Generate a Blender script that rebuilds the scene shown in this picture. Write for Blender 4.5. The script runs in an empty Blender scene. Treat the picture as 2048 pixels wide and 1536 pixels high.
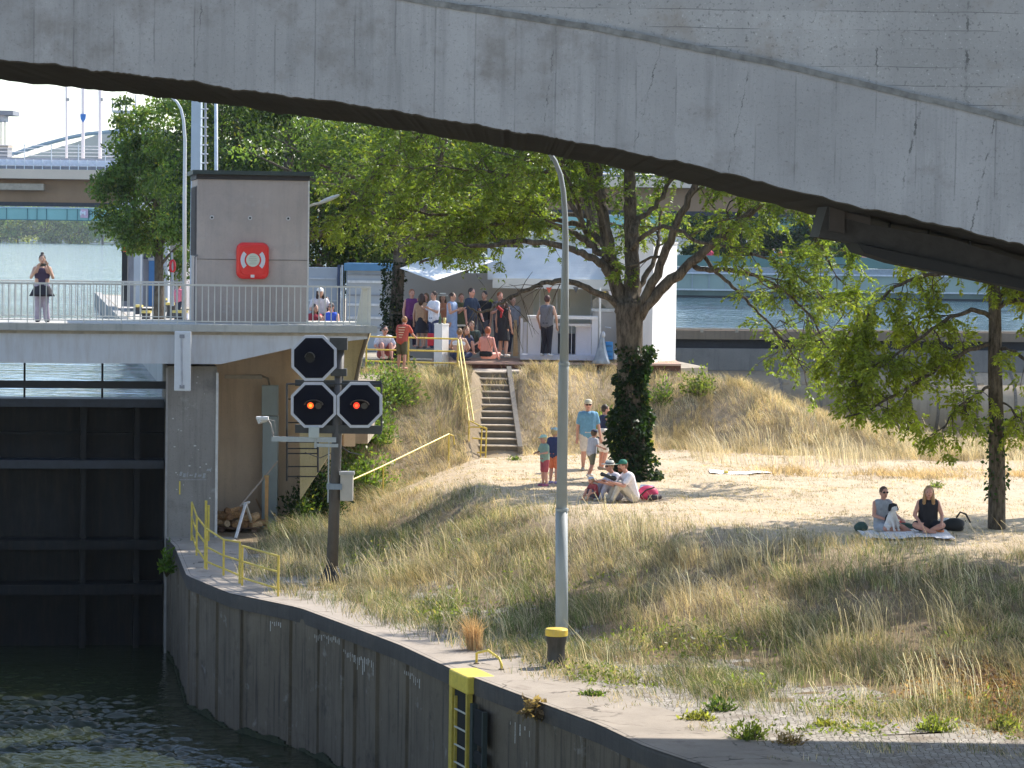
import bpy, bmesh, math, random
import numpy as np
from mathutils import Vector, Matrix, Quaternion
R = math.radians
S = bpy.context.scene
COL = S.collection

# ------------------------------------------------------------------ camera
HC = 7.3                                   # eye height above the lower quay
FPX = 6000.0                               # focal length for a 2048 px wide frame
PITCH, ROLL = R(2.748), R(0.8)
cam_d = bpy.data.cameras.new('camera')
cam_d.sensor_width = 36.0
cam_d.lens = FPX / 2048.0 * 36.0
cam_d.clip_start, cam_d.clip_end = 0.5, 12000
cam = bpy.data.objects.new('camera', cam_d)
COL.objects.link(cam)
CAM_M = Matrix.Rotation(math.pi/2 - PITCH, 3, 'X') @ Matrix.Rotation(ROLL, 3, 'Z')
cam.matrix_world = Matrix.Translation((0, 0, HC)) @ CAM_M.to_4x4()
S.camera = cam

# ------------------------------------------------------------------ light
SUN_EL = R(46.5)
SUN_H = Vector((0.76, 0.65)).normalized()
sun_vec = Vector((SUN_H.x*math.cos(SUN_EL), SUN_H.y*math.cos(SUN_EL), math.sin(SUN_EL)))
w = bpy.data.worlds.new("World"); S.world = w; w.use_nodes = True
nt = w.node_tree
sky = nt.nodes.new('ShaderNodeTexSky'); sky.sky_type = 'NISHITA'; sky.sun_disc = False
sky.sun_elevation = SUN_EL; sky.sun_rotation = math.atan2(SUN_H.x, SUN_H.y)
sky.air_density = 1.0; sky.dust_density = 0.7; sky.ozone_density = 1.0
bg = nt.nodes['Background']; bg.inputs['Strength'].default_value = 0.15
nt.links.new(sky.outputs[0], bg.inputs['Color'])
sd = bpy.data.lights.new('sun', 'SUN'); sd.energy = 3.6; sd.angle = R(0.5); sd.color = (1.0, 0.94, 0.84)
so = bpy.data.objects.new('sun', sd); COL.objects.link(so)
so.rotation_euler = sun_vec.to_track_quat('Z', 'Y').to_euler()
S.view_settings.view_transform = 'Standard'; S.view_settings.look = 'None'
S.view_settings.exposure = 1.05; S.view_settings.gamma = 1.0
S.cycles.max_bounces = 6; S.cycles.transparent_max_bounces = 8
S.cycles.volume_bounces = 0

# ------------------------------------------------------------------ helpers
def ray(px, py):
    return CAM_M @ Vector(((px-1024)/FPX, (768-py)/FPX, -1.0))
def at(px, py, Y):
    d = ray(px, py); t = Y/d.y
    return Vector((d.x*t, Y, HC + d.z*t))
def gp(px, py, z=0.0):
    d = ray(px, py); t = (z-HC)/d.z
    return Vector((d.x*t, d.y*t, z))

AX = Vector((-0.157, 0.988, 0)).normalized()     # lock axis, going away
PX = Vector((0.988, 0.157, 0)).normalized()      # across the lock, to the right

def link(o):
    COL.objects.link(o); return o
def root_of(p):
    v = Vector((0, 0, 0))
    while p is not None:
        v += p.location; p = p.parent
    return v
def tag(o, label=None, cat=None, group=None, kind=None):
    if label: o['label'] = label
    if cat: o['category'] = cat
    if group: o['group'] = group
    if kind: o['kind'] = kind
    return o
def thing(name, label, cat, loc=(0, 0, 0), rz=0, group=None):
    o = bpy.data.objects.new(name, None); link(o)
    o.empty_display_size = 0.2
    o.location = loc; o.rotation_euler = (0, 0, rz)
    return tag(o, label, cat, group)
def copy_tree(o, parent=None):
    c = o.copy(); link(c)
    if parent: c.parent = parent
    for ch in [x for x in S.objects if x.parent == o and x != c]:
        copy_tree(ch, c)
    return c

class MB:
    def __init__(s): s.v = []; s.f = []
    def add(s, vs, fs):
        n = len(s.v); s.v += [tuple(x) for x in vs]; s.f += [tuple(i+n for i in f) for f in fs]; return s
    def hexa(s, c):                    # 8 corners: bottom ring 0-3, top ring 4-7
        return s.add(c, [(3,2,1,0),(4,5,6,7),(0,1,5,4),(1,2,6,5),(2,3,7,6),(3,0,4,7)])
    def box(s, x0, x1, y0, y1, z0, z1):
        return s.hexa([(x0,y0,z0),(x1,y0,z0),(x1,y1,z0),(x0,y1,z0),(x0,y0,z1),(x1,y0,z1),(x1,y1,z1),(x0,y1,z1)])
    def obox(s, o, u, v, w):           # corner + three edge vectors
        o, u, v, w = Vector(o), Vector(u), Vector(v), Vector(w)
        if u.cross(v).dot(w) < 0: o = o+u; u = -u
        return s.hexa([o, o+u, o+u+v, o+v, o+w, o+u+w, o+u+v+w, o+v+w])
    def prism(s, poly, d):             # polygon (3d points) swept by d
        n = len(poly); d = Vector(d); p = [Vector(q) for q in poly]
        nn = Vector((0, 0, 0))
        for i in range(n): nn += p[i].cross(p[(i+1) % n])
        if nn.dot(d) > 0: p.reverse()
        return s.add(p+[q+d for q in p], [tuple(range(n)), tuple(range(2*n-1, n-1, -1))] + [(i+n, (i+1) % n+n, (i+1) % n, i) for i in range(n)])
    def tube(s, pts, rad, n=8, cap=True):
        pts = [Vector(p) for p in pts]
        if not hasattr(rad, '__len__'): rad = [rad]*len(pts)
        base = len(s.v); k = len(pts)
        ref = None
        for i, p in enumerate(pts):
            t = (pts[min(i+1, k-1)] - pts[max(i-1, 0)]).normalized()
            if ref is None:
                ref = Vector((1, 0, 0)) if abs(t.x) < 0.9 else Vector((0, 1, 0))
            a = (ref - t*ref.dot(t)).normalized(); b = t.cross(a); ref = a
            for j in range(n):
                an = 2*math.pi*j/n
                s.v.append(tuple(p + (a*math.cos(an)+b*math.sin(an))*rad[i]))
        for i in range(k-1):
            for j in range(n):
                q = base+i*n+j; r = base+i*n+(j+1) % n
                s.f.append((q, r, r+n, q+n))
        if cap:
            s.f.append(tuple(base+j for j in range(n-1, -1, -1)))
            s.f.append(tuple(base+(k-1)*n+j for j in range(n)))
        return s
    def lathe(s, c, prof, n=20):       # profile of (r, z)
        c = Vector(c); base = len(s.v)
        for r, z in prof:
            for j in range(n):
                a = 2*math.pi*j/n
                s.v.append((c.x+r*math.cos(a), c.y+r*math.sin(a), c.z+z))
        k = len(prof)
        for i in range(k-1):
            for j in range(n):
                q = base+i*n+j; r = base+i*n+(j+1) % n
                s.f.append((q, r, r+n, q+n))
        s.f.append(tuple(base+j for j in range(n-1, -1, -1)))
        s.f.append(tuple(base+(k-1)*n+j for j in range(n)))
        return s
    def ball(s, c, r, n=10, m=7):      # r may be a 3-tuple
        c = Vector(c); r = Vector((r, r, r)) if not hasattr(r, '__len__') else Vector(r)
        base = len(s.v)
        s.v.append((c.x, c.y, c.z-r.z))
        for i in range(1, m):
            ph = math.pi*i/m
            for j in range(n):
                a = 2*math.pi*j/n
                s.v.append((c.x+r.x*math.sin(ph)*math.cos(a), c.y+r.y*math.sin(ph)*math.sin(a), c.z-r.z*math.cos(ph)))
        s.v.append((c.x, c.y, c.z+r.z)); top = len(s.v)-1
        for j in range(n): s.f.append((base, base+1+(j+1) % n, base+1+j))
        for i in range(m-2):
            for j in range(n):
                q = base+1+i*n+j; rr = base+1+i*n+(j+1) % n
                s.f.append((q, rr, rr+n, q+n))
        for j in range(n): s.f.append((top, base+1+(m-2)*n+j, base+1+(m-2)*n+(j+1) % n))
        return s
    def cap(s, a, b, ra, rb, n=10):    # capsule with two radii
        s.ball(a, ra, n, 6); s.ball(b, rb, n, 6); s.tube([a, b], [ra, rb], n); return s
    def build(s, name, m, parent=None, smooth=False, bevel=0):
        off = root_of(parent)
        me = bpy.data.meshes.new(name)
        me.from_pydata([(x-off.x, y-off.y, z-off.z) for x, y, z in s.v], [], s.f)
        me.materials.append(m)
        if smooth: me.polygons.foreach_set('use_smooth', [True]*len(me.polygons))
        o = bpy.data.objects.new(name, me); link(o)
        if parent: o.parent = parent
        if bevel:
            b = o.modifiers.new('bevel', 'BEVEL'); b.width = bevel; b.segments = 2; b.limit_method = 'ANGLE'
        return o

def quads_mesh(name, V, F, m, col=None, parent=None):
    """V (n,3) array, F (k,4) array, col (n,3) point colours"""
    off = np.array(root_of(parent))
    me = bpy.data.meshes.new(name)
    V = np.asarray(V, dtype=np.float32) - off.astype(np.float32); F = np.asarray(F, dtype=np.int32)
    me.vertices.add(len(V)); me.vertices.foreach_set('co', V.ravel())
    me.loops.add(F.size); me.loops.foreach_set('vertex_index', F.ravel())
    me.polygons.add(len(F)); me.polygons.foreach_set('loop_start', np.arange(0, F.size, 4, dtype=np.int32))
    try: me.polygons.foreach_set('loop_total', np.full(len(F), 4, dtype=np.int32))
    except Exception: pass
    me.update(calc_edges=True)
    if col is not None:
        a = me.color_attributes.new('Col', 'FLOAT_COLOR', 'POINT')
        c = np.ones((len(V), 4), dtype=np.float32); c[:, :3] = col
        a.data.foreach_set('color', c.ravel())
    me.materials.append(m)
    o = bpy.data.objects.new(name, me); link(o)
    if parent: o.parent = parent
    return o

# ------------------------------------------------------------------ materials
MATS = {}
def nodemat(name):
    m = bpy.data.materials.new(name); m.use_nodes = True
    n = m.node_tree.nodes; l = m.node_tree.links
    return m, n, l, n['Principled BSDF']
def mixrgb(n, l, fac, a, b, mode='MIX'):
    x = n.new('ShaderNodeMix'); x.data_type = 'RGBA'; x.blend_type = mode
    for sock, val in ((x.inputs[0], fac), (x.inputs[6], a), (x.inputs[7], b)):
        if hasattr(val, 'type') or hasattr(val, 'is_linked'): l.new(val, sock)
        elif isinstance(val, (int, float)): sock.default_value = val
        else: sock.default_value = (*val, 1) if len(val) == 3 else val
    return x.outputs[2]
def math_n(n, l, op, a, b=0.0, clamp=False):
    x = n.new('ShaderNodeMath'); x.operation = op; x.use_clamp = clamp
    for sock, val in ((x.inputs[0], a), (x.inputs[1], b)):
        if hasattr(val, 'is_linked'): l.new(val, sock)
        else: sock.default_value = val
    return x.outputs[0]
def ramp(n, l, fac, lo, hi):
    x = n.new('ShaderNodeMapRange'); x.clamp = True
    l.new(fac, x.inputs[0]); x.inputs[1].default_value = lo; x.inputs[2].default_value = hi
    return x.outputs[0]
def coords(n, l, scale=(1, 1, 1)):
    g = n.new('ShaderNodeNewGeometry'); mp = n.new('ShaderNodeMapping')
    l.new(g.outputs['Position'], mp.inputs['Vector']); mp.inputs['Scale'].default_value = scale
    return mp.outputs[0]
def noise(n, l, vec, scale, detail=4, rough=0.6):
    x = n.new('ShaderNodeTexNoise'); l.new(vec, x.inputs['Vector'])
    x.inputs['Scale'].default_value = scale; x.inputs['Detail'].default_value = detail; x.inputs['Roughness'].default_value = rough
    return x.outputs[0]
def bump(n, l, h, bsdf, strength=0.3, dist=0.02):
    b = n.new('ShaderNodeBump'); b.inputs['Strength'].default_value = strength; b.inputs['Distance'].default_value = dist
    l.new(h, b.inputs['Height']); l.new(b.outputs[0], bsdf.inputs['Normal'])

def M(col, rough=0.6, var=0.15, scale=6, metal=0.0, bmp=0.0, dirt=None, dirt_amt=0.0, key=None, spec=0.5):
    """plain painted / weathered surface with noise variation"""
    k = key or (tuple(col), rough, var, scale, metal, bmp, dirt, dirt_amt, spec)
    if k in MATS: return MATS[k]
    m, n, l, b = nodemat('surface_%d' % len(MATS))
    v = coords(n, l)
    f = noise(n, l, v, scale)
    d = tuple(max(0, c*(1-var)) for c in col); u = tuple(min(1, c*(1+var)) for c in col)
    c = mixrgb(n, l, ramp(n, l, f, 0.3, 0.7), d, u)
    if dirt:
        v2 = coords(n, l, (3, 3, 0.35))
        f2 = noise(n, l, v2, 2.2, 6, 0.7)
        c = mixrgb(n, l, math_n(n, l, 'MULTIPLY', ramp(n, l, f2, 0.45, 0.7), dirt_amt), c, dirt)
    l.new(c, b.inputs['Base Color']); b.inputs['Roughness'].default_value = rough; b.inputs['Metallic'].default_value = metal
    b.inputs['Specular IOR Level'].default_value = spec
    if bmp: bump(n, l, noise(n, l, v, scale*4), b, bmp)
    MATS[k] = m
    return m

def emit(col, strength):
    k = ('emit', col, strength)
    if k in MATS: return MATS[k]
    m, n, l, b = nodemat('lamp_glow')
    b.inputs['Base Color'].default_value = (*col, 1)
    b.inputs['Emission Color'].default_value = (*col, 1); b.inputs['Emission Strength'].default_value = strength
    MATS[k] = m; return m

def concrete(name, col, streak=0.4, dark=(0.07, 0.07, 0.065), pit=0.5, scale=1.0, stain=None, stain_amt=0.0, boards=0.0, boards_axis=2, joints=None, light=0.0, rough=0.9, cracks=0.0, board_amt=0.7):
    m, n, l, b = nodemat(name)
    P = coords(n, l)
    big = noise(n, l, P, 0.55*scale, 5, 0.6)
    c = mixrgb(n, l, ramp(n, l, big, 0.3, 0.7), tuple(x*0.82 for x in col), tuple(min(1, x*1.12) for x in col))
    st = noise(n, l, coords(n, l, (5*scale, 5*scale, 0.28*scale)), 1.0, 6, 0.7)
    c = mixrgb(n, l, math_n(n, l, 'MULTIPLY', ramp(n, l, st, 0.5, 0.78), streak), c, dark)
    fine = noise(n, l, P, 22*scale, 3, 0.8)
    c = mixrgb(n, l, math_n(n, l, 'MULTIPLY', ramp(n, l, fine, 0.57, 0.72), pit), c, tuple(x*0.35 for x in col))
    fine2 = noise(n, l, P, 30*scale, 2, 0.8)
    c = mixrgb(n, l, math_n(n, l, 'MULTIPLY', ramp(n, l, fine2, 0.64, 0.76), pit*0.6), c, tuple(min(1, x*1.9) for x in col))
    hole = noise(n, l, P, 17*scale, 2, 0.5)
    c = mixrgb(n, l, math_n(n, l, 'MULTIPLY', ramp(n, l, hole, 0.69, 0.75), pit*.45), c, tuple(x*0.3 for x in col))
    if stain:
        sb = noise(n, l, P, 0.9*scale, 6, 0.7)
        c = mixrgb(n, l, math_n(n, l, 'MULTIPLY', ramp(n, l, sb, 0.55, 0.72), stain_amt), c, stain)
    if light:
        sb = noise(n, l, coords(n, l, (1.3, 1.3, 1.3)), 1.1*scale, 5, 0.65)
        c = mixrgb(n, l, math_n(n, l, 'MULTIPLY', ramp(n, l, sb, 0.62, 0.7), light), c, (0.55, 0.54, 0.52))
    if cracks:
        vo = n.new('ShaderNodeTexVoronoi'); vo.feature = 'DISTANCE_TO_EDGE'; vo.inputs['Scale'].default_value = cracks
        dv = n.new('ShaderNodeVectorMath'); dv.operation = 'MULTIPLY_ADD'
        nz = n.new('ShaderNodeTexNoise'); nz.inputs['Scale'].default_value = 2.5; l.new(P, nz.inputs['Vector'])
        l.new(nz.outputs['Color'], dv.inputs[0]); dv.inputs[1].default_value = (.5, .5, .5); l.new(P, dv.inputs[2]); l.new(dv.outputs[0], vo.inputs['Vector'])
        ck = math_n(n, l, 'MULTIPLY', math_n(n, l, 'LESS_THAN', vo.outputs[0], 0.012), ramp(n, l, noise(n, l, P, 1.3, 3), .45, .55))
        c = mixrgb(n, l, math_n(n, l, 'MULTIPLY', ck, 0.7), c, (0.05, 0.045, 0.035))
    hgt = fine
    sep = n.new('ShaderNodeSeparateXYZ'); l.new(P, sep.inputs[0])
    if boards:
        z = sep.outputs[boards_axis]
        wob = math_n(n, l, 'MULTIPLY', noise(n, l, P, 1.5, 2), 0.03)
        fr = math_n(n, l, 'FRACT', math_n(n, l, 'DIVIDE', math_n(n, l, 'ADD', z, wob), boards))
        ln = math_n(n, l, 'LESS_THAN', fr, 0.035)
        brk = ramp(n, l, noise(n, l, P, 1.4, 3), 0.45, 0.55)
        c = mixrgb(n, l, math_n(n, l, 'MULTIPLY', math_n(n, l, 'MULTIPLY', ln, brk), board_amt), c, (0.06, 0.06, 0.06))
        wn = n.new('ShaderNodeTexWhiteNoise'); wn.noise_dimensions = '1D'; l.new(math_n(n, l, 'FLOOR', math_n(n, l, 'DIVIDE', math_n(n, l, 'ADD', z, wob), boards)), wn.inputs['W'])
        c = mixrgb(n, l, math_n(n, l, 'MULTIPLY', wn.outputs[0], 0.22), c, tuple(x*.45 for x in col))
    for (px_, k_, z0, wd) in (joints or []):
        # dark eroded joint: |x - px + k (z - z0)| small
        zz = math_n(n, l, 'MULTIPLY', math_n(n, l, 'SUBTRACT', sep.outputs[2], z0), k_)
        e = math_n(n, l, 'SUBTRACT', math_n(n, l, 'ADD', sep.outputs[0], zz), px_)
        wob = math_n(n, l, 'MULTIPLY', math_n(n, l, 'SUBTRACT', noise(n, l, P, 9, 4, 0.8), 0.5), 0.10)
        d = math_n(n, l, 'ABSOLUTE', math_n(n, l, 'ADD', e, wob))
        ln = math_n(n, l, 'LESS_THAN', d, wd)
        brk = ramp(n, l, noise(n, l, P, 7, 3), 0.42, 0.58)
        c = mixrgb(n, l, math_n(n, l, 'MULTIPLY', math_n(n, l, 'MULTIPLY', ln, brk), 0.7), c, (0.06, 0.06, 0.055))
    l.new(c, b.inputs['Base Color']); b.inputs['Roughness'].default_value = rough
    b.inputs['Specular IOR Level'].default_value = 0.25
    bump(n, l, hgt, b, 0.35, 0.02)
    return m

def leafmat(name, trans=0.4, rough=0.45, tint=(1.75, 1.6, 0.6), spec=0.4):
    m, n, l, b = nodemat(name)
    a = n.new('ShaderNodeVertexColor'); a.layer_name = 'Col'
    l.new(a.outputs[0], b.inputs['Base Color']); b.inputs['Roughness'].default_value = rough
    b.inputs['Specular IOR Level'].default_value = spec
    if trans:
        t = n.new('ShaderNodeBsdfTranslucent')
        c2 = mixrgb(n, l, 1.0, a.outputs[0], tint, 'MULTIPLY'); l.new(c2, t.inputs['Color'])
        mx = n.new('ShaderNodeMixShader'); mx.inputs[0].default_value = trans
        l.new(b.outputs[0], mx.inputs[1]); l.new(t.outputs[0], mx.inputs[2])
        l.new(mx.outputs[0], n['Material Output'].inputs['Surface'])
    return m

LEAF = leafmat('leaf_surface', 0.52)
GRASS = leafmat('grass_blade', 0.3, 0.6, (1.4, 1.3, .85), spec=0.2)
BARK = None
def barkmat():
    m, n, l, b = nodemat('bark')
    v = coords(n, l, (1, 1, 0.25))
    f = noise(n, l, v, 14, 6, 0.75)
    c = mixrgb(n, l, ramp(n, l, f, 0.35, 0.65), (0.035, 0.028, 0.022), (0.19, 0.155, 0.12))
    f2 = noise(n, l, coords(n, l), 1.6, 4)
    c = mixrgb(n, l, math_n(n, l, 'MULTIPLY', ramp(n, l, f2, 0.5, 0.7), 0.5), c, (0.2, 0.17, 0.12))
    l.new(c, b.inputs['Base Color']); b.inputs['Roughness'].default_value = 0.95; b.inputs['Specular IOR Level'].default_value = 0.15
    bump(n, l, f, b, 0.8, 0.04)
    return m
BARK = barkmat()

def watermat(name, base, scale, strength, dist, stretch=(1, 1, 1), rough=0.04):
    m, n, l, b = nodemat(name)
    b.inputs['Base Color'].default_value = (*base, 1); b.inputs['Roughness'].default_value = rough
    b.inputs['IOR'].default_value = 1.33
    v = coords(n, l, stretch)
    f1 = noise(n, l, v, scale, 3, 0.5)
    f2 = noise(n, l, v, scale*0.22, 2, 0.5)
    h = math_n(n, l, 'ADD', f1, math_n(n, l, 'MULTIPLY', f2, 1.6))
    bump(n, l, h, b, strength, dist)
    return m

def noise2(x, y, s, seed=0):
    """cheap smooth pseudo noise on arrays, about -1..1"""
    r = np.random.RandomState(seed); out = 0
    for i in range(6):
        a = r.uniform(0, 6.283); k = s*r.uniform(0.6, 1.9); p = r.uniform(0, 6.283)
        out = out + np.sin((np.cos(a)*x+np.sin(a)*y)*k + p + 1.3*np.sin((np.sin(a)*x-np.cos(a)*y)*k*0.7+p*2))
    return out/3.5
# ================================================================== setting
def interp_poly(pts):
    """pixel list -> list of points interpolated finely (Catmull-free linear)"""
    return pts
EDGE_PX = [(333,1078),(350,1092),(375,1152),(460,1187),(600,1216),(800,1290),(905,1339),(1000,1375),(1200,1450),(1290,1493),(1430,1540),(1700,1650),(2100,1830)]
EDGE = [gp(x, y, 0) for x, y in EDGE_PX]
EDGE[0] = Vector((-8.30, 72.2, 0))
EY = np.array([p.y for p in EDGE])[::-1]; EX = np.array([p.x for p in EDGE])[::-1]
def x_edge(y): return np.interp(y, EY, EX)
def edge_at(u):                         # point and tangent at arc length u from the pier
    for a, b in zip(EDGE[:-1], EDGE[1:]):
        L = (b-a).length
        if u <= L: return a+(b-a)*(u/L), (b-a).normalized()
        u -= L
    return EDGE[-1].copy(), (EDGE[-1]-EDGE[-2]).normalized()
def edge_u(px_x):                       # arc length of the edge point at pixel column px_x
    u = 0
    for i, (a, b) in enumerate(zip(EDGE[:-1], EDGE[1:])):
        x0, x1 = EDGE_PX[i][0], EDGE_PX[i+1][0]
        if px_x <= x1: return u + (b-a).length*(px_x-x0)/(x1-x0)
        u += (b-a).length
    return u

FX = [-6.6,-6.0,-5.6,-5.0,-3.9,-2.14,.67,3.0,5.1,6.7,12]; FYv = [84,76,68,63.0,61.0,56.6,52.4,48.4,46.5,45.5,42]
CX = [-6.6,-5.6,-5.0,-3.77,-1.4,.8,3.9,6.8,10,16];        CYv = [92,87,84.5,81,73.5,66.5,62.5,60.0,58.8,57]
UFX = [-6,-4,-2,-.5,1,2.5,4,7,10,13,20]; UFY = [77.5,78.5,81.0,82.8,83.4,85,86,84.5,83.5,83.5,83.5]
UCX = [-6,-4,-.5,1,2.5,4,7,10,13,20];   UCY = [84.5,84.8,85.6,86.8,88.8,90,88.5,87,87,87]
HX = [-8,4.6,7,8.2,9.6,12.4,20];        HV = [3.5,3.5,3.0,2.55,2.1,1.65,1.5]
def sstep(t):
    t = np.clip(t, 0, 1); return t*t*(3-2*t)
def ground_z(x, y, rough=True):
    x = np.asarray(x, float); y = np.asarray(y, float)
    yf, yc = np.interp(x, FX, FYv), np.interp(x, CX, CYv)
    t = np.clip((y-yf)/(yc-yf), 0, 1)
    z = np.interp(x, [-6,-5,-3.6,-2.2,-.8], [.05,.12,.42,.95,1.36])*sstep(t*0.75+0.25*t*t)
    y2f, y2c = np.interp(x, UFX, UFY), np.interp(x, UCX, UCY)
    t2 = sstep((y-y2f)/(y2c-y2f))
    z = z + (np.interp(x, HX, HV)-z)*t2
    # the bank is cut out where the stairs run
    cut = (np.abs(x+0.40) < 0.72) & (y > 81.6) & (y < 86.9)
    z = np.where(cut, np.minimum(z, 1.30+np.clip(y-82.9, 0, 3.6)*0.597-0.12), z)
    drop = sstep((y-89)/4.0)*sstep((x-4.8)/1.2)
    z = z - drop*4.5
    if rough:
        a = np.clip((y-yf)/1.5, 0, 1)
        z = z + a*0.05*noise2(x, y, 1.6, 3) + a*0.03*noise2(x, y, 4.0, 5)
        # the stairs and the terrace are cut level
    return z
def gz(x, y): return float(ground_z(np.array([x]), np.array([y]))[0])
def gnd(px, py, z0=1.36):               # where the view ray through a pixel meets the ground
    lo, hi = 38.0, 95.0
    d = ray(px, py)
    prev = None
    for i in range(1200):
        Y = lo+(hi-lo)*i/1199; t = Y/d.y
        if HC+d.z*t <= gz(d.x*t, Y): return Vector((d.x*t, Y, gz(d.x*t, Y)))
    return gp(px, py, z0)

# ---- lawn and banks (one sheet)
rows = np.concatenate([np.arange(30, 94.01, 0.35)]); nc = 90
V = []
for y in rows:
    xe = float(x_edge(y)) + 0.05
    xs = xe + (22-xe)*np.linspace(0, 1, nc)**1.25
    V.append(np.stack([xs, np.full(nc, y), ground_z(xs, np.full(nc, y))], 1))
V = np.concatenate(V); nr = len(rows)
ii, jj = np.meshgrid(np.arange(nr-1), np.arange(nc-1), indexing='ij')
q = (ii*nc+jj).ravel()
F = np.stack([q, q+1, q+nc+1, q+nc], 1)
def lawnmat():
    m, n, l, b = nodemat('dry_lawn')
    P = coords(n, l)
    f1 = noise(n, l, P, 0.7, 5); f2 = noise(n, l, P, 5, 5, 0.75); f3 = noise(n, l, coords(n, l, (1, .35, 1)), 26, 3, 0.8)
    c = mixrgb(n, l, ramp(n, l, f2, 0.3, 0.7), (0.50, 0.39, 0.27), (0.72, 0.585, 0.43))
    c = mixrgb(n, l, math_n(n, l, 'MULTIPLY', ramp(n, l, f1, 0.56, 0.7), 0.4), c, (0.34, 0.29, 0.15))
    c = mixrgb(n, l, math_n(n, l, 'MULTIPLY', ramp(n, l, f3, 0.55, 0.75), 0.45), c, (0.25, 0.19, 0.11))
    va = n.new('ShaderNodeVertexColor'); va.layer_name = 'Col'
    c = mixrgb(n, l, 1.0, c, va.outputs[0], 'MULTIPLY')
    l.new(c, b.inputs['Base Color']); b.inputs['Roughness'].default_value = 1; b.inputs['Specular IOR Level'].default_value = 0.1
    bump(n, l, f3, b, 0.8, 0.05)
    return m
_x, _y = V[:,0], V[:,1]
_t = (_y-np.interp(_x, FX, FYv))/(np.interp(_x, CX, CYv)-np.interp(_x, FX, FYv))
_t2 = (_y-np.interp(_x, UFX, UFY)+.6)
_bank = np.clip(np.clip((1.02-_t)/.22, 0, 1)*1.0 + np.clip(_t2/1.2, 0, 1)*.75, 0, 1)[:,None]
_red = (np.exp(-((_x-7.9)**2/1.1+(_y-47.9)**2/4.5)))[:,None]
soil_shade = (1-_bank)*np.array([[1,1,1]]) + _bank*np.array([[.42,.40,.36]])  # bank soil darkened to put shade under the grass
soil_shade = soil_shade*(1-_red)+_red*np.array([[.56,.38,.30]])
lawn = quads_mesh('lawn', V, F, lawnmat(), soil_shade); lawn.data.polygons.foreach_set('use_smooth', [True]*len(lawn.data.polygons))
tag(lawn, kind='structure')

# ---- quay paving: concrete strip along the edge, cobbles behind it
def strip(name, off0, off1, z, m, u0=0.0, u1=60.0, step=0.5, follow=False):
    v, f = [], []; k = 0
    u = u0
    while u <= u1:
        p, t = edge_at(u); nrm = Vector((-t.y, t.x, 0))      # inland
        if nrm.x < 0: nrm = -nrm
        for w in np.linspace(off0, off1, 6):
            q = p+nrm*w; zz = z + (gz(q.x, q.y)*0.9 if follow else 0)
            v.append((q.x, q.y, zz))
        k += 1; u += step
    for i in range(k-1):
        for j in range(5):
            a = i*6+j; f.append((a, a+1, a+7, a+6))
    b = MB(); b.add(v, f); return tag(b.build(name, m), kind='structure')
quay_conc = concrete('quay_concrete', (0.40, 0.345, 0.29), streak=0.1, pit=0.35, stain=(0.19, 0.15, 0.12), stain_amt=0.75, scale=1.4, cracks=.55)
strip('quay_paving', -0.02, 1.6, 0.012, quay_conc)
def cobblemat():
    m, n, l, b = nodemat('cobbles')
    P = coords(n, l)
    vo = n.new('ShaderNodeTexVoronoi'); vo.feature = 'DISTANCE_TO_EDGE'; vo.inputs['Scale'].default_value = 9.5; vo.inputs['Randomness'].default_value = 0.5
    l.new(P, vo.inputs['Vector'])
    vc = n.new('ShaderNodeTexVoronoi'); vc.inputs['Scale'].default_value = 9.5; vc.inputs['Randomness'].default_value = 0.5; l.new(P, vc.inputs['Vector'])
    g = n.new('ShaderNodeRGBToBW'); l.new(vc.outputs['Color'], g.inputs[0])
    c = mixrgb(n, l, g.outputs[0], (0.27, 0.24, 0.21), (0.52, 0.47, 0.41))
    e = ramp(n, l, vo.outputs[0], 0.01, 0.07)
    f = noise(n, l, P, 1.1, 5)
    c = mixrgb(n, l, math_n(n, l, 'MULTIPLY', ramp(n, l, f, 0.5, 0.66), 0.8), c, (0.22, 0.17, 0.12))
    c = mixrgb(n, l, e, (0.15, 0.125, 0.09), c)
    l.new(c, b.inputs['Base Color']); b.inputs['Roughness'].default_value = 0.9
    bump(n, l, e, b, 0.9, 0.03)
    return m
strip('cobbled_path', 1.6, 5.6, 0.006, cobblemat(), 4.0, 60, follow=True)

# ---- water
def plane(name, pts, m):
    b = MB(); b.add(pts, [tuple(range(len(pts)))]); return tag(b.build(name, m), kind='structure')
wrs = np.random.RandomState(17)
wx_ = np.linspace(-13, 3, 330); wy_ = np.linspace(44, 74.5, 640)
gx_, gy_ = np.meshgrid(wx_, wy_); wz_ = np.zeros_like(gx_)
for _ in range(46):
    lam = .2+.9*wrs.uniform()**2.8; a_ = wrs.normal(math.pi/2+.12, .45); k_ = 2*math.pi/lam
    wz_ += (.030 if lam < .5 else .012)*lam*np.sin((np.cos(a_)*gx_+np.sin(a_)*gy_)*k_+wrs.uniform(0, 6.28))
calm = np.clip((gx_-np.interp(gy_, EY, EX)+.2)/-3.2, 0.12, 1)*np.clip((71.5-gy_)/6, .15, 1)*np.clip(.8+.5*noise2(gx_, gy_, .45, 8), .3, 1.25)
Vw = np.stack([gx_, gy_, -2.8+wz_*calm], 2).reshape(-1, 3)
ni, nj = gx_.shape; i_, j_ = np.meshgrid(np.arange(ni-1), np.arange(nj-1), indexing='ij'); q_ = (i_*nj+j_).ravel()
lw = quads_mesh('lock_water', Vw, np.stack([q_, q_+1, q_+nj+1, q_+nj], 1), watermat('lock_water_surface', (0.027, 0.035, 0.016), 6.0, .5, 0.06, (0.5, 1.0, 1.0), 0.02))
lw.data.polygons.foreach_set('use_smooth', [True]*len(lw.data.polygons)); tag(lw, kind='structure')
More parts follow.
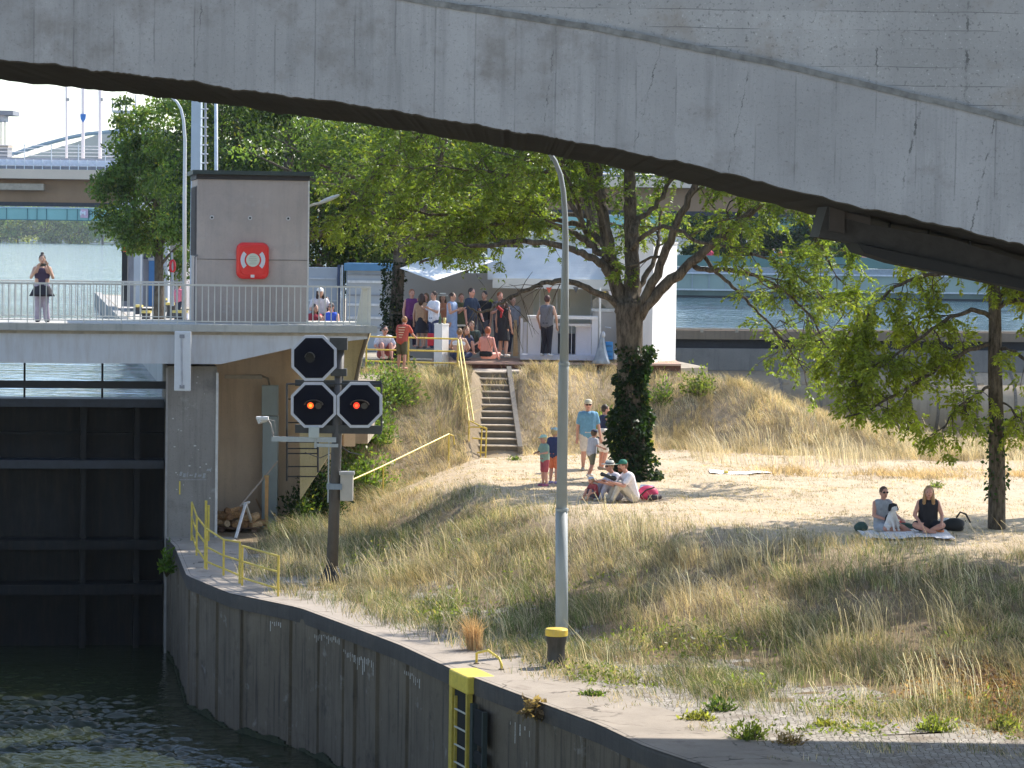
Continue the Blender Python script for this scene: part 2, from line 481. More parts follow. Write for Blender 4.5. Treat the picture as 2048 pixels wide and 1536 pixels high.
plane('lock_water', [(-60,5,-2.86),(30,5,-2.86),(30,75,-2.86),(-60,75,-2.86)], watermat('lock_water_deep', (0.03, 0.036, 0.016), 2.4, 1.0, 0.42, (0.5, 1.0, 1.0), 0.03))
Ls = lambda t: Vector((-8.3, 76, 0))+AX*t
lake_m = watermat('lake_water_surface', (0.05, 0.10, 0.135), 0.9, 0.45, 0.4, (0.6, 1.0, 1.0), 0.06)
p0, p1 = Ls(0), Ls(116)
r0, r1 = Vector((6.0, 92, 0))+AX*33, Vector((6.0, 92, 0))+AX*98
plane('lake_water', [(-300,p0.y,2.8),(p0.x,p0.y,2.8),(p1.x,p1.y,2.8),(r1.x,r1.y,2.8),(r0.x,r0.y,2.8),(r0.x+300,r0.y+47.7,2.8),(900,300,2.8),(900,2600,2.8),(-900,2600,2.8),(-900,300,2.8)], lake_m)
plane('channel_water', [(4,88,-2.6),(60,88,-2.6),(60,128,-2.6),(-3,128,-2.6)], watermat('channel_surface', (0.02, 0.025, 0.02), 2, 0.3, 0.1))

# ---- paved land behind the viewpoint (lights the shaded faces by bounce)
plane('ground', [(-400,-400,-0.4),(400,-400,-0.4),(400,14,-0.4),(-400,14,-0.4)], M((0.42,0.38,0.31), 0.95, 0.2, 0.3))
# ---- upper terrace of the island
tp = [Ls(1.2), Ls(116), r1, Vector((6.0, 92, 0)), Vector((5.0, 91.0, 0)), Vector((-3.7, 85.5, 0)), Vector((-3.7, 77.2, 0))]
b = MB(); b.prism([Vector((p.x, p.y, 2.0)) for p in tp], (0, 0, 1.48))
tag(b.build('terrace_ground', M((0.34, 0.29, 0.22), 1.0, 0.3, 1.2, bmp=0.3)), kind='structure')
b = MB()
for i in range(29):
    p = Ls(2+4*i); b.obox((p.x-0.05, p.y, 0.5), AX*3.96, -PX*0.12+PX*0.5, (0, 0, 3.08))
up_kerb = b.build('upper_quay_wall', concrete('upper_quay', (0.42, 0.40, 0.37), pit=0.3))
tag(up_kerb, 'pale concrete coping wall along the upper lock approach beside the yellow capped bollards', 'quay wall')
b = MB(); b.add([tuple(Ls(2)+PX*0.5+Vector((0,0,3.49))), tuple(Ls(2)+PX*3.6+Vector((0,0,3.49))), tuple(Ls(112)+PX*3.6+Vector((0,0,3.49))), tuple(Ls(112)+PX*0.5+Vector((0,0,3.49)))], [(0,1,2,3)])
tag(b.build('upper_quay_paving', M((0.46, 0.42, 0.37), 0.9, 0.2, 1.5, bmp=0.1)), kind='structure')

# ---- far bank, hill
b = MB()
xs = np.linspace(-1500, 1500, 121); rs = np.random.RandomState(4)
pv, pf = [], []
for i, x in enumerate(xs):
    pxv = 1024 + x*FPX/2500.0
    top = np.interp(pxv, [-2000,-300,0,100,165,235,300,420,700,1400,3000], [40,60,70,82,90,103,98,80,60,50,30]) + rs.uniform(-1.5, 1.5)
    pv += [(x, 2440, 1), (x, 2500, top*0.7), (x, 2560, top), (x, 2700, 0)]
for i in range(len(xs)-1):
    for j in range(3):
        a = i*4+j; pf.append((a, a+4, a+5, a+1))
b.add(pv, pf); tag(b.build('hills', M((0.03, 0.05, 0.042), 1.0, 0.3, 0.02), smooth=True), kind='structure')
b = MB(); b.box(-1500, 1500, 1500, 1560, 1.5, 3.4); tag(b.build('far_shore', M((0.2, 0.22, 0.14), 1.0, 0.3, 0.05)), kind='structure')

# ================================================================== foreground concrete bridge
BY = 27.0
bot = [(-1900,-30),(-900,45),(-260,92),(0,118),(120,129),(205,142),(290,151),(393,163),(478,179),(590,193),(700,207),(809,225),(912,243),(1007,258),(1083,271),(1144,281),(1264,304),(1400,332),(1546,370),(1721,414),(1790,427),(1943,463),(2048,490),(2330,566),(2900,745),(3600,1010)]
top = [(-1900,-520),(-900,-320),(-260,-190),(400,-90),(700,-28),(871,2),(1007,22),(1110,38),(1213,55),(1288,70),(1400,93),(1568,126),(1728,164),(1841,191),(1932,211),(2048,241),(2330,318),(2900,497),(3600,760)]
bridge = thing('concrete_bridge', 'weathered grey concrete arch bridge crossing overhead in front of the lock', 'bridge', (0, BY, 0))
def fine(pts, n=6):
    out = []
    for (x0, y0), (x1, y1) in zip(pts[:-1], pts[1:]):
        for i in range(n): out.append((x0+(x1-x0)*i/n, y0+(y1-y0)*i/n))
    out.append(pts[-1]); return out
rng = random.Random(3)
Bf = [at(x, y + rng.uniform(-1.3, 1.3) + 1.2*math.sin(x*.045)+.8*math.sin(x*.11), BY) for x, y in fine(bot, 14)]
Tf = [at(x, y + rng.uniform(-.8, .8), BY) for x, y in fine(top)]
jl = []
for xt, yt, xb, yb in ((1112,60,1085,268),(1322,92,1296,190),(1845,195,1793,424),(1990,240,1943,455),(405,-20,388,160),(1500,130,1465,300)):
    a, c = at(xt, yt, BY), at(xb, yb, BY)
    k = -(a.x-c.x)/(a.z-c.z)
    jl.append((c.x, k, c.z, 0.007 if xt in (1845, 1990) else 0.004))
rib_m = concrete('arch_concrete', (0.34, 0.328, 0.315), streak=0.5, pit=0.75, scale=1.5, joints=jl, stain=(0.19, 0.17, 0.15), stain_amt=0.75, dark=(0.12, 0.12, 0.115), boards=0.36, boards_axis=0, board_amt=.35)
b = MB(); b.prism(Bf + Tf[::-1], (0, 4.9, 0))
b.build('arch_rib', rib_m, bridge)
# thin arris strip at the rib top, its dark colour stands in for a shadow line
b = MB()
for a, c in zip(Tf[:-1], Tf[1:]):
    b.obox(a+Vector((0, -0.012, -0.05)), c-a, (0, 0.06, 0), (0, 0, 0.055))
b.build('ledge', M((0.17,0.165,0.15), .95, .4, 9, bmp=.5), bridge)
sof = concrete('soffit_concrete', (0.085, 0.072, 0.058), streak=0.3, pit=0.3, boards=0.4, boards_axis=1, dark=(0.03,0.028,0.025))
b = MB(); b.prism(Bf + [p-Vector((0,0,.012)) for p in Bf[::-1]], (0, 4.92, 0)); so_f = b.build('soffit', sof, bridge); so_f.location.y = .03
sp_top = 12.6
poly = [p+Vector((0, 0.05, 0.0)) for p in Tf] + [Vector((Tf[-1].x, BY+0.05, sp_top)), Vector((Tf[0].x, BY+0.05, sp_top))]
spm = concrete('spandrel_concrete', (0.34, 0.328, 0.31), streak=0.2, pit=1.0, scale=1.2, boards=0.165, stain=(0.21, 0.165, 0.12), stain_amt=0.7, dark=(0.13, 0.13, 0.13),
               joints=[(at(1936, 100, BY).x, 0.0, 9.0, 0.012), (at(1757, 60, BY).x, 0.0, 9.0, 0.006)])
b = MB(); b.prism(poly, (0, 0.5, 0)); b.build('spandrel_wall', spm, bridge)
b = MB(); b.box(-45, 45, BY-0.6, 51.6, 12.62, 13.6); b.build('deck', spm, bridge)

# dark steel beam slung below the arch
sb = thing('steel_beam', 'dark steel beam slung below the concrete arch on the right', 'beam', tuple(at(1700, 450, 29)))
dk = M((0.035, 0.033, 0.032), 0.7, 0.3, 9, bmp=0.3)
b = MB(); b.prism([at(x, y, 28.6) for x, y in ((1657,404),(1637,474),(1745,492),(2048,562),(2330,632),(2330,590),(2048,524),(1900,477),(1741,449),(1741,420))], (0, 0.9, 0)); b.build('beam_web', dk, sb)
b = MB(); b.prism([at(x, y, 28.45) for x, y in ((1716,487),(1728,505),(1800,528),(2048,578),(2330,646),(2330,628),(2048,560))], (0, 1.2, 0)); b.build('lower_flange', M((0.02, 0.02, 0.021), 0.8), sb)
b = MB(); b.obox(at(1664, 430, 28.55), at(1741, 449, 28.55)-at(1664, 430, 28.55), (0, 0.06, 0), (0, 0, 0.06)); b.obox(at(1660, 408, 28.5), at(1690, 414, 28.5)-at(1660, 408, 28.5), (0, .1, 0), (0, 0, -.25)); b.build('bracket', M((0.06, 0.05, 0.045), 0.8), sb)
for x, y0, y1 in ((1780,430,458),(1857,448,472),(1940,468,492)):
    b = MB(); b.tube([at(x, y0-6, 29), at(x-1, y1+6, 29)], 0.012, 6); b.build('hanger_rod', dk, sb)

# ================================================================== quay wall
qw = thing('quay_wall', 'stained dark concrete quay wall with vertical grooves above the lock water', 'quay wall', tuple(EDGE[5]))
wall_m = concrete('quay_wall_concrete', (0.185, 0.152, 0.118), streak=0.9, pit=0.6, dark=(0.022, 0.021, 0.022), stain=(0.06, 0.052, 0.045), stain_amt=0.75, scale=1.6, light=.25)
uL = edge_u(905)
prof = []
u = 0.0
Umax = edge_u(2095)
rng = random.Random(8)
while u < Umax:
    wpan = rng.choice((0.5, 0.7, 0.9, 1.3, 1.7)); gw = rng.choice((.12, .2, .3))
    flat = (uL-3.6 < u < uL+1.7)
    if flat: wpan = 0.5
    prof.append((u, 0.0)); prof.append((u+wpan, 0.0))
    if not flat:
        prof.append((u+wpan+0.02, 0.06)); prof.append((u+wpan+gw, 0.06)); prof.append((u+wpan+gw+.02, 0.0))
    u += wpan + (0 if flat else gw+.02)
v, f = [], []
for (u, d) in prof:
    p, t = edge_at(u); nrm = Vector((-t.y, t.x, 0)); nrm = nrm if nrm.x > 0 else -nrm
    q = p+nrm*(d+0.03)
    v += [(q.x, q.y, -5.0), (q.x, q.y, -0.2)]
for i in range(len(prof)-1):
    f.append((2*i+1, 2*i, 2*i+2, 2*i+3))
b = MB(); b.add(v, f); b.build('wall_face', wall_m, qw)
v, f = [], []; k = 0
u = 0
CP = [(0.06, -0.29), (-0.005, -0.285), (-0.012, -0.16), (-0.012, -0.05), (0.0, -0.012), (0.03, 0.006), (0.075, 0.0135)]
while u < Umax:
    p, t = edge_at(u); nrm = Vector((-t.y, t.x, 0)); nrm = nrm if nrm.x > 0 else -nrm
    for d, z in CP:
        q = p+nrm*d; v.append((q.x, q.y, z))
    k += 1; u += 0.4
n7 = len(CP)
for i in range(k-1):
    for j in range(n7-1):
        a = i*n7+j; f.append((a, a+n7, a+n7+1, a+1))
b = MB(); b.add(v, f); b.build('coping', concrete('coping_steel', (0.10, 0.092, 0.09), streak=.5, pit=.6, dark=(.03,.03,.035), stain=(.17,.14,.12), stain_amt=.5, scale=2, rough=.7), qw)
# pale lime run-off on the wall
b = MB(); rng = random.Random(12)
def drips(px0, px1, n, z0=-0.36, lmax=0.5, slope=0.0):
    for i in range(n):
        fr = i/max(1, n-1)
        p, t = edge_at(edge_u(px0+(px1-px0)*fr)); nrm = Vector((-t.y, t.x, 0)); nrm = nrm if nrm.x > 0 else -nrm
        q = p - nrm*0.004 + nrm*0.03
        L = rng.uniform(0.04, lmax)*rng.choice((.4, .6, 1)); z = z0+slope*fr+rng.uniform(-.03, .03); wd = rng.uniform(.012, .04)
        q.z = z-L
        b.obox(q - nrm*0.004, t*wd, nrm*0.003, (0, 0, L))
drips(626, 680, 16, -0.42, 0.25, 0.1); drips(690, 748, 18, -0.5, 0.3); drips(788, 838, 14, -0.44, 0.22); drips(540, 560, 6, -0.4, 0.25); drips(1180, 1420, 14, -0.6, 0.6); drips(1020, 1060, 5, -0.5, .4)
b.build('lime_streak', M((0.55, 0.53, 0.50), 0.9, 0.4, 30), qw)
# green weed line at the waterline
b = MB()
u = 0.5; rng = random.Random(5)
while u < edge_u(1300):
    p, t = edge_at(u); nrm = Vector((-t.y, t.x, 0)); nrm = nrm if nrm.x > 0 else -nrm
    q = p-nrm*0.02; q.z = -2.9
    b.obox(q, t*0.12, nrm*0.045, (0, 0, 0.16+.05*math.sin(u*2.1)+.04*math.sin(u*5.3)+rng.uniform(0, .025))); u += 0.12
b.build('algae_band', M((0.028, 0.035, 0.012), 0.7, 0.6, 12, bmp=.4), qw)

# ladder set in the wall
yel = M((0.62, 0.46, 0.07), 0.55, 0.2, 7, dirt=(0.2, 0.15, 0.06), dirt_amt=0.5)
yelb = M((0.80, 0.62, 0.10), 0.5, 0.12, 7)
p, t = edge_at(uL); nrm = Vector((-t.y, t.x, 0)); nrm = nrm if nrm.x > 0 else -nrm
lad = thing('wall_ladder', 'yellow steel ladder recessed in the dark quay wall below the hooped handle', 'ladder', tuple(p))
b = MB(); b.obox(p-nrm*0.055+Vector((0,0,-4)), t*0.17, nrm*0.1, (0,0,3.72)); b.build('stile', yel, lad)
b = MB(); b.obox(p+t*0.92-nrm*0.055+Vector((0,0,-4)), t*0.07, nrm*0.1, (0,0,3.72)); b.build('stile', yel, lad)
b = MB(); b.obox(p+t*0.28-nrm*0.05+Vector((0,0,-4)), t*0.05, nrm*0.06, (0,0,3.6)); b.build('stile', yel, lad)
b = MB(); b.obox(p+t*0.17-nrm*0.008+Vector((0,0,-4)), t*0.75, nrm*0.03, (0,0,3.7)); b.build('recess', M((0.015, 0.015, 0.014), 0.9), lad)
b = MB(); b.obox(p-t*0.01-nrm*0.065+Vector((0,0,-0.285)), t*1.02, nrm*0.5, (0,0,0.306)); b.build('top_cap', yelb, lad, bevel=0.03)
for i in range(12):
    z = -0.62-0.3*i
    b = MB(); b.tube([p+t*0.3-nrm*0.04+Vector((0,0,z)), p+t*0.94-nrm*0.04+Vector((0,0,z))], 0.017, 8); b.build('rung', M((0.6, 0.58, 0.5), 0.5), lad)
pn = p+t*1.15
nich = thing('mooring_niche', 'dark recessed mooring niche with teal frame beside the yellow ladder', 'mooring niche', tuple(pn))
b = MB(); b.obox(pn-nrm*0.05+Vector((0,0,-4)), t*0.14, nrm*0.09, (0,0,3.6)); b.obox(pn+t*0.62-nrm*0.045+Vector((0,0,-4)), t*0.06, nrm*0.08, (0,0,3.55)); b.build('frame', M((0.03, 0.045, 0.045), 0.5), nich)
for z0, z1 in ((-1.05,-.45),(-1.38,-1.15),(-2.1,-1.5)):
    b = MB(); b.obox(pn+t*0.15-nrm*0.035+Vector((0,0,z0)), t*0.46, nrm*0.05, (0,0,z1-z0)); b.build('opening', M((0.006, 0.007, 0.009), 0.9), nich, bevel=.03)
# hooped yellow grab handle on the quay
hp = [gp(953, 1329, 0), gp(1003, 1341, 0)]
h0, h1 = hp
hl = thing('grab_handle', 'bent yellow tube grab handle fixed on the quay by the ladder', 'handle', tuple(h0))
hm = [h0, h0+Vector((0,0,.2)), h0+Vector((0,0,.215))+(h1-h0)*.08, h0+(h1-h0)*.45+Vector((0,0,.29)), h1+(h0-h1)*.1+Vector((0,0,.2)), h1+Vector((0,0,.1)), h1]
b = MB(); b.tube(hm, 0.022, 8); b.build('tube_rail', yelb, hl, smooth=True)
for hh in (h0, h1):
    b = MB(); b.lathe(hh, [(0.05, 0.005), (0.05, 0.03), (0.03, 0.035)], 10); b.build('foot_plate', M((0.2,0.15,0.1), .7), hl)

# ================================================================== lock head: pier, gate, abutment, footbridge
def on_lock(s, d, z):                  # s metres to the right of the pier corner, d metres up the lock axis
    p = Vector((-8.30, 72.2, 0))+PX*s+AX*d; p.z = z; return p
pier = thing('lock_pier', 'grey concrete lock pier with worn face between the dark gate and the tan wall', 'pier', tuple(on_lock(0,0,0)))
pm = concrete('pier_concrete', (0.29, 0.265, 0.245), streak=0.5, pit=0.5, stain=(0.10, 0.095, 0.09), stain_amt=0.6, light=0.35, dark=(0.07,0.07,0.07))
b = MB(); b.obox(on_lock(0,0,-5), PX*1.19, AX*3.0, (0,0,9.15)); b.build('pier_body', pm, pier)
b = MB(); b.obox(on_lock(-0.035,-0.02,-5), PX*0.05, AX*0.1, (0,0,9.1)); b.build('corner_guard', M((0.33,0.31,0.3), .5), pier)
b = MB(); b.obox(on_lock(1.165,-0.03,0), PX*0.06, AX*0.06, (0,0,4.0)); b.build('corner_post', M((0.62,0.60,0.58), .5), pier)
b = MB(); rng = random.Random(7)
for i in range(26):
    x = rng.uniform(.08, 1.05); z = rng.uniform(.8, 3.9); sx = rng.uniform(.01,.035)
    b.obox(on_lock(x,-0.006,z), PX*sx*rng.uniform(.6,2), AX*0.008, (0,0,sx))
b.build('chipped_spot', M((0.55,0.53,0.5), .9), pier)
b = MB()
for (x0,x1,z,h) in ((.30,.36,1.50,.10),(.38,.46,1.47,.09),(.48,.5,1.47,.12),(.53,.62,1.5,.03),(.66,.70,1.46,.11),(.74,.82,1.48,.05),(.86,.92,1.44,.12),(.3,.95,1.40,.012),(.95,1.04,1.62,.05),(1.04,1.06,1.6,.1)):
    b.obox(on_lock(x0,-0.005,z), PX*(x1-x0), AX*0.006, PX*0.02+Vector((0,0,h)))
b.build('chalk_scrawl', M((0.36,0.36,0.37), 1.0, .3, 40), pier)
b = MB(); b.obox(on_lock(.30,-0.01,1.05), PX*0.03, AX*0.012, (0,0,.32)); b.build('water_gauge', yelb, pier)

gate = thing('lock_gate', 'huge dark steel lock gate closing the chamber below the footbridge', 'lock gate', tuple(on_lock(-6,1.2,0)))
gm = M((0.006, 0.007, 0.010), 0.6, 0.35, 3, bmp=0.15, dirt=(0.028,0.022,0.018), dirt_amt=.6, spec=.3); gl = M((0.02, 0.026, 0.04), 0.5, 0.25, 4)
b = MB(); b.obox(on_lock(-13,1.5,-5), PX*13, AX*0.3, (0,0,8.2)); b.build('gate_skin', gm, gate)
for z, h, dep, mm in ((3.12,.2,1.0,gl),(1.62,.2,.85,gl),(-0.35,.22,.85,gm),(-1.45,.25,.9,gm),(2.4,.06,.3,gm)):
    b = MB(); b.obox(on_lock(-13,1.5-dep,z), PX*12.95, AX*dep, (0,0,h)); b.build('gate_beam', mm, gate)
for s_ in (-2.05,-0.75,-4.6,-7.2,-9.8):
    b = MB(); b.obox(on_lock(s_,0.95,-3), PX*0.14, AX*0.55, (0,0,6.1)); b.build('gate_rib', gm, gate)
b = MB(); b.obox(on_lock(-13,1.0,3.55), PX*13, AX*0.12, (0,0,.18)); b.build('walkway_rail', gl, gate)
for s_ in (-1.56,-3.43,-5.3,-7.2):
    b = MB(); b.obox(on_lock(s_,1.02,3.3), PX*0.05, AX*0.08, (0,0,1.0)); b.build('rail_post', gm, gate)
# far side chamber wall of the lock, out to the left
b = MB(); b.obox(on_lock(-13.4,-40,-5), PX*0.4, AX*41.4, (0,0,5.0)); tag(b.build('lock_side_wall', wall_m), 'dark concrete side wall of the lock chamber opposite the pier', 'lock wall')

ab = thing('abutment_wall', 'tan concrete abutment wall behind the firewood and grey cabinet', 'wall', tuple(on_lock(1.2,3,0)))
tan = concrete('tan_concrete', (0.64, 0.50, 0.38), streak=0.35, pit=0.3, dark=(0.26,0.2,0.15), stain=(0.6,0.48,0.32), stain_amt=.4)
b = MB(); b.obox(on_lock(1.19,3.1,-.3), PX*3.1, AX*0.6, (0,0,5.1)); b.build('front_face', tan, ab)
p0_ = on_lock(4.0,0.2,0)
b = MB()
b.prism([at(x, y, 74.4) for x, y in ((598,660),(741,662),(722,716),(712,765),(690,860),(600,1000))], (0, 1.0, 0)); b.build('wing_wall', concrete('wing_concrete', (0.55,0.46,0.27), streak=.4, stain=(0.45,0.38,0.12), stain_amt=.6, dark=(.15,.12,.06)), ab)
b = MB(); b.tube([at(738,660,74.3), at(721,716,74.3), at(711,766,74.3)], 0.05, 6); b.build('edge_pipe', M((0.16,0.13,0.09),.8), ab)
b = MB(); b.obox(on_lock(4.6,3.2,2.0), AX*6.5, PX*0.3, (0,0,2.4)); b.build('return_wall', tan, ab)

fb = thing('lock_footbridge', 'white steel footbridge with railing spanning the lock gate', 'footbridge', tuple(on_lock(0,0,4.2)))
white_sh = M((0.62,0.63,0.66), 0.5, 0.06, 1.5, dirt=(0.45,0.40,0.38), dirt_amt=.5)
zd = 5.17
def pxs(px):                       # s along the bridge front for a pixel column
    a = on_lock(0,-0.35,0); 
    lo, hi = -14.0, 8.0
    for _ in range(50):
        mid = (lo+hi)/2; q = on_lock(mid,-0.35,0); cx = 1024+FPX*q.x/q.y
        if cx < px: lo = mid
        else: hi = mid
    return lo
s_end = pxs(752)
b = MB(); b.obox(on_lock(-14,-0.45,zd-0.17), PX*(14+s_end), AX*4.2, (0,0,.17)); b.build('deck_slab', concrete('deck_concrete', (0.52,0.51,0.47), streak=.5, pit=.2, dark=(.2,.2,.18)), fb)
sA, sB, sC = pxs(440), pxs(600), pxs(734)
prf = [on_lock(-14,-0.32,4.22), on_lock(sA,-0.32,4.22), on_lock(sB,-0.32,4.66), on_lock(sC,-0.32,4.86), on_lock(sC,-0.32,zd-.175), on_lock(-14,-0.32,zd-.175)]
b = MB(); b.prism(prf, AX*3.6); b.build('girder', white_sh, fb)
b = MB(); b.obox(on_lock(-14,-0.335,4.92), PX*(14+sC), AX*0.3, (0,0,.07)); b.build('upper_moulding', M((0.45,0.40,0.34),.7,.2), fb)
rail_m = M((0.66,0.64,0.58), 0.45, 0.08, 6)
def railing(parent, d, z0, h, s0, s1, gap, name='railing', rad=0.012):
    b = MB(); b.obox(on_lock(s0,d-.03,z0+h-.04), PX*(s1-s0), AX*0.06, (0,0,.045)); r = b.build(name, rail_m, parent)
    b = MB(); b.obox(on_lock(s0,d-.015,z0+.06), PX*(s1-s0), AX*0.03, (0,0,.025)); b.build('bottom_bar', rail_m, r)
    b = MB(); s_ = s0; i = 0
    while s_ <= s1:
        b.obox(on_lock(s_-rad,d-rad,z0+(0.0 if i % 3 == 0 else .06)), PX*2*rad, AX*2*rad, (0,0,h-.04-(0 if i % 3 == 0 else .06))); s_ += gap; i += 1
    b.build('baluster', rail_m, r); return r
railing(fb, -0.3, zd, 0.96, -14, pxs(738), 0.148)
railing(fb, 3.5, zd, 0.96, -14, pxs(378), 0.148)
e0, e1 = on_lock(pxs(712),-0.2,zd+.02), on_lock(pxs(741),-0.2,zd+.02)
b = MB(); b.prism([e0, e1, e1+Vector((0,0,.93)), e1-PX*0.22+Vector((0,0,.93))], AX*.06); b.build('end_panel', M((0.74,0.73,0.64),.5,.05), fb)
# light strip box on the bridge front
lt = thing('light_panel', 'long white strip light panel mounted upright on the footbridge front', 'light panel', tuple(at(365,721,71.6)))
def pboard(x0,y0,x1,y1,Y,th):
    a, c = at(x0,y1,Y), at(x1,y0,Y)
    return (Vector((a.x,Y,a.z)), Vector((c.x-a.x,0,0)), Vector((0,th,0)), Vector((0,0,c.z-a.z)))
b = MB(); b.obox(*pboard(348,663,382,782,71.55,.09)); b.build('housing', M((0.72,0.73,0.76),.35,.04), lt, bevel=.02)
b = MB(); b.tube([at(363,676,71.54), at(364,772,71.54)], 0.022, 8); b.build('lamp_tube', M((0.45,0.45,0.5),.25), lt)
for yy in (673,774):
    b = MB(); b.obox(*pboard(359,yy-4,369,yy+3,71.53,.05)); b.build('tube_holder', M((0.3,0.3,0.33),.5), lt)

# ================================================================== control cabin on the footbridge
cb0 = on_lock(pxs(398),1.3,zd)
cw = 2.72; cdp = 2.6; ch = at(500,352,75).z - zd
cab = thing('control_cabin', 'plain grey concrete control cabin with dark flat roof above the lock gate', 'cabin', tuple(cb0))
cabm = concrete('cabin_concrete', (0.51,0.425,0.37), streak=.3, pit=.2, dark=(.24,.22,.21), light=.35, stain=(.33,.30,.28), stain_amt=.4)
b = MB(); b.obox(cb0, PX*cw, AX*cdp, (0,0,ch)); b.build('walls', cabm, cab)
b = MB(); b.obox(cb0-PX*.12-AX*.15+Vector((0,0,ch)), PX*(cw+.24), AX*(cdp+.3), (0,0,.10)); b.build('roof', M((0.045,0.06,0.05),.6), cab)
b = MB(); b.obox(cb0-PX*.03-AX*.03+Vector((0,0,ch-.12)), PX*(cw+.06), AX*(cdp+.06), (0,0,.12)); b.build('fascia', M((0.05,0.045,0.045),.7), cab)
b = MB(); b.obox(cb0-PX*.02+AX*.15+Vector((0,0,1.62)), PX*.02, AX*2.2, (0,0,ch-1.9)); lv = b.build('louvre', M((0.16,0.145,0.14),.6), cab)
for i in range(8):
    b2 = MB(); b2.obox(cb0-PX*.05+AX*(.2+.26*i)+Vector((0,0,1.64)), PX*.03, AX*.06, (0,0,ch-1.95)); b2.build('louvre_slat', M((0.11,0.10,0.10),.6), lv)
b = MB(); b.obox(cb0-AX*.012+Vector((0,0,1.55)), PX*cw, AX*.012, (0,0,.014)); b.build('joint_line', M((0.16,0.15,0.14),.9), cab)
b = MB(); b.obox(cb0+PX*(cw-.005)-AX*.02, PX*.035, AX*.08, (0,0,ch-.12)); b.build('sunlit_corner_trim', M((0.72,0.68,0.62),.6), cab)  # pale colour paints the sunlit right edge of the cabin
for fx in (.132,.475,.82):
    c = cb0+PX*(cw*fx)+Vector((0,0,2.58))
    b = MB(); b.tube([c-AX*.012, c+AX*.005], .055, 12); aa = b.build('anchor_ring', M((0.6,0.58,0.55),.8), cab)
    b = MB(); b.tube([c-AX*.016, c-AX*.011], .026, 10); b.build('anchor_hole', M((0.02,0.02,0.02),.9), aa)
b = MB(); b.tube([cb0-PX*.05-AX*.03+Vector((0,0,.02)), cb0-PX*.05-AX*.03+Vector((0,0,1.6)), cb0+PX*.02-AX*.03+Vector((0,0,1.66))], .018, 6); b.build('drain_pipe', M((0.2,0.19,0.19),.6), cab)
# life ring case
c = cb0+PX*(cw*.50)-AX*.0+Vector((0,0,1.53))
lc = thing('life_ring_case', 'bright red life ring case with white segments hung on the grey cabin', 'life ring case', tuple(c))
red = M((0.90,0.035,0.03), 0.28, 0.08, 3)
def rrect(c, w_, h_, r, n=6):
    pts = []
    for cx, cz, a0 in ((w_/2-r,h_/2-r,0),(-w_/2+r,h_/2-r,90),(-w_/2+r,-h_/2+r,180),(w_/2-r,-h_/2+r,270)):
        for i in range(n+1):
            a = R(a0+90*i/n); pts.append(c+PX*(cx+r*math.cos(a))+Vector((0,0,cz+r*math.sin(a))))
    return pts
b = MB(); b.prism([q-AX*.003 for q in rrect(c,.80,.90,.17)], -AX*.15)
case = b.build('case', red, lc, bevel=.06)
b = MB(); b.prism([q-AX*.15 for q in rrect(c,.62,.70,.14)], -AX*.025); b.build('raised_cover', red, case, bevel=.02)
cf = c-AX*.181
for sgn in (1,-1):
    b = MB(); pts = []
    for i in range(9):
        a = R(-42+84*i/8); pts.append(cf+PX*(sgn*.31*math.cos(a)*.98)+Vector((0,0,.02+.31*math.sin(a))))
    for i in range(8,-1,-1):
        a = R(-42+84*i/8); pts.append(cf+PX*(sgn*.205*math.cos(a))+Vector((0,0,.02+.205*math.sin(a))))
    b.prism(pts, -AX*.006); b.build('ring_segment', M((0.72,0.70,0.72),.5,.03), lc)
b = MB(); b.tube([cf+Vector((0,0,.02)), cf-AX*.008+Vector((0,0,.02))], .165, 28); disc = b.build('label_disc', M((0.70,0.72,0.58),.5,.03), lc)
b = MB()
for i, ww in enumerate((.16,.2,.2,.13,.17)):
    b.obox(cf-AX*.0125-PX*ww/2+Vector((0,0,.1-.045*i)), PX*ww, AX*.003, (0,0,.012))
b.build('label_print', M((0.45,0.47,0.36),.7), disc)
b = MB(); b.obox(cf+AX*.02-PX*.05+Vector((0,0,-.41)), PX*.09, -AX*.03, (0,0,.07)); b.build('latch', M((0.75,0.68,0.66),.4), lc)
# flood lamp on the cabin side
c = cb0+PX*(cw+.01)+AX*.25+Vector((0,0,ch-.75))
fl = thing('flood_lamp', 'slim pale street lamp arm on the right side of the grey cabin', 'lamp', tuple(c))
b = MB(); b.tube([c, c+PX*.16+Vector((0,0,.06)), c+PX*.34+Vector((0,0,.10))], .03, 8); b.build('arm', M((0.55,0.56,0.52),.5), fl)
b = MB(); b.ball((0,0,0), (.30,.07,.055), 12, 8); o = b.build('lamp_head', M((0.62,0.63,0.60),.35,.04), None, smooth=True)
o.parent = fl; o.location = PX*.52+Vector((0,0,.19)); o.rotation_euler = (0, R(-22), R(9))
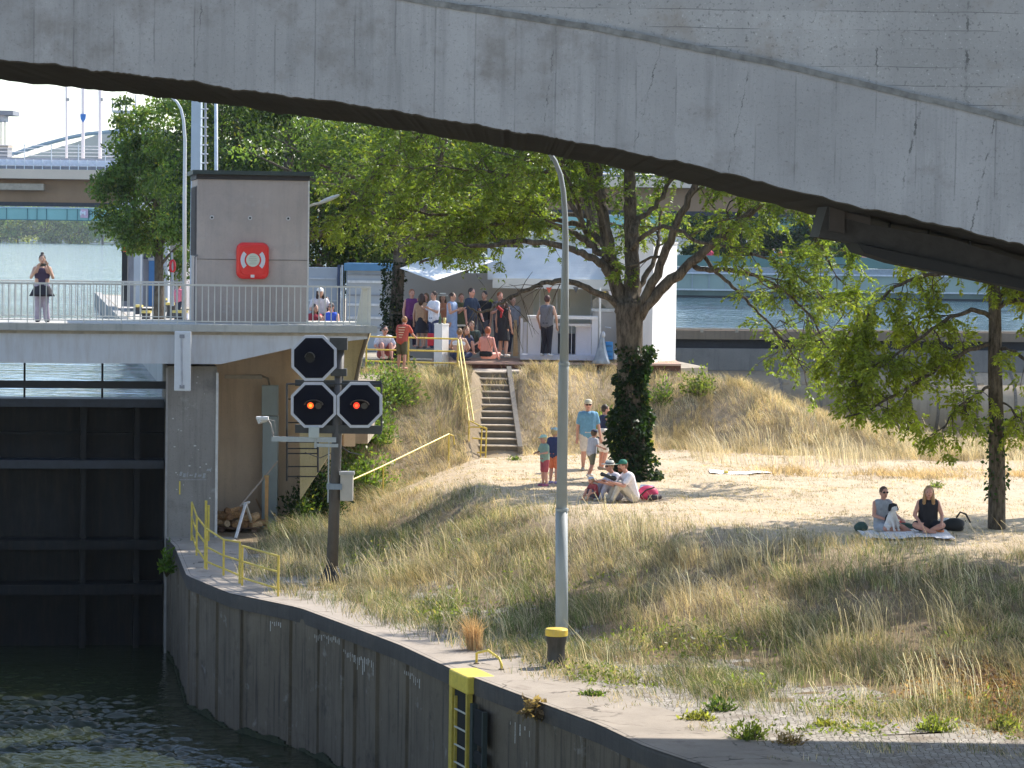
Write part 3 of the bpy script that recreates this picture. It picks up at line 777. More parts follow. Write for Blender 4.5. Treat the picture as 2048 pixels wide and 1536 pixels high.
# ================================================================== light signals on the quay
galv = M((0.40,0.44,0.47), 0.4, 0.1, 8, metal=0.3)
dkst = M((0.05,0.052,0.055), 0.5, 0.25, 6)
SY = 62.4
sb0 = gnd(663, 1170)
SY = sb0.y
sig = thing('signal_mast', 'dark grey signal mast carrying cage, equipment box and camera arm above the quay', 'signal mast', tuple(sb0))
bp = Vector((sb0.x, SY, sb0.z))
tp_ = at(681, 676, SY)
polem = M((0.085,0.08,0.078), 0.5, 0.2, 5, dirt=(.14,.1,.08), dirt_amt=.4)
b = MB(); b.tube([bp, bp+(tp_-bp)*.5, tp_], [.125,.11,.09], 14); b.build('pole', polem, sig, smooth=True)
b = MB(); b.lathe(bp, [(0.30,-.25),(0.29,.03),(0.15,.34),(0.125,.36)], 6); b.build('base_plate', M((0.035,0.036,0.04), .5), sig)
for an in range(6):
    d = Vector((math.cos(an*1.047+.4), math.sin(an*1.047+.4), 0))
    b = MB(); b.prism([bp+d*.12+Vector((0,0,.42)), bp+d*.33+Vector((0,0,.02)), bp+d*.12+Vector((0,0,.02))], Vector((-d.y,d.x,0))*.02); b.build('base_fin', dkst, sig)
for y0,y1,w_ in ((676,700,22),(738,752,20)):
    b = MB(); b.obox(*pboard(681-w_,y0,681+w_*.6,y1,SY-.14,.28)); b.build('clamp', dkst, sig)
# cage
cg = []
bk, fr = SY+.38, SY-.08
for Y in (fr, bk):
    for (xa,ya,xb,yb) in ((574,768,574,858),(574,768,763,768),(763,768,763,862)):
        cg.append((at(xa,ya,Y), at(xb,yb,Y)))
for x, y in ((574,768),(763,768),(574,858),(763,858),(668,768)): cg.append((at(x,y,fr), at(x,y,bk)))
b = MB()
for a_, c_ in cg: b.tube([a_, c_], .022, 6)
b.build('cage_frame', dkst, sig)
b = MB(); b.obox(*pboard(590,852,763,866,fr-.02,.14)); b.build('cross_beam', dkst, sig)
b = MB(); b.obox(*pboard(590,762,763,772,fr+.02,.1)); b.build('cross_beam', dkst, sig)
b = MB(); b.obox(*pboard(622,770,720,850,SY+.12,.03)); b.build('back_plate', M((0.03,0.03,0.032),.6), sig)
# equipment box & conduit
b = MB(); b.obox(*pboard(680,948,706,1002,SY-.12,.24)); bx = b.build('equipment_box', M((0.50,0.47,0.43),.5,.06), sig, bevel=.015)
b = MB(); b.obox(*pboard(678,944,708,950,SY-.15,.3)); b.build('box_lid', M((0.42,0.41,0.40),.5), bx)
b = MB(); b.obox(*pboard(653,968,684,979,SY-.16,.32)); b.build('strap', M((0.22,0.27,0.33),.4), sig)
b = MB(); b.tube([at(658,880,SY-.14), at(657,950,SY-.14), at(656,1005,SY-.15)], .016, 6); b.build('conduit', galv, sig)
b = MB(); b.tube([at(664,905,SY+.02), at(640,916,SY+.1), at(610,905,SY+.2)], .01, 5); b.tube([at(676,890,SY), at(700,905,SY+.05), at(725,910,SY+.1)], .012, 5); b.build('cable', dkst, sig)
# camera arm
b = MB(); b.obox(*pboard(543,875,672,883,SY-.2,.08)); arm = b.build('camera_arm', galv, sig)
b = MB(); b.obox(*pboard(628,888,676,894,SY-.2,.07)); b.build('arm_brace', galv, arm)
b = MB(); b.tube([at(631,878,SY-.2), at(631,896,SY-.2)], .022, 8); b.build('arm_post', galv, arm)
b = MB(); b.obox(*pboard(617,854,638,876,SY-.24,.14)); b.build('junction_box', M((0.50,0.56,0.56),.4,.05), sig, bevel=.01)
cm = MB(); c0, c1 = at(517,842,SY-.3), at(534,838,SY-.16)
cm.tube([c0, c1], .065, 4); camo = cm.build('security_camera', M((0.70,0.71,0.72),.35,.04), sig)
b = MB(); b.obox(*pboard(512,834,536,839,SY-.34,.2)); b.build('sun_shield', M((0.75,0.76,0.78),.4,.04), camo)
b = MB(); b.tube([c1, at(541,848,SY-.18), at(546,868,SY-.18), at(545,880,SY-.18)], .02, 6); b.tube([c1, at(549,842,SY-.2), at(551,860,SY-.2), at(545,874,SY-.2)], .008, 5); b.build('camera_bracket', M((0.30,0.28,0.27),.5), camo)
# octagonal signal boards
def octo(cx, cy, r, Y):
    return [at(cx+r*math.cos(R(22.5+45*i))/math.cos(R(22.5))*.995, cy-r*math.sin(R(22.5+45*i))/math.cos(R(22.5)), Y) for i in range(8)]
navy = M((0.005,0.006,0.016), .6, .15, 3, spec=.15); rimm = M((0.62,0.64,0.72), .45, .04, 5)
for (cx, cy, lit, lbl) in ((628,716,None,'unlit octagonal navy signal board with white rim, topmost on the dark mast'),
                     (627,810,(1.0,.20,.015),'octagonal signal board with orange light below the unlit one on the mast'),
                     (719,810,(1.0,.075,.02),'octagonal signal board with red orange light on the right end of the cage')):
    sY = SY-.16
    c_ = at(cx, cy, sY)
    t_ = thing('signal_board', lbl, 'signal', tuple(c_), group='octagonal signal boards on the mast')
    b = MB(); b.prism(octo(cx, cy, 45.5, sY), (0,.06,0)); b.build('rim', rimm, t_)
    b = MB(); b.prism(octo(cx, cy, 40, sY-.008), (0,.006,0)); b.build('face', navy, t_)
    ox = cx-7 if lit is None else cx-2
    lx = cx-8 if lit is None else cx-6
    lc_ = at(lx, cy+ (0 if lit is None else 1), sY-.03)
    b = MB(); b.tube([lc_+Vector((0,.03,0)), lc_], .085 if lit else .1, 16); b.build('lamp_ring', M((0.012,0.012,0.014),.5), t_)
    if lit:
        b = MB(); b.tube([lc_-Vector((0,.012,0)), lc_-Vector((0,.002,0))], .066, 16); b.build('lens', emit((lit[0], lit[1]*.55, lit[2]), .62), t_)
        b = MB(); b.tube([lc_-Vector((0,.02,0)), lc_-Vector((0,.013,0))], .036, 14); b.build('lens_core', emit((1,lit[1]*1.5,.03), .9), t_)
        wv = .20
    else: wv = .13
    # hooded visor: half tube above the lens
    v_, f_ = [], []
    for k, yy in enumerate((sY-.01, sY-.24)):
        for i in range(13):
            a = math.pi*i/12
            for rr in (1.0, .9):
                v_.append((lc_.x+ (wv if lit else .105)*rr*math.cos(a) + (.07 if lit else 0), yy, lc_.z+(.02)+.105*rr*math.sin(a)))
    for i in range(12):
        a = 2*i
        f_ += [(a, a+2, a+28, a+26), (a+1, a+27, a+29, a+3), (a+26, a+28, a+29, a+27), (a, a+1, a+3, a+2)]
    b = MB(); b.add(v_, f_); b.build('visor', M((0.06,0.058,0.055) if not lit else (0.07,0.05,0.035),.35), t_)
    if lit:
        b = MB(); b.tube([lc_+Vector((.17,.02,.0)), lc_+Vector((.17,-.1,0))], .07, 12); b.build('second_lens', M((0.01,0.008,0.008),.15), t_)

# ================================================================== yellow railings
yl = M((0.72,0.55,0.10), 0.45, 0.15, 9, dirt=(.35,.22,.08), dirt_amt=.35)
def rail_thing(name, label, posts, hts, rails, rad=.022, double=(), z_of=None):
    """posts: list of base points; hts post height; rails: list of heights, each a rail along the post tops"""
    t_ = thing(name, label, 'railing', tuple(posts[0]))
    for i, p in enumerate(posts):
        b = MB(); b.tube([p-Vector((0,0,.05)), p+Vector((0,0,hts[i]))], rad*1.1, 8)
        if i in double: b.tube([p+Vector((.10,.06,-.05)), p+Vector((.10,.06,hts[i]))], rad*1.1, 8)
        b.build('post', yl, t_)
    for h in rails:
        b = MB(); b.tube([p+Vector((0,0,hts[i]*h)) for i, p in enumerate(posts)], rad, 8); b.build('rail', yl, t_)
    return t_
# quay edge railing: from the pier out along the edge
qp = [(384,1075),(396,1115),(412,1138),(478,1165),(482,1172)]
P_ = [gp(383,1082), gp(393,1112), gp(410,1137)]
rail_thing('quay_railing', 'yellow quay railing running from the pier corner along the wall edge', P_+[gp(410.5,1138)], [.93,.9,.9,.9], (1.0,.62,.2))
P2_ = [gp(412,1139), gp(478,1170), gp(482,1171)]
t_ = rail_thing('quay_railing', 'sagging yellow railing between the pier steps and the middle pair of posts', [gp(413,1140), gp(447,1152), gp(479,1168)], [.92,.80,.9], (.98,.55,.2))
t_ = rail_thing('quay_railing', 'bent yellow railing section ending nearest the signal mast foot', [gp(484,1172), gp(556,1194)], [.86,.85], (.98,.6,.2))
b = MB(); b.prism([gp(404,1083), gp(418,1084), gp(418,1084)+Vector((0,0,.75)), gp(404,1083)+Vector((0,0,.93))], (0,.04,0))
t_ = thing('yellow_post', 'yellow folded plate post standing behind the quay railing by the pier', 'post', tuple(gp(408,1083)))
b = MB(); p = gp(409,1083); b.obox(p, PX*.06, AX*.05, (0,0,.98)); b.build('upright', yl, t_)
b = MB(); b.obox(p+PX*.07, PX*.05, AX*.16, (0,0,.86)); b.build('side_plate', yl, t_)

# lower handrail up the bank
def gl_(px, py): return gnd(px, py)
hr = thing('bank_handrail', 'long yellow handrail climbing the grassy bank from the ivy to the stairs', 'handrail', tuple(gnd(626,1050)))
a0, a1 = at(626,1008,76.0), at(898,868,81.5)
b = MB(); b.tube([a0, at(641,988,76.3), at(760,935,78.7), a1, a1+Vector((.12,.1,-.06)), a1+Vector((.15,.12,-.3))], .022, 8); b.build('rail', yl, hr)
b = MB(); b.tube([at(626,1030,76.0), at(660,1012,76.6)], .02, 8); b.build('rail', yl, hr)
for p in (a0, a0+(a1-a0)*.5, a1):
    b = MB(); b.tube([p, Vector((p.x, p.y, gz(p.x, p.y)-.1))], .022, 8); b.build('post', yl, hr)

# ================================================================== stairs up the bank
st0, st1 = gnd(1000, 903), None
NST = 12
sw = 1.16
sdir = Vector((-0.02, 1, 0)).normalized()
sfoot = gp(994, 903, 1.42)
ztop = 3.5
stairs = thing('stone_stairs', 'weathered concrete stairs with twelve risers darkened as if shaded climbing the dry grass bank', 'stairs', tuple(sfoot))
stm = concrete('shaded_step_concrete', (0.17,0.15,0.125), streak=.5, pit=.5, dark=(.09,.08,.07), stain=(.12,.11,.09), stain_amt=.5)  # dark colour carries the shade on the risers
lit_tread = M((0.62,0.53,0.43), .9, .2, 8)  # treads paler than the risers, sunlight put into the colour
rise = (ztop-1.42)/NST; run = .29
sx = lambda i: sdir*(run*i)
stop_x = at(973, 750, sfoot.y+run*NST).x
for i in range(NST):
    o = sfoot + Vector(((stop_x-sfoot.x)*i/(NST-1), run*i, rise*i)) - Vector((sw/2, 0, .6))
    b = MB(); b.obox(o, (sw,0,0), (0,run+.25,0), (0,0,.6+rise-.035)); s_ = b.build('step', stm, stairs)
    b = MB(); b.obox(o+Vector((0,-.02,.6+rise-.035)), (sw,0,0), (0,run+.03,0), (0,0,.035)); b.build('lit_tread', lit_tread, s_)
o0 = sfoot+Vector((sw/2,-.1,-.5)); dv = Vector((stop_x-sfoot.x, run*NST, rise*NST))
b = MB(); b.prism([o0, o0+dv, o0+dv+Vector((0,0,.66)), o0+Vector((0,0,.66))], (.13,0,0)); b.build('side_kerb', concrete('kerb_conc',(0.24,0.215,0.185), streak=.4), stairs)
o0 = sfoot+Vector((-sw/2-.1,-.1,-.5))
b = MB(); b.prism([o0, o0+dv, o0+dv+Vector((0,0,.6)), o0+Vector((0,0,.6))], (.1,0,0)); b.build('side_kerb', concrete('kerb_conc2',(0.22,0.2,0.17), streak=.4), stairs)
b = MB(); b.obox(sfoot+Vector((stop_x-sfoot.x-.75, run*NST+.26, rise*NST-.6)), (1.7,0,0), (0,1.5,0), (0,0,.6)); tag(b.build('landing_slab', M((0.50,0.44,0.38),.9,.15,3)), kind='structure')
# terrace railing and stair railing
YT = 85.0
top_l, top_r = at(733,673,YT), at(916,678,YT+.8)
tr = thing('terrace_railing', 'yellow railing along the terrace edge above the bank left of the stairs', 'railing', tuple(top_l))
bot_z = 3.45
for h0, h1 in ((673,678),(699,703),(722,727)):
    b = MB(); b.tube([at(733,h0,YT), at(916,h1,YT+.8)], .024, 8); b.build('rail', yl, tr)
for px_, py_ in ((733,673),(817,675),(916,678)):
    yy = YT+.8*(px_-733)/183
    a_ = at(px_, py_, yy); b = MB(); b.tube([a_, Vector((a_.x, a_.y, gz(a_.x, a_.y)-.2))], .026, 8); b.build('post', yl, tr)
srl = thing('stair_railing', 'yellow sloping railing down the left side of the concrete stairs', 'railing', tuple(at(916,678,YT+.8)))
for dx in (0, .13):
    a_, c_ = at(916,679,YT+.8)+Vector((dx*.6,0,0)), at(938,842,sfoot.y)+Vector((dx,0,0))
    b = MB(); b.tube([a_, c_], .024, 8); b.build('rail', yl, srl)
a_, c_ = at(917,722,YT+.8), at(941,880,sfoot.y)
b = MB(); b.tube([a_, c_], .02, 8); b.build('rail', yl, srl)
for f_ in (.0,.33,.66,1.0):
    p = at(916,679,YT+.8).lerp(at(938,842,sfoot.y), f_); b = MB(); b.tube([p, Vector((p.x,p.y,p.z-1.0))], .022, 8); b.build('post', yl, srl)
gt = thing('stair_gate', 'small yellow tube gate frame standing at the foot of the stairs', 'gate', tuple(gnd(954,920)))
gA = [at(938,856,sfoot.y-.2), at(973,856,sfoot.y-.35), at(971,922,sfoot.y-.35), at(938,900,sfoot.y-.2)]
b = MB(); b.tube([gA[3], gA[0], gA[0]+Vector((.06,0,.03)), gA[1]-Vector((.06,0,-.02)), gA[1], gA[2]], .022, 8); b.build('frame_tube', yl, gt)
b = MB(); b.tube([at(940,905,sfoot.y-.2), at(971,905,sfoot.y-.35)], .02, 8); b.tube([at(945,876,sfoot.y-.2), at(972,879,sfoot.y-.35)], .02, 8); b.build('bar', yl, gt)
b = MB(); b.tube([at(964,858,sfoot.y-.3), at(960,925,sfoot.y-.3)], .02, 8); b.build('bar', yl, gt)
b = MB(); b.tube([at(941,842,sfoot.y-.15), at(972,858,sfoot.y-.35)], .02, 8); b.build('bar', yl, gt)

# ================================================================== lamp post and bollard on the near quay
lp = gp(1124, 1300, 0.05)
LPY = lp.y
lpost = thing('street_lamp', 'tall pale grey street lamp curving at the top behind the black bollard', 'street lamp', tuple(lp))
lm = M((0.40,0.44,0.47), 0.5, 0.06, 2, metal=0.0, dirt=(.34,.36,.36), dirt_amt=.4)
b = MB(); b.tube([lp-Vector((0,0,.1)), at(1123,1020,LPY)], [.112,.107], 16); b.build('lower_tube', lm, lpost, smooth=True)
b = MB(); b.tube([at(1123,1020,LPY), at(1127,740,LPY), at(1128,727,LPY)], [.094,.09,.09], 16); b.build('middle_tube', lm, lpost, smooth=True)
up = [(1128,727,.082),(1130,560,.066),(1131,480,.056),(1130,430,.05),(1127,385,.046),(1121,350,.044),(1110,322,.042),(1093,298,.04),(1070,276,.038),(1030,250,.036)]
b = MB(); b.tube([at(x,y,LPY) for x,y,_ in up], [r for _,_,r in up], 12); b.build('curved_arm', lm, lpost, smooth=True)
b = MB(); b.obox(at(1030,250,LPY)-Vector((.6,.1,.02)), (.62,0,.0), (0,.2,0), (0,0,.09)); b.build('lamp_head', lm, lpost, bevel=.03)
b = MB(); b.obox(at(1119,1285,LPY)-Vector((0,.13,0)), (.09,0,0), (0,.02,0), (0,0,.35)); b.build('service_hatch', M((0.36,0.39,0.42),.4,.05), lpost)
for yy in (1019,727):
    b = MB(); b.tube([at(1124 if yy>900 else 1128,yy+3,LPY), at(1124 if yy>900 else 1128,yy-2,LPY)], [.118 if yy>900 else .1]*2, 16); b.build('collar', lm, lpost)
b0 = gp(1112, 1333, 0.012)
bol = thing('mooring_bollard', 'black flared mooring bollard with yellow cap at the foot of the street lamp', 'bollard', tuple(b0))
b = MB(); b.lathe(b0, [(.185,0),(.175,.05),(.15,.22),(.148,.34),(.165,.44),(.178,.5),(.178,.53)], 24); b.build('shaft', M((0.022,0.021,0.022), .45, .4, 7, dirt=(.12,.11,.1), dirt_amt=.35), bol, smooth=True)
b = MB(); b.lathe(b0, [(.18,.53),(.195,.535),(.196,.635),(.18,.655),(.05,.668),(.002,.669)], 24); b.build('cap', M((0.78,0.55,0.06), .45, .08, 6, dirt=(.6,.5,.3), dirt_amt=.3), bol)

# ================================================================== things by the abutment wall
cabn = thing('cable_cabinet', 'tall pale blue steel cable cabinet fixed to the tan abutment wall', 'cabinet', tuple(on_lock(2.6,2.9,0)))
cs = at(522,1048,75.4); ce = at(555,1048,75.4)
cblue = M((0.36,0.43,0.46), .45, .06, 3, dirt=(.28,.30,.30), dirt_amt=.3)
b = MB(); b.obox(*pboard(523,833,556,1058,75.15,.28)); b.build('lower_door', cblue, cabn, bevel=.01)
b = MB(); b.obox(*pboard(523,771,556,831,75.17,.26)); b.build('upper_door', cblue, cabn, bevel=.01)
b = MB(); b.tube([at(539,771,75.2), at(536,757,75.2), at(522,751,75.2), at(450,752,75.2)], .025, 8); b.build('conduit', M((0.2,0.17,0.14),.6), cabn)
b = MB(); b.obox(*pboard(449,751,524,757,75.1,.1)); tl = b.build('tube_light', M((0.42,0.37,0.31),.5), None)
tag(tl, 'narrow strip light fixed high on the tan abutment wall', 'light')
# dark wall ladder
ld = thing('steel_ladder', 'thin black steel ladder hanging on the abutment wall below the signal cage', 'ladder', tuple(at(574,960,74.0)))
for x in (574, 636):
    b = MB(); b.tube([at(x,772,73.6), at(x,962 if x==574 else 945,73.6)], .026, 6); b.build('stile', M((0.02,0.02,0.022),.5), ld)
for yy in (798,845,884,897,907,933,953):
    b = MB(); b.tube([at(574,yy,73.6), at(636,yy,73.6)], .018, 6); b.build('rung', M((0.02,0.02,0.022),.5), ld)
# firewood on a pallet
fw = gp(480, 1062, 0)
pal = thing('wooden_pallet', 'weathered wooden pallet under the split firewood by the tan wall', 'pallet', tuple(fw))
pw = M((0.17,0.10,0.07), .85, .3, 12)
for yy in (-.35, 0, .35):
    for xx in (-.42, 0, .38):
        b = MB(); b.box(fw.x+xx-.06, fw.x+xx+.06, fw.y+yy-.06, fw.y+yy+.06, .01, .1); b.build('block', pw, pal)
for k in range(5):
    b = MB(); b.box(fw.x-.52, fw.x+.52, fw.y-.42+.19*k, fw.y-.42+.19*k+.12, .101, .125); b.build('board', pw, pal)
rng = random.Random(11)
logcols = [(.52,.33,.17),(.44,.25,.11),(.60,.44,.27),(.35,.19,.09)]
lps = []
for k in range(4):
    m_ = M(logcols[k], .85, .35, 25, bmp=.3); b = MB()
    L = .33; r_ = .095
    pts = [(r_,0),(r_*.7,r_*.75),(0,r_*1.05),(-r_*.7,r_*.7),(-r_*.95,.0),(-.2*r_,-r_*.55),(.5*r_,-r_*.5)]
    b.prism([Vector((-L/2, x, z)) for x, z in pts], (L, .0, .0))
    o = b.build('split_log', m_, None); tag(o, None, 'log', 'split logs piled on the pallet'); lps.append(o)
protos = list(lps); n_ = 0
logmeta = []
for row, (cnt, z) in enumerate(((7,.21),(6,.36),(4,.50))):
    for i in range(cnt):
        for dep in ((-.22,.12) if row < 2 else (-.1,)):
            k = rng.randrange(4)
            o = protos[k] if n_ == k and n_ < 4 else None
            src = protos[n_] if n_ < 4 else protos[k]
            o = src if n_ < 4 else link(src.copy())
            n_ += 1
            o.location = (fw.x-.46+.15*i+.07*row+rng.uniform(-.04,.04), fw.y+dep+rng.uniform(-.05,.05), z+rng.uniform(-.02,.03))
            o.rotation_euler = (rng.uniform(0,6.28), rng.uniform(-.25,.25), rng.uniform(-.9,.9) if rng.random()<.5 else 1.57+rng.uniform(-.4,.4))
            o['label'] = 'split orange brown firewood log piled on the pallet by the tan wall'
            o['group'] = 'split logs piled on the pallet'
# sawhorse, orange post, leaning poles
sh = thing('trestle', 'white a-shaped trestle standing in front of the firewood pile', 'trestle', tuple(gp(478,1078)))
ap = at(491,1008,73.2); wt = M((0.72,0.70,0.68),.5,.08)
for q_ in (gp(471,1077), gp(509,1062)):
    b = MB(); b.tube([ap, q_], .04, 6); b.build('leg', wt, sh)
b = MB(); b.tube([ap+Vector((-.04,-.02,0)), ap+Vector((.04,.5,0))], .035, 6); b.build('top_bar', wt, sh)
op = thing('timber_post', 'sunlit orange timber post leaning upright beside the blue cabinet', 'post', tuple(gp(533,1058)))
b = MB(); b.obox(*pboard(529,953,537,1060,74.6,.1)); b.build('timber', M((0.66,0.38,0.16),.7,.15,8), op)
b = MB(); b.obox(*pboard(528,951,538,955,74.58,.13)); b.build('cap', M((0.6,0.42,0.2),.7), op)
lpz = MB(); lpz.tube([gp(438,1062), at(556,922,74.9)], .022, 6); o = lpz.build('leaning_pole', M((0.55,0.47,0.42),.6), None)
tag(o, 'thin pale pole leaning diagonally from the ground to the blue cabinet', 'pole')
lpz = MB(); lpz.tube([gp(536,1050)+Vector((0,0,0)), at(512,998,75.2)], .02, 6); o = lpz.build('leaning_pole', M((0.5,0.32,0.2),.6), None)
tag(o, 'short brown pole leaning against the tan wall above the firewood', 'pole')

# ================================================================== posts and mast behind the cabin
t_ = thing('street_lamp', 'slender white street lamp curving over just left of the grey cabin', 'street lamp', tuple(at(369,640,79)))
c = [(369,640),(369,400),(370,280),(367,240),(362,218),(354,204),(340,192)]
b = MB(); b.tube([at(x,y,79) for x,y in c], [.055,.05,.045,.04,.036,.034,.03], 10); b.build('pole', M((0.62,0.65,0.68),.4,.04), t_, smooth=True)
b = MB(); b.obox(at(340,192,79)-Vector((.5,.08,.02)), (.52,0,0), (0,.16,0), (0,0,.08)); b.build('lamp_head', M((0.5,0.52,0.53),.4), t_)
t_ = thing('gantry_mast', 'broad pale blue steel mast with side ladder rising behind the grey cabin', 'mast', tuple(at(393,600,84)))
mb_ = M((0.42,0.50,0.58),.45,.06,2)
b = MB(); b.obox(*pboard(379,150,402,640,84,.5)); b.build('mast_column', mb_, t_)
b = MB(); b.tube([at(411,150,84), at(411,640,84)], .03, 6); ldr = b.build('ladder_rail', M((0.34,0.36,0.4),.5), t_)
for i in range(24):
    y = 200+18*i; b = MB(); b.tube([at(402,y,84.05), at(416,y,84)], .02, 5); b.build('rung', M((0.6,0.62,0.65),.5), ldr)
t_ = thing('flag_pole', 'thin pale pole standing right of the broad mast above the cabin roof', 'pole', tuple(at(433,600,86)))
b = MB(); b.tube([at(433,640,86), at(432,150,86)], [.055,.05], 8); b.build('pole_tube', M((0.55,0.60,0.66),.4), t_, smooth=True)
b = MB(); b.lathe(at(433,640,86), [(.16,0),(.16,.05),(.07,.12)], 10); b.build('base_flange', mb_, t_)

# ================================================================== upper lock approach: building, bollards, signal
UB = 150.0
bl = thing('lock_house', 'pale lock house with grey columns, dark windows and blue door by the upper lock', 'building', tuple(at(300,612,UB)))
wht = M((0.72,0.72,0.72),.6,.05,1); gry = M((0.42,0.45,0.50),.5,.06,1); drk = M((0.10,0.105,0.12),.25,.2,2)
b = MB(); b.obox(*pboard(244,392,372,455,UB-.5,6)); b.build('upper_wall', wht, bl)
b = MB(); b.obox(*pboard(244,455,372,613,UB+1.2,5)); b.build('wall', M((0.30,0.28,0.30),.7,.15,1), bl)
b = MB(); b.obox(*pboard(240,386,376,393,UB-.7,6.4)); b.build('roof', M((0.5,0.5,0.5),.6), bl)
for x0, x1 in ((267,284),(327,338)):
    b = MB(); b.obox(*pboard(x0,455,x1,612,UB-.4,.6)); b.build('column', gry, bl)
    b = MB(); b.obox(*pboard(x1-4,455,x1,612,UB-.42,.1)); b.build('column_edge', wht, bl)
b = MB(); b.obox(*pboard(285,460,327,518,UB+1.1,.2)); wn = b.build('window', drk, bl)
b = MB(); b.obox(*pboard(306,460,310,518,UB+1.05,.1)); b.build('mullion', gry, wn)
b = MB(); b.obox(*pboard(286,482,327,484,UB+1.05,.1)); b.build('mullion', gry, wn)
b = MB(); b.obox(*pboard(297,520,329,612,UB+1.05,.2)); dr = b.build('door', M((0.06,0.20,0.46),.4,.06), bl)
b = MB(); b.obox(*pboard(296,516,330,521,UB+1.0,.1)); b.build('door_frame', gry, dr)
t_ = thing('red_signal', 'black signal post with a glowing red light beside the lock house', 'signal', tuple(at(250,600,140)))
b = MB(); b.obox(*pboard(243,505,255,602,140,.25)); b.build('post', M((0.015,0.015,0.02),.5), t_)
b = MB(); b.obox(*pboard(243,490,266,506,139.9,.3)); b.build('housing', M((0.015,0.015,0.02),.5), t_)
c = at(250,498,139.88); b = MB(); b.tube([c, c-Vector((0,.05,0))], .13, 14); b.build('lens', emit((1,.05,.04),.7), t_)
b = MB(); b.obox(*pboard(258,495,266,500,139.6,.3)); b.build('visor', M((0.015,0.015,0.02),.5), t_)
# railing-side grey sign shape
cap_y = M((0.74,0.58,0.16),.5,.1); shaft = M((0.03,0.03,0.035),.5,.3)
first = None
for i, (x, y, h, r, pos) in enumerate(((256,600,.42,.18,'farthest of the low row by the water'),(268,613,.42,.2,'second of the low row by the water'),(277,628,.45,.2,'third of the low row by the water'),(292,641,.45,.22,'nearest of the low row by the water'),
                       (302,600,.62,.16,'farthest of the tall row by the blue door'),(313,610,.62,.19,'second of the tall row by the blue door'),(326,624,.7,.19,'third of the tall row by the blue door'),(342,636,.72,.24,'fourth of the tall row beside the person in pink'),(360,648,.6,.3,'nearest of the tall row in front of the person in pink'))):
    p = gp(x, y, 3.5)
    t_ = thing('mooring_bollard', 'small yellow capped bollard, '+pos, 'bollard', tuple(p), group='yellow capped bollards along the upper lock')
    b = MB(); b.lathe(p, [(r,0),(r*.82,h*.4),(r*.95,h-.12)], 14); b.build('shaft', shaft, t_)
    b = MB(); b.lathe(p, [(r*1.1,h-.12),(r*1.12,h-.02),(r*.5,h)], 14); b.build('cap', cap_y, t_)
b = MB(); p = gp(253,600,3.5); b.tube([p, at(253,560,p.y)], .05, 6); o = b.build('marker_post', yelb, None); tag(o, 'thin yellow marker post beside the far bollards', 'post')
t_ = thing('life_ring', 'red life ring hung on a post behind the person in pink', 'life ring', tuple(at(345,600,128)))
b = MB(); c = at(345,532,128); b.tube([c+Vector((.09*math.cos(a),.05*math.cos(a),.24*math.sin(a))) for a in np.linspace(0,6.283,20)], .06, 6); b.build('ring', M((0.65,.03,.05),.4), t_)
b = MB(); b.tube([at(346,612,128), at(344,505,128)], .05, 6); b.build('post', gry, t_)

# ================================================================== distant bridges and what stands on them
RB = 210.0
def span(name, x0, x1, y0, y1, Y, th, m, parent):
    a, c = at(x0,y0,Y), at(x1,y0,Y); d = at((x0+x1)/2,y0,Y).z-at((x0+x1)/2,y1,Y).z
    a.z = c.z = (a.z+c.z)/2 - 0
    # keep level in the world: use the z at the left part of the picture
    zz = at(120,y0,Y).z
    b = MB(); b.box(a.x, c.x, Y, Y+th, zz-d, zz); return b.build(name, m, parent)
rb = thing('road_bridge', 'long beige road bridge with pale guard rails crossing far behind the trees', 'bridge', (at(120,400,RB).x, RB, 9))
span('fascia', -900, 2900, 339, 358, RB-1.2, 9, M((0.72,0.57,0.45),.8,.06,.5), rb)
span('girder', -900, 2900, 358.5, 411, RB, 6, M((0.32,0.20,0.12),.8,.15,.4), rb)
span('ledge', -900, 87, 368, 381, RB-.9, 2, M((0.42,0.34,0.26),.8), rb)
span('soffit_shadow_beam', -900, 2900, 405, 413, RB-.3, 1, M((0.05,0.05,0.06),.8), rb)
grl = span('guard_rail', -900, 2900, 320, 332, RB-1.0, .1, M((0.72,0.72,0.80),.5), rb)
span('lower_slats', -900, 2900, 333, 338.7, RB-1.0, .05, M((0.22,0.22,0.25),.6), rb)
for y in (291,297,304,311):
    span('hand_rail', -900, 2900, y, y+1.3, RB-.5+.02*y, .06, M((0.70,0.72,0.76),.5), rb)
span('dark_parapet', -900, 2900, 316, 320, RB-.6, .1, M((0.25,0.27,0.31),.6), rb)
k = 0
for x in range(-60, 300, 18):
    span('rail_post', x, x+1.6, 288 if (k % 3 == 0) else 319, 339, RB-1.15, .08, M((0.70,0.72,0.76),.5), rb); k += 1
mw = M((0.74,0.70,0.72),.5,.04)
for px_, w_, lab in ((133,5,'slim cream pole on the far road bridge, leftmost of three'),(166,7,'white pole with a blue shield on the far road bridge'),(200,7,'white pole with small lamps on the far road bridge, right of the shield')):
    t_ = thing('bridge_pole', lab, 'pole', tuple(at(px_,320,216)), group='pale poles on the far road bridge')
    b = MB(); b.tube([at(px_,322,216), at(px_,100,216)], w_/2/27.6, 8); b.build('pole_tube', mw, t_)
    if px_ == 166:
        b = MB(); b.prism([at(x,y,215.8) for x,y in ((160,228),(172,228),(171,238),(166,245),(161,238))], (0,.1,0)); b.build('shield', M((0.03,0.16,0.50),.4), t_)
    else:
        b = MB(); b.obox(*pboard(px_-1,196,px_+6,202,215.9,.1)); b.build('bracket', M((0.35,0.35,0.37),.5), t_)
t_ = thing('control_tower', 'flat roofed dark control tower at the far left behind the road bridge', 'tower', tuple(at(0,320,225)))
b = MB(); b.obox(*pboard(-40,221,26,229,225,3)); b.build('roof', M((0.24,0.25,0.28),.6), t_)
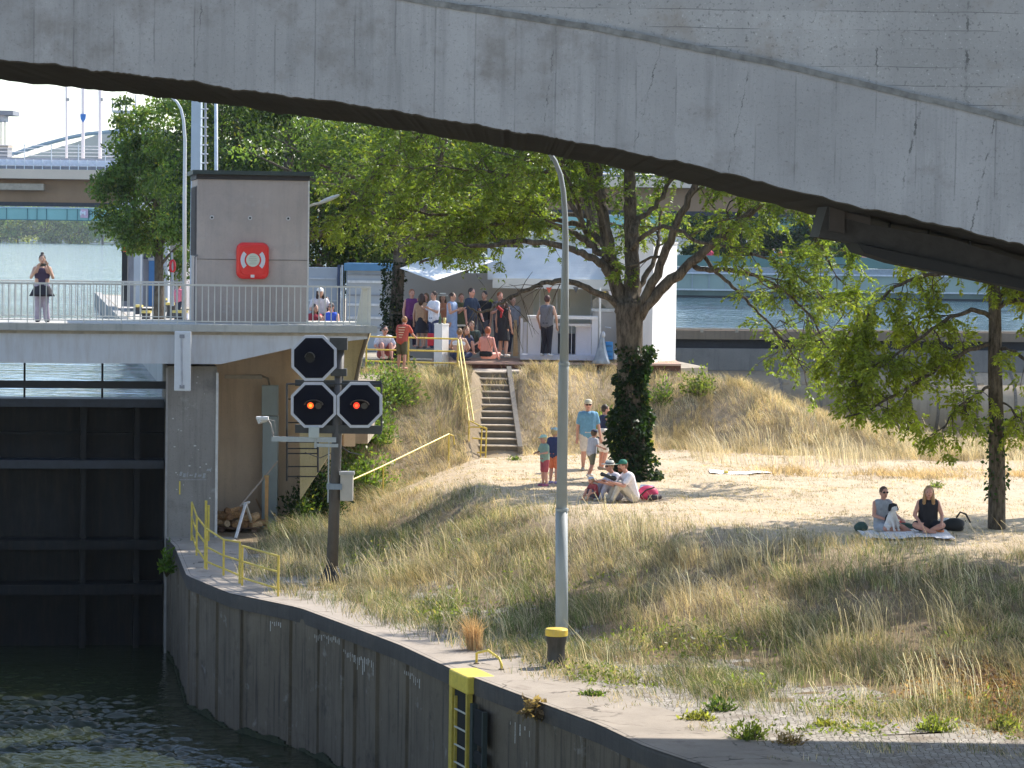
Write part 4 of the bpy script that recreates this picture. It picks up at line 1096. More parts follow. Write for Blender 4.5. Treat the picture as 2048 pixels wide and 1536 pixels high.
b = MB(); b.obox(*pboard(-40,229,8,242,225.5,2)); b.build('neck', M((0.5,0.52,0.58),.6), t_)
for x in (2,10):
    b = MB(); b.tube([at(x,241,225), at(x,292,225)], .05, 6); b.build('leg', M((0.3,0.3,0.33),.6), t_)
b = MB(); b.obox(*pboard(-40,291,15,315,225,2)); b.build('cab', M((0.30,0.29,0.30),.6), t_)
b = MB(); b.obox(*pboard(-40,290,16,295,224.9,2.2)); b.build('cab_roof', M((0.45,0.36,0.28),.6), t_)
t_ = thing('sign_gantry', 'open grey steel sign gantry frame above the far trees', 'gantry', tuple(at(250,300,222)))
for s0 in (((225,196),(225,224)),((241,196),(241,222)),((253,196),(253,222)),((271,190),(271,320)),((225,209),(272,209))):
    b = MB(); b.tube([at(*s0[0],222), at(*s0[1],222)], .045, 5); b.build('frame_bar', M((0.35,0.38,0.44),.5), t_)
b = MB(); b.obox(*pboard(225,221,273,226,221.5,1)); b.build('walkway', M((0.30,0.36,0.40),.5), t_)
t_ = thing('grey_tower', 'square pale grey tower block showing left of the big tree', 'tower', tuple(at(250,320,260)))
b = MB(); b.obox(*pboard(234,244,275,330,260,6)); b.build('shaft', M((0.50,0.52,0.57),.6,.05), t_)
b = MB(); b.obox(*pboard(233,242,276,246,259.8,6.4)); b.build('roof_edge', M((0.4,0.42,0.46),.6), t_)
# curved pale pipe / cable arch over the bridge
b = MB(); b.tube([at(x,y,300) for x,y in ((-40,322),(20,310),(90,288),(140,275),(175,268),(235,262),(300,260))], .22, 6); o = b.build('arched_cable', M((0.40,0.45,0.48),.5), None); tag(o, 'pale sloping arch tube rising behind the far road bridge', 'arch')

GBY = 262.0
gbt = thing('green_footbridge', 'far green panelled footbridge with letters crossing under the beige road bridge', 'footbridge', (at(120,430,GBY).x, GBY, 8.5))
gm_ = M((0.30,0.56,0.52),.35,.08,.4)
span('green_panel', -900, 2900, 417, 440, GBY, .3, gm_, gbt)
span('bottom_rail', -900, 2900, 439.5, 441, GBY-.1, .5, M((0.09,0.22,0.22),.5), gbt)
span('top_rail', -900, 2900, 415, 417.5, GBY-.1, .5, M((0.45,0.60,0.66),.4), gbt)
span('walkway', -900, 2900, 437, 441, GBY+.3, 2.5, M((0.09,0.2,0.2),.6), gbt)
for x in (13,55,74,93,134,155,177,193,214,236):
    span('panel_post', x-.6, x+.6, 416, 441, GBY-.06, .06, M((0.05,0.16,0.18),.5), gbt)
# pink panel with dark mark, then letters
span('pink_panel', 161, 176, 417.5, 435, GBY-.07, .05, M((0.75,0.50,0.60),.5), gbt)
z_ = at(120,426,GBY).z
b = MB()
for (xa,ya,xb,yb) in ((164.5,430,164.5,422),(172.5,430,172.5,422),(164.5,422,168.5,427),(168.5,427,172.5,422)):
    a, c = at(xa,0,GBY-.1), at(xb,0,GBY-.1)
    b.tube([(a.x,GBY-.1,at(120,ya,GBY).z), (c.x,GBY-.1,at(120,yb,GBY).z)], .08, 5)
b.build('panel_mark', M((0.9,0.88,0.92),.5), gbt)
def letter(ch, px_, ybase, size, Y, m, parent):
    cu = bpy.data.curves.new('letter', 'FONT'); cu.body = ch; cu.size = size; cu.extrude = .01; cu.align_x = 'CENTER'
    o = bpy.data.objects.new('letter', cu); link(o); cu.materials.append(m)
    off = root_of(parent); p = at(px_, 0, Y); p.z = at(120, ybase, Y).z
    o.parent = parent; o.location = p-off; o.rotation_euler = (math.pi/2, 0, 0); o['lt']=1; return o
lk = M((0.03,0.08,0.10),.5)
for ch, x in (('P',184),('R',202),('O',222)):
    letter(ch, x, 434.5, .92, GBY-.08, lk, gbt)
span('dark_sign', 216, 243, 419, 426.5, GBY-.3, .1, M((0.01,0.012,0.015),.5), gbt)

# ================================================================== right channel: roller drum, walls, promenade
DY = 122.0
dr_ = thing('roller_drum', 'long tan riveted steel roller drum lying across the right hand channel', 'lock wall', tuple(at(1640,760,DY)))
cA, cB = at(1330,800,DY), at(2130,806,DY+5)
z_of = lambda y: at(1640,y,DY).z
cz = z_of(812); rr = z_of(738)-cz
def alongX(mb, y0, y1, dY, th, m, name, parent=dr_):
    a = at(1300,y1,DY); o = Vector((a.x, DY+dY-1.0, z_of(y1)))
    mb = MB(); mb.obox(o, PX*24, Vector((0,th,0)), (0,0,z_of(y0)-z_of(y1))); return mb.build(name, m, parent)
b = MB(); a = Vector((at(1300,0,DY).x, DY+.2, cz)); b.tube([a, a+PX*24], rr, 40)
drm = concrete('drum_steel', (0.44,0.34,0.235), streak=.6, pit=.15, dark=(.16,.13,.11), stain=(.24,.19,.14), stain_amt=.4, rough=.6)
dro = b.build('drum', drm, dr_, smooth=True)
for px_ in (1551,1630,1708,1790,1870,1950,2030):
    p = a+PX*((at(px_,800,DY).x-a.x)/.988)
    b = MB(); b.tube([p-PX*.06, p+PX*.06], rr+.02, 40); b.build('seam_band', M((0.20,0.16,0.12),.6,.3,20), dro)
    for sg in (-1,1):
        q = p+PX*(.42*sg); an = R(38)
        b = MB(); b.obox(q+Vector((-.12,-rr*math.cos(an)-.10,rr*math.sin(an)-.05)), PX*.24, (0,.22,0), (0,0,.1)); b.build('lug', M((0.42,0.32,0.22),.6), dro)
alongX(None, 700, 744, .6, 2.2, concrete('ch_wall', (0.24,0.225,0.21), streak=.4, pit=.5, stain=(.16,.15,.14), stain_amt=.7), 'lower_wall')
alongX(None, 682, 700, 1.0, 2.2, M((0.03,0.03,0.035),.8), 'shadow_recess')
alongX(None, 664, 682, .75, 2.2, concrete('ch_coping', (0.27,0.21,0.155), streak=.4, pit=.2, stain=(.15,.12,.1), stain_amt=.5), 'coping_wall')
b = MB(); b.obox((at(1300,0,DY).x, DY+.2, z_of(663)), PX*24, (0,1.5,0), (0,0,.02)); b.build('wall_top', M((0.45,0.38,0.30),.8,.2), dr_)
b = MB(); b.tube([Vector((at(1300,0,DY).x, DY-.2, z_of(660))), Vector((at(1300,0,DY).x, DY-.2, z_of(660)))+PX*24], .03, 6); b.build('hand_cable', M((0.5,0.48,0.42),.5), dr_)
for x in (1404,1474,1543,1614,1684):
    p = at(x,664,DY-.2); b = MB(); b.obox(p-Vector((.06,0,.02)), (.12,0,0), (0,.1,0), (0,0,.14)); b.build('stub_post', M((0.42,0.36,0.28),.6), dr_)
# promenade beyond the upper water
PY_ = 246.0
pr = thing('river_promenade', 'pale promenade wall with blue hoardings along the far side of the upper water', 'promenade', (at(1560,590,PY_).x, PY_, 2.8))
def pspan(name, x0, x1, y0, y1, dY, th, m):
    a, c = at(x0,0,PY_), at(x1,0,PY_); z0, z1 = at(1560,y1,PY_).z, at(1560,y0,PY_).z
    b = MB(); b.box(a.x, c.x, PY_+dY, PY_+dY+th, z0, z1); return b.build(name, m, pr)
pspan('river_wall', 1100, 2500, 582, 604, 0, 3, M((0.14,0.20,0.18),.7,.2,.6))
pspan('waterline', 1100, 2500, 593, 600, -.06, .05, M((0.03,0.04,0.045),.7))
pspan('pale_wall', 1100, 2500, 550, 580, .6, 2, M((0.31,0.39,0.345),.6,.08,.3))
pspan('edge_rail', 1100, 2500, 580, 583, -.2, 1, M((0.62,0.66,0.68),.5))
pspan('edge_rail', 1100, 2500, 547, 550, .4, 1, M((0.66,0.68,0.74),.5))
pspan('dark_gap', 1100, 2500, 536, 547, .9, 2, M((0.30,0.34,0.36),.6))
pspan('blue_hoarding', 1100, 2500, 513, 535, 1.2, .3, M((0.12,0.24,0.22),.4,.15,.2))
for i in range(30):
    x = 1360+i*34
    pspan('panel_joint', x, x+1.2, 551, 580, .5, .1, M((0.40,0.43,0.5),.6))
for x in (1665,):
    pspan('window', x-18, x+10, 583, 592, -.05, .1, M((0.08,0.12,0.14),.2))
for i, (x, colr, lab) in enumerate(((1420,(.55,.05,.10),'tiny person in red above the far blue hoarding'),(1546,(.06,.14,.40),'tiny person in blue on the far promenade'),(1560,(.70,.24,.08),'tiny person in orange on the far promenade'),(1730,(.70,.35,.28),'tiny person in pink far behind the hanging leaves'))):
    p = at(x, 535, PY_+2.2); p.z = at(1560,540,PY_).z
    t_ = thing('person', lab, 'person', tuple(p), group='people on the far promenade')
    b = MB(); b.cap(p+Vector((0,0,.75)), p+Vector((0,0,1.35)), .17, .2); b.cap(p+Vector((-.2,0,1.35)), p+Vector((-.28,0,.8)), .07,.05); b.cap(p+Vector((.2,0,1.35)), p+Vector((.28,0,.8)), .07,.05); b.build('shirt', M(colr,.8), t_)
    b = MB(); b.cap(p+Vector((-.1,0,.02)), p+Vector((-.09,0,.8)), .07,.1); b.cap(p+Vector((.1,0,.02)), p+Vector((.09,0,.8)), .07,.1); b.build('trousers', M((.06,.06,.1),.8), t_)
    b = MB(); b.ball(p+Vector((0,0,1.62)), (.1,.11,.13)); b.cap(p+Vector((0,0,1.4)), p+Vector((0,0,1.55)), .06,.06); b.build('head', M((.5,.3,.22),.6), t_)
# ================================================================== trees, ivy, shrubs
def leaf_quads(P, D, L, Wd, rs, roll=None):
    """diamond leaves: P (n,3) bases, D (n,3) unit directions, L, Wd arrays -> V (4n,3), F"""
    n = len(P)
    r = rs.normal(size=(n, 3)); side = np.cross(D, r); side /= (np.linalg.norm(side, axis=1, keepdims=True)+1e-9)
    nrm = np.cross(side, D)
    L = np.asarray(L)[:, None]; Wd = np.asarray(Wd)[:, None]
    mid = P + D*L*0.45 + nrm*L*0.06
    V = np.stack([P, mid+side*Wd*.5, P+D*L - nrm*L*0.1, mid-side*Wd*.5], 1).reshape(-1, 3)
    F = np.arange(4*n).reshape(n, 4)
    return V, F
def unit(a): return a/(np.linalg.norm(a, axis=1, keepdims=True)+1e-9)
def leafcol(n, rs, base, var=.25, yel=.1):
    b = np.array(base)[None, :]*np.exp(rs.normal(0, var, size=(n, 1)))
    y = (rs.uniform(size=(n, 1)) < yel)*rs.uniform(.3, 1, size=(n, 1))
    c = b*(1-y) + np.array([[.22, .24, .05]])*y
    return np.repeat(np.clip(c, 0.004, 1), 4, axis=0)

class Twigs:
    """collects pinnate twigs: a spine with paired leaflets"""
    def __init__(s, seed): s.rs = np.random.RandomState(seed); s.P = []; s.D = []; s.L = []; s.W = []; s.B = MB()
    def frond(s, p, d, length, nl, size, droop=.5, spread=.9):
        rs = s.rs; d = d/np.linalg.norm(d); q = np.array(p, float)
        side = np.cross(d, [0, 0, 1.0]); side /= (np.linalg.norm(side)+1e-6)
        for i in range(nl):
            t = (i+1)/nl
            q = q + d*length/nl
            d = d + np.array([0, 0, -droop/nl]); d /= np.linalg.norm(d)
            for sg in (-1, 1):
                dd = d*.55 + side*sg*spread + rs.normal(0, .28, 3) + np.array([0, 0, -.25])
                s.P.append(q); s.D.append(dd/np.linalg.norm(dd)); f = rs.uniform(.7, 1.25)
                s.L.append(size*f); s.W.append(size*.42*f)
        s.P.append(q); s.D.append(d); s.L.append(size); s.W.append(size*.4)
    def twig(s, p, d, length, rad, nf, flen, nl, size, droop=.5, wood=True):
        rs = s.rs; p = np.array(p, float); d = np.array(d, float); d /= np.linalg.norm(d)
        pts = [p.copy()]; k = 5
        dd = d.copy()
        for i in range(k):
            dd = dd + rs.normal(0, .18, 3) + np.array([0, 0, -.08]); dd /= np.linalg.norm(dd)
            p = p + dd*length/k; pts.append(p.copy())
        if wood: s.B.tube(pts, list(np.linspace(rad, rad*.35, k+1)), 4, cap=False)
        for i in range(nf):
            t = rs.uniform(.25, 1); j = min(int(t*k), k-1); q = pts[j]+(pts[j+1]-pts[j])*(t*k-j)
            fd = dd + rs.normal(0, .8, 3); fd[2] -= .15
            s.frond(q, fd, flen*rs.uniform(.7, 1.2), nl, size, droop)
        return pts
    def build(s, name, base, parent, mat_=None, var=.28, yel=.08):
        P = np.array(s.P); D = unit(np.array(s.D)); V, F = leaf_quads(P, D, s.L, s.W, s.rs)
        return quads_mesh(name, V, F, mat_ or LEAF, leafcol(len(P), s.rs, base, var, yel), parent)

def px_limb(pts, Y0, dY):
    """pixel polyline at depth running from Y0 to Y0+dY"""
    n = len(pts); return [np.array(at(x, y, Y0+dY*(i/(n-1))**1.2)) for i, (x, y) in enumerate(pts)]
def smooth_line(P, k=4):
    P = [np.array(p, float) for p in P]; out = []
    for i in range(len(P)-1):
        p0 = P[max(i-1, 0)]; p1 = P[i]; p2 = P[i+1]; p3 = P[min(i+2, len(P)-1)]
        for j in range(k):
            t = j/k
            out.append(.5*((2*p1)+(-p0+p2)*t+(2*p0-5*p1+4*p2-p3)*t*t+(-p0+3*p1-3*p2+p3)*t**3))
    out.append(P[-1]); return out

def limbed_tree(name, label, base, trunk, limbs, seed, leafbase, ntw, start=.35, tw_len=(.5, 1.3), size=.115, nf=(5, 9), flen=.34, nl=6, droop=.6, subs=3, up=0.25, yel=.08, group=None, extra=None, keep=None):
    t_ = thing(name, label, 'tree', tuple(base), group=group)
    rs = np.random.RandomState(seed)
    b = MB(); tp, tr_ = trunk
    b.tube(smooth_line(tp, 4), list(np.interp(np.linspace(0, 1, (len(tp)-1)*4+1), np.linspace(0, 1, len(tr_)), tr_)), 14)
    b.build('trunk', BARK, t_, smooth=True)
    tw = Twigs(seed+1)
    lb = MB()
    weights = []; segs = []
    def addseg(sl, st, wt):
        Ls = [np.linalg.norm(sl[i+1]-sl[i]) for i in range(len(sl)-1)]; tot = sum(Ls); acc = 0
        for i in range(len(sl)-1):
            f = acc/tot; acc += Ls[i]
            if f >= st: segs.append((sl[i], sl[i+1])); weights.append(Ls[i]*wt*(.6+f))
    for pts, r0, r1, wt in limbs:
        sl = smooth_line(pts, 5); n = len(sl)
        # small kinks
        sl = [p + (rs.normal(0, .018, 3) if 0 < i < n-1 else 0) for i, p in enumerate(sl)]
        rads = list(np.linspace(r0, r1, n)); rads = [r*(1+rs.uniform(-.06, .08)) for r in rads]
        lb.tube(sl, rads, 9)
        addseg(sl, start, wt)
        L = sum(np.linalg.norm(sl[i+1]-sl[i]) for i in range(n-1))
        for k in range(int(subs*wt+.5)):
            i = int(rs.uniform(.3, .95)*(n-1)); d = sl[min(i+1, n-1)]-sl[i-1]; d /= np.linalg.norm(d)
            dd = d*.6 + rs.normal(0, .6, 3) + np.array([0, 0, up]); dd /= np.linalg.norm(dd)
            ln = rs.uniform(.25, .5)*min(L, 4.5); q = sl[i]; sp = [q]
            for j in range(5):
                dd = dd + rs.normal(0, .22, 3) - np.array([0, 0, .06]); dd /= np.linalg.norm(dd); q = q+dd*ln/5; sp.append(q)
            if keep is not None and not keep(np.array(sp)+np.array([0,0,-.25])).all(): continue
            lb.tube(sp, list(np.linspace(rads[i]*.42, .012, 6)), 6)
            addseg(sp, .2, wt*1.3)
    lb.build('branch', BARK, t_, smooth=True)
    w_ = np.array(weights); w_ /= w_.sum()
    for k in rs.choice(len(segs), ntw, p=w_):
        a, c = segs[k]; p = a+(c-a)*rs.uniform(); d = (c-a); d /= np.linalg.norm(d)
        dd = d*.5 + rs.normal(0, .7, 3) + np.array([0, 0, up*.6])
        if keep is not None and not keep(np.array([p, p+dd*.5+np.array([0,0,-.2])])).all(): continue
        tw.twig(p, dd, rs.uniform(*tw_len), .012, rs.randint(*nf), flen, nl, size, droop)
    if extra: extra(tw, rs)
    if keep:
        P_k = np.array(tw.P); kk_ = keep(P_k)
        tw.P, tw.D, tw.L, tw.W = list(P_k[kk_]), list(np.array(tw.D)[kk_]), list(np.array(tw.L)[kk_]), list(np.array(tw.W)[kk_])
    tw.B.build('twig', BARK, t_)
    tw.build('crown', leafbase, t_, yel=yel)
    return t_

# main tree on the lawn
TB = gnd(1265, 962); TY = TB.y
TY = 74.5
tb = Vector((at(1264, 962, TY).x, TY, 1.3))
trunk = ([np.array(at(1266,975,TY)), np.array(at(1264,900,TY)), np.array(at(1262,800,TY)), np.array(at(1260,720,TY)), np.array(at(1259,660,TY)), np.array(at(1259,605,TY))], [.37,.34,.325,.315,.33,.35])
ML = [
 ([(1247,625),(1245,605),(1227,543),(1213,468),(1200,397),(1193,325),(1186,200),(1178,60),(1170,-120)], 0.6, .21,.06, .55),
 ([(1200,400),(1180,348),(1167,312),(1150,230),(1130,140)], -.8, .10,.03, .8),
 ([(1258,612),(1262,580),(1265,507),(1261,416),(1258,325),(1256,180),(1252,20),(1250,-130)], .8, .235,.06, .55),
 ([(1272,640),(1283,612),(1320,530),(1353,449),(1395,361),(1430,270),(1470,150),(1500,20)], -1.2, .135,.04, .6),
 ([(1266,650),(1290,616),(1343,559),(1408,504),(1470,452),(1538,393),(1600,325),(1660,240)], -1.0, .165,.05, .7),
 ([(1383,525),(1400,538),(1457,540),(1522,556),(1577,589),(1625,640),(1650,690)], -2.0, .075,.018, .6),
 ([(1403,506),(1440,553),(1483,589),(1530,640),(1580,700),(1612,745)], -1.2, .055,.01, .55),
 ([(1240,622),(1226,602),(1187,582),(1138,563),(1095,566),(1050,580),(1005,603),(965,625),(935,612)], -1.4, .10,.02, .16),
 ([(1222,552),(1203,530),(1174,510),(1138,497),(1050,481),(980,490),(900,500),(840,525)], -1.0, .115,.03, .8),
 ([(1216,515),(1200,504),(1164,475),(1125,458),(1060,445),(990,450),(900,470),(830,470)], .8, .10,.025, 1.1),
 ([(1212,495),(1196,478),(1167,455),(1125,442),(1050,436),(950,420),(860,430),(790,400)], 2.0, .095,.025, 1.1),
 ([(1167,452),(1151,403),(1135,358),(1110,300),(1080,220)], -.8, .045,.02, .8),
 ([(1263,470),(1275,442),(1310,413),(1343,361),(1362,318),(1380,250)], 1.2, .085,.03, .9),
 ([(1264,500),(1275,481),(1304,462),(1343,455),(1401,485),(1480,500),(1580,540),(1650,600)], -2.2, .07,.02, .6),
 ([(1270,600),(1284,565),(1312,510),(1318,470),(1322,420)], 1.6, .085,.03, .5),
 ([(1470,455),(1480,420),(1478,385),(1500,320)], .5, .07,.03, .9),
 ([(1193,330),(1130,260),(1050,210),(960,160),(880,140)], 1.5, .08,.02, 1.0),
 ([(1258,330),(1290,240),(1340,150),(1380,60)], 1.5, .09,.03, 1.0),
 ([(1190,260),(1120,330),(1040,350),(950,340),(860,330)], -1.5, .07,.02, 1.1),
 ([(1186,200),(1060,170),(940,230),(840,270),(760,330)], .5, .08,.02, 1.1),
 ([(1186,200),(1150,120),(1120,40),(1080,-60)], -5.0, .08,.02, 1.2), ([(1252,20),(1230,-60),(1200,-150),(1170,-220)], -4.5, .08,.02, 1.2),
 ([(1190,260),(1130,210),(1060,170),(980,150)], -5.0, .07,.02, 1.2), ([(1256,180),(1300,110),(1350,60),(1400,20)], -4.5, .08,.02, 1.2), ([(1178,60),(1120,-40),(1050,-120)], -2.0, .07,.02, 1.2),
 ([(1252,20),(1310,-80),(1380,-150)], -1.0, .07,.02, 1.2),
 ([(1600,325),(1660,380),(1690,440),(1700,500)], -.8, .05,.02, .6),
 ([(1538,393),(1600,430),(1640,490),(1665,540)], -.5, .045,.015, .6),
]
limbs = []
for pts, dY, r0, r1, wgt in ML:
    limbs.append((px_limb(pts, TY+(0.0), dY), r0, r1, wgt))
LEAFG = (0.145, 0.215, 0.045)
def bare(tw, rs):
    # thin bare hanging twigs low on both sides
    for (x, y) in ((980,600),(1010,598),(1040,585),(1085,572),(1120,568),(950,620),(1560,640),(1585,690),(1600,700),(1610,640),(1530,640)):
        for k in range(4):
            d = rs.normal(0, .6, 3); d[2] -= .35
            tw.B.tube([np.array(at(x,y,TY-1)), np.array(at(x,y,TY-1))+d*.35+np.array([0,0,.05]), np.array(at(x,y,TY-1))+d*.8], [.012,.008,.004], 4, cap=False)
limbed_tree('ash_tree', 'large spreading tree with ivy wrapped trunk standing on the dry lawn behind the street lamp', tb, trunk, limbs, 21, LEAFG, 1650, start=.5, yel=.12, extra=bare, subs=4,
            keep=lambda P: (P[:, 0] > 1.3) | (P[:, 2] > 6.55) | (np.modf(np.abs(np.sin(P[:, 0]*91.7+P[:, 2]*57.3))*997.0)[0] < .10))

# right tree, nearest on the lawn
RT = gnd(1992, 1058)
RTY = RT.y
rtr = ([np.array(at(1993,1066,RTY)), np.array(at(1994,960,RTY)), np.array(at(1993,860,RTY)), np.array(at(1990,740,RTY)), np.array(at(1990,640,RTY)), np.array(at(1986,520,RTY)), np.array(at(1980,400,RTY)), np.array(at(1975,200,RTY)), np.array(at(1972,0,RTY)), np.array(at(1970,-130,RTY))], [.195,.18,.165,.15,.135,.125,.115,.1,.07,.03])
RL = [([(1990,640),(1960,622),(1914,630),(1850,668),(1780,720),(1722,772)], -1.0, .06,.015, 1.2),
      ([(1992,690),(1940,700),(1880,735),(1800,785),(1735,820),(1690,835)], -1.4, .055,.012, 1.1),
      ([(1993,770),(1950,790),(1905,830),(1885,862)], -1.2, .04,.012, .8),
      ([(1987,560),(1930,545),(1860,548),(1790,575),(1745,615),(1725,650)], -.4, .06,.015, 1.2),
      ([(1990,600),(2060,560),(2150,530)], 2.2, .06,.02, 1.4), ([(1988,520),(2070,470),(2170,440)], 1.6, .06,.02, 1.4), ([(1985,430),(2060,380),(2160,330)], 2.6, .06,.02, 1.4),
      ([(1986,500),(1920,470),(1850,470),(1780,500)], 1.0, .06,.015, 1.0),
      ([(1990,620),(2030,600),(2080,610),(2130,660)], -1.0, .06,.02, 1.0),
      ([(1992,700),(2030,705),(2090,760),(2110,800)], -.8, .05,.015, 1.0),
      ([(1993,800),(2020,815),(2050,850)], -.5, .03,.01, .6),
      ([(1985,470),(2040,420),(2110,400)], .8, .06,.02, 1.0),
      ([(1980,380),(1900,300),(1830,270)], .5, .06,.02, 1.0),
      ([(1978,330),(2060,260),(2120,240)], .0, .06,.02, 1.0),
      ([(1976,250),(1930,150),(1880,90),(1800,80)], .4, .05,.02, 1.2), ([(1975,180),(2020,90),(2080,30),(2150,10)], .6, .05,.02, 1.2),
      ([(1973,90),(1920,0),(1850,-60),(1790,-80)], -1.4, .05,.02, 1.3), ([(1973,60),(2000,-60),(2060,-130)], -1.6, .05,.02, 1.3), ([(1974,150),(1940,60),(1930,-40)], -2.6, .05,.02, 1.3), ([(1972,20),(1950,-100),(1930,-190)], 1.0, .04,.02, 1.2)]
limbed_tree('ash_tree', 'bright green tree with drooping branches at the right edge beside the picnic blanket', Vector(at(1993,1058,RTY)), rtr,
            [(px_limb(p, RTY, d), a, c, w_) for p, d, a, c, w_ in RL], 33, (0.21, 0.275, 0.04), 950, start=.12, size=.12, nf=(5, 8), flen=.36, droop=.9, tw_len=(.3, .75), keep=lambda P: P[:, 2] > np.interp(P[:, 0], [6.0, 7.2, 8.2, 9.0, 9.6, 11], [3.75, 3.45, 3.2, 2.7, 3.0, 2.9]), yel=.10, subs=3, up=.1)

def crown_tree(name, label, base, h, rx, rz, cz, seed, col, nclump=60, per=110, size=.16, trunk_r=.2, crad=.75, trunk_ivy=False, yel=.05, skew=(0, 0), parent_group='trees behind the bar', flat=.75, clip=None, var=.3, lean=None):
    """trunk with limbs and a crown of leaf clumps spread through an uneven ellipsoid"""
    base = Vector(base); rs = np.random.RandomState(seed)
    t_ = thing(name, label, 'tree', tuple(base), group=parent_group)
    c0 = np.array(base)+np.array([skew[0], skew[1], cz])
    C = []
    while len(C) < nclump:
        p = rs.uniform(-1, 1, 3); r = np.linalg.norm(p)
        if r > 1 or r < .35: continue
        a = math.atan2(p[1], p[0]); lobe = 1+.22*math.sin(3*a+seed)+.15*math.sin(5*p[2]+seed*2)
        q = c0+p*np.array([rx, rx*flat, rz])*lobe
        if q[2] < base.z+.6: continue
        C.append(q)
    C = np.array(C)
    b = MB(); tp = [np.array(base)-np.array([0,0,.3]), np.array(base)+np.array([rs.uniform(-.1,.1),0,cz*.35]), c0*.5+.5*(np.array(base)+np.array([0,0,cz])), c0+np.array([0,0,rz*.5])]
    b.tube(smooth_line(tp, 4), list(np.linspace(trunk_r*1.25, trunk_r*.35, 13)), 10); b.build('trunk', BARK, t_, smooth=True)
    b = MB()
    for k in rs.choice(nclump, min(nclump, 16), replace=False):
        s_ = np.array(base)+np.array([0, 0, rs.uniform(.35, .95)*cz]); e = C[k]; m_ = (s_+e)/2+np.array([0, 0, -.1*np.linalg.norm(e-s_)])+rs.normal(0, .2, 3)
        b.tube(smooth_line([s_, m_, e], 4), list(np.linspace(trunk_r*.42, .02, 9)), 5, cap=False)
    b.build('branch', BARK, t_, smooth=True)
    P = []; bright = []
    for c in C:
        n = int(per*rs.uniform(.5, 1.4)); cr = crad*rs.uniform(.6, 1.35)
        d = unit(rs.normal(size=(n, 3)))*(rs.uniform(size=(n, 1))**.45)*np.array([cr, cr, cr*.62]); P.append(c+d); bright.append(np.full(n, math.exp(rs.normal(0, .18))))
    P = np.concatenate(P); bright = np.concatenate(bright)
    D = unit(rs.normal(size=P.shape)+np.array([0, 0, -.45])); L = size*rs.uniform(.6, 1.3, len(P))
    V, F = leaf_quads(P, D, L, L*.5, rs)
    cl = leafcol(len(P), rs, col, var, yel)*np.repeat(bright, 4)[:, None]
    quads_mesh('crown', V, F, LEAF, cl, t_)
    return t_

def tbase(px, Y, z=3.48): return Vector((at(px, 600, Y).x, Y, z))
# tree with the dark ivy trunk by the bar
T2 = tbase(790, 91.0)
t2 = crown_tree('bar_tree', 'leafy tree with dark ivy covered trunk beside the bar and the blue grey cabins', T2, 11, 4.3, 2.5, 7.3, 5, (0.085,0.14,0.036), 95, 160, .15, .2, .8, skew=(.8, 0), parent_group=None)
crown_tree('park_tree', 'dense dark green tree right behind the grey cabin roof', tbase(575,112), 13, 4.6, 5.6, 6.3, 7, (0.034,0.062,0.02), 110, 190, .19, .3, .95)
crown_tree('park_tree', 'dark tree between the cabin lamp and the ivy trunk, reaching up under the arch', tbase(670,118), 13, 4.6, 5.8, 6.6, 8, (0.046,0.082,0.024), 110, 190, .19, .3, .95)
crown_tree('park_tree', 'lighter green tree just right of the pale masts above the cabin', tbase(470,124), 12, 3.4, 4.6, 7.8, 9, (0.10,0.165,0.042), 120, 190, .19, .25, .9, yel=.1)
crown_tree('park_tree', 'tree filling the gap above the white awning behind the bar', tbase(870,108), 12, 4.4, 4.3, 7.6, 10, (0.075,0.125,0.034), 110, 170, .17, .25, .9)
crown_tree('park_tree', 'tree behind the bar left of the lamp post curve', tbase(1030,97.5), 12, 4.2, 3.6, 8.4, 11, (0.08,0.135,0.036), 110, 170, .17, .25, .9)
crown_tree('park_tree', 'tree behind the bar and the main limbs of the big lawn tree', tbase(1180,96.0), 12, 3.9, 3.6, 8.3, 12, (0.09,0.15,0.038), 90, 150, .17, .25, .9)
crown_tree('waterside_tree', 'bushy bright green tree left of the white lamp by the lock house', Vector((at(318,600,136).x,136,3.48)), 11, 2.7, 3.9, 6.4, 14, (0.095,0.16,0.04), 130, 210, .2, .22, .75, yel=.14, parent_group=None, skew=(-.3,0))
crown_tree('park_tree', 'low dark tree closing the gap above the blue grey cabins', tbase(740,116), 9, 4.0, 3.6, 4.6, 17, (0.036,0.066,0.022), 110, 190, .19, .25, .95)
crown_tree('park_tree', 'low dark tree behind the white shade sail', tbase(905,119), 9, 4.2, 3.6, 4.8, 18, (0.040,0.072,0.022), 110, 190, .19, .25, .95)
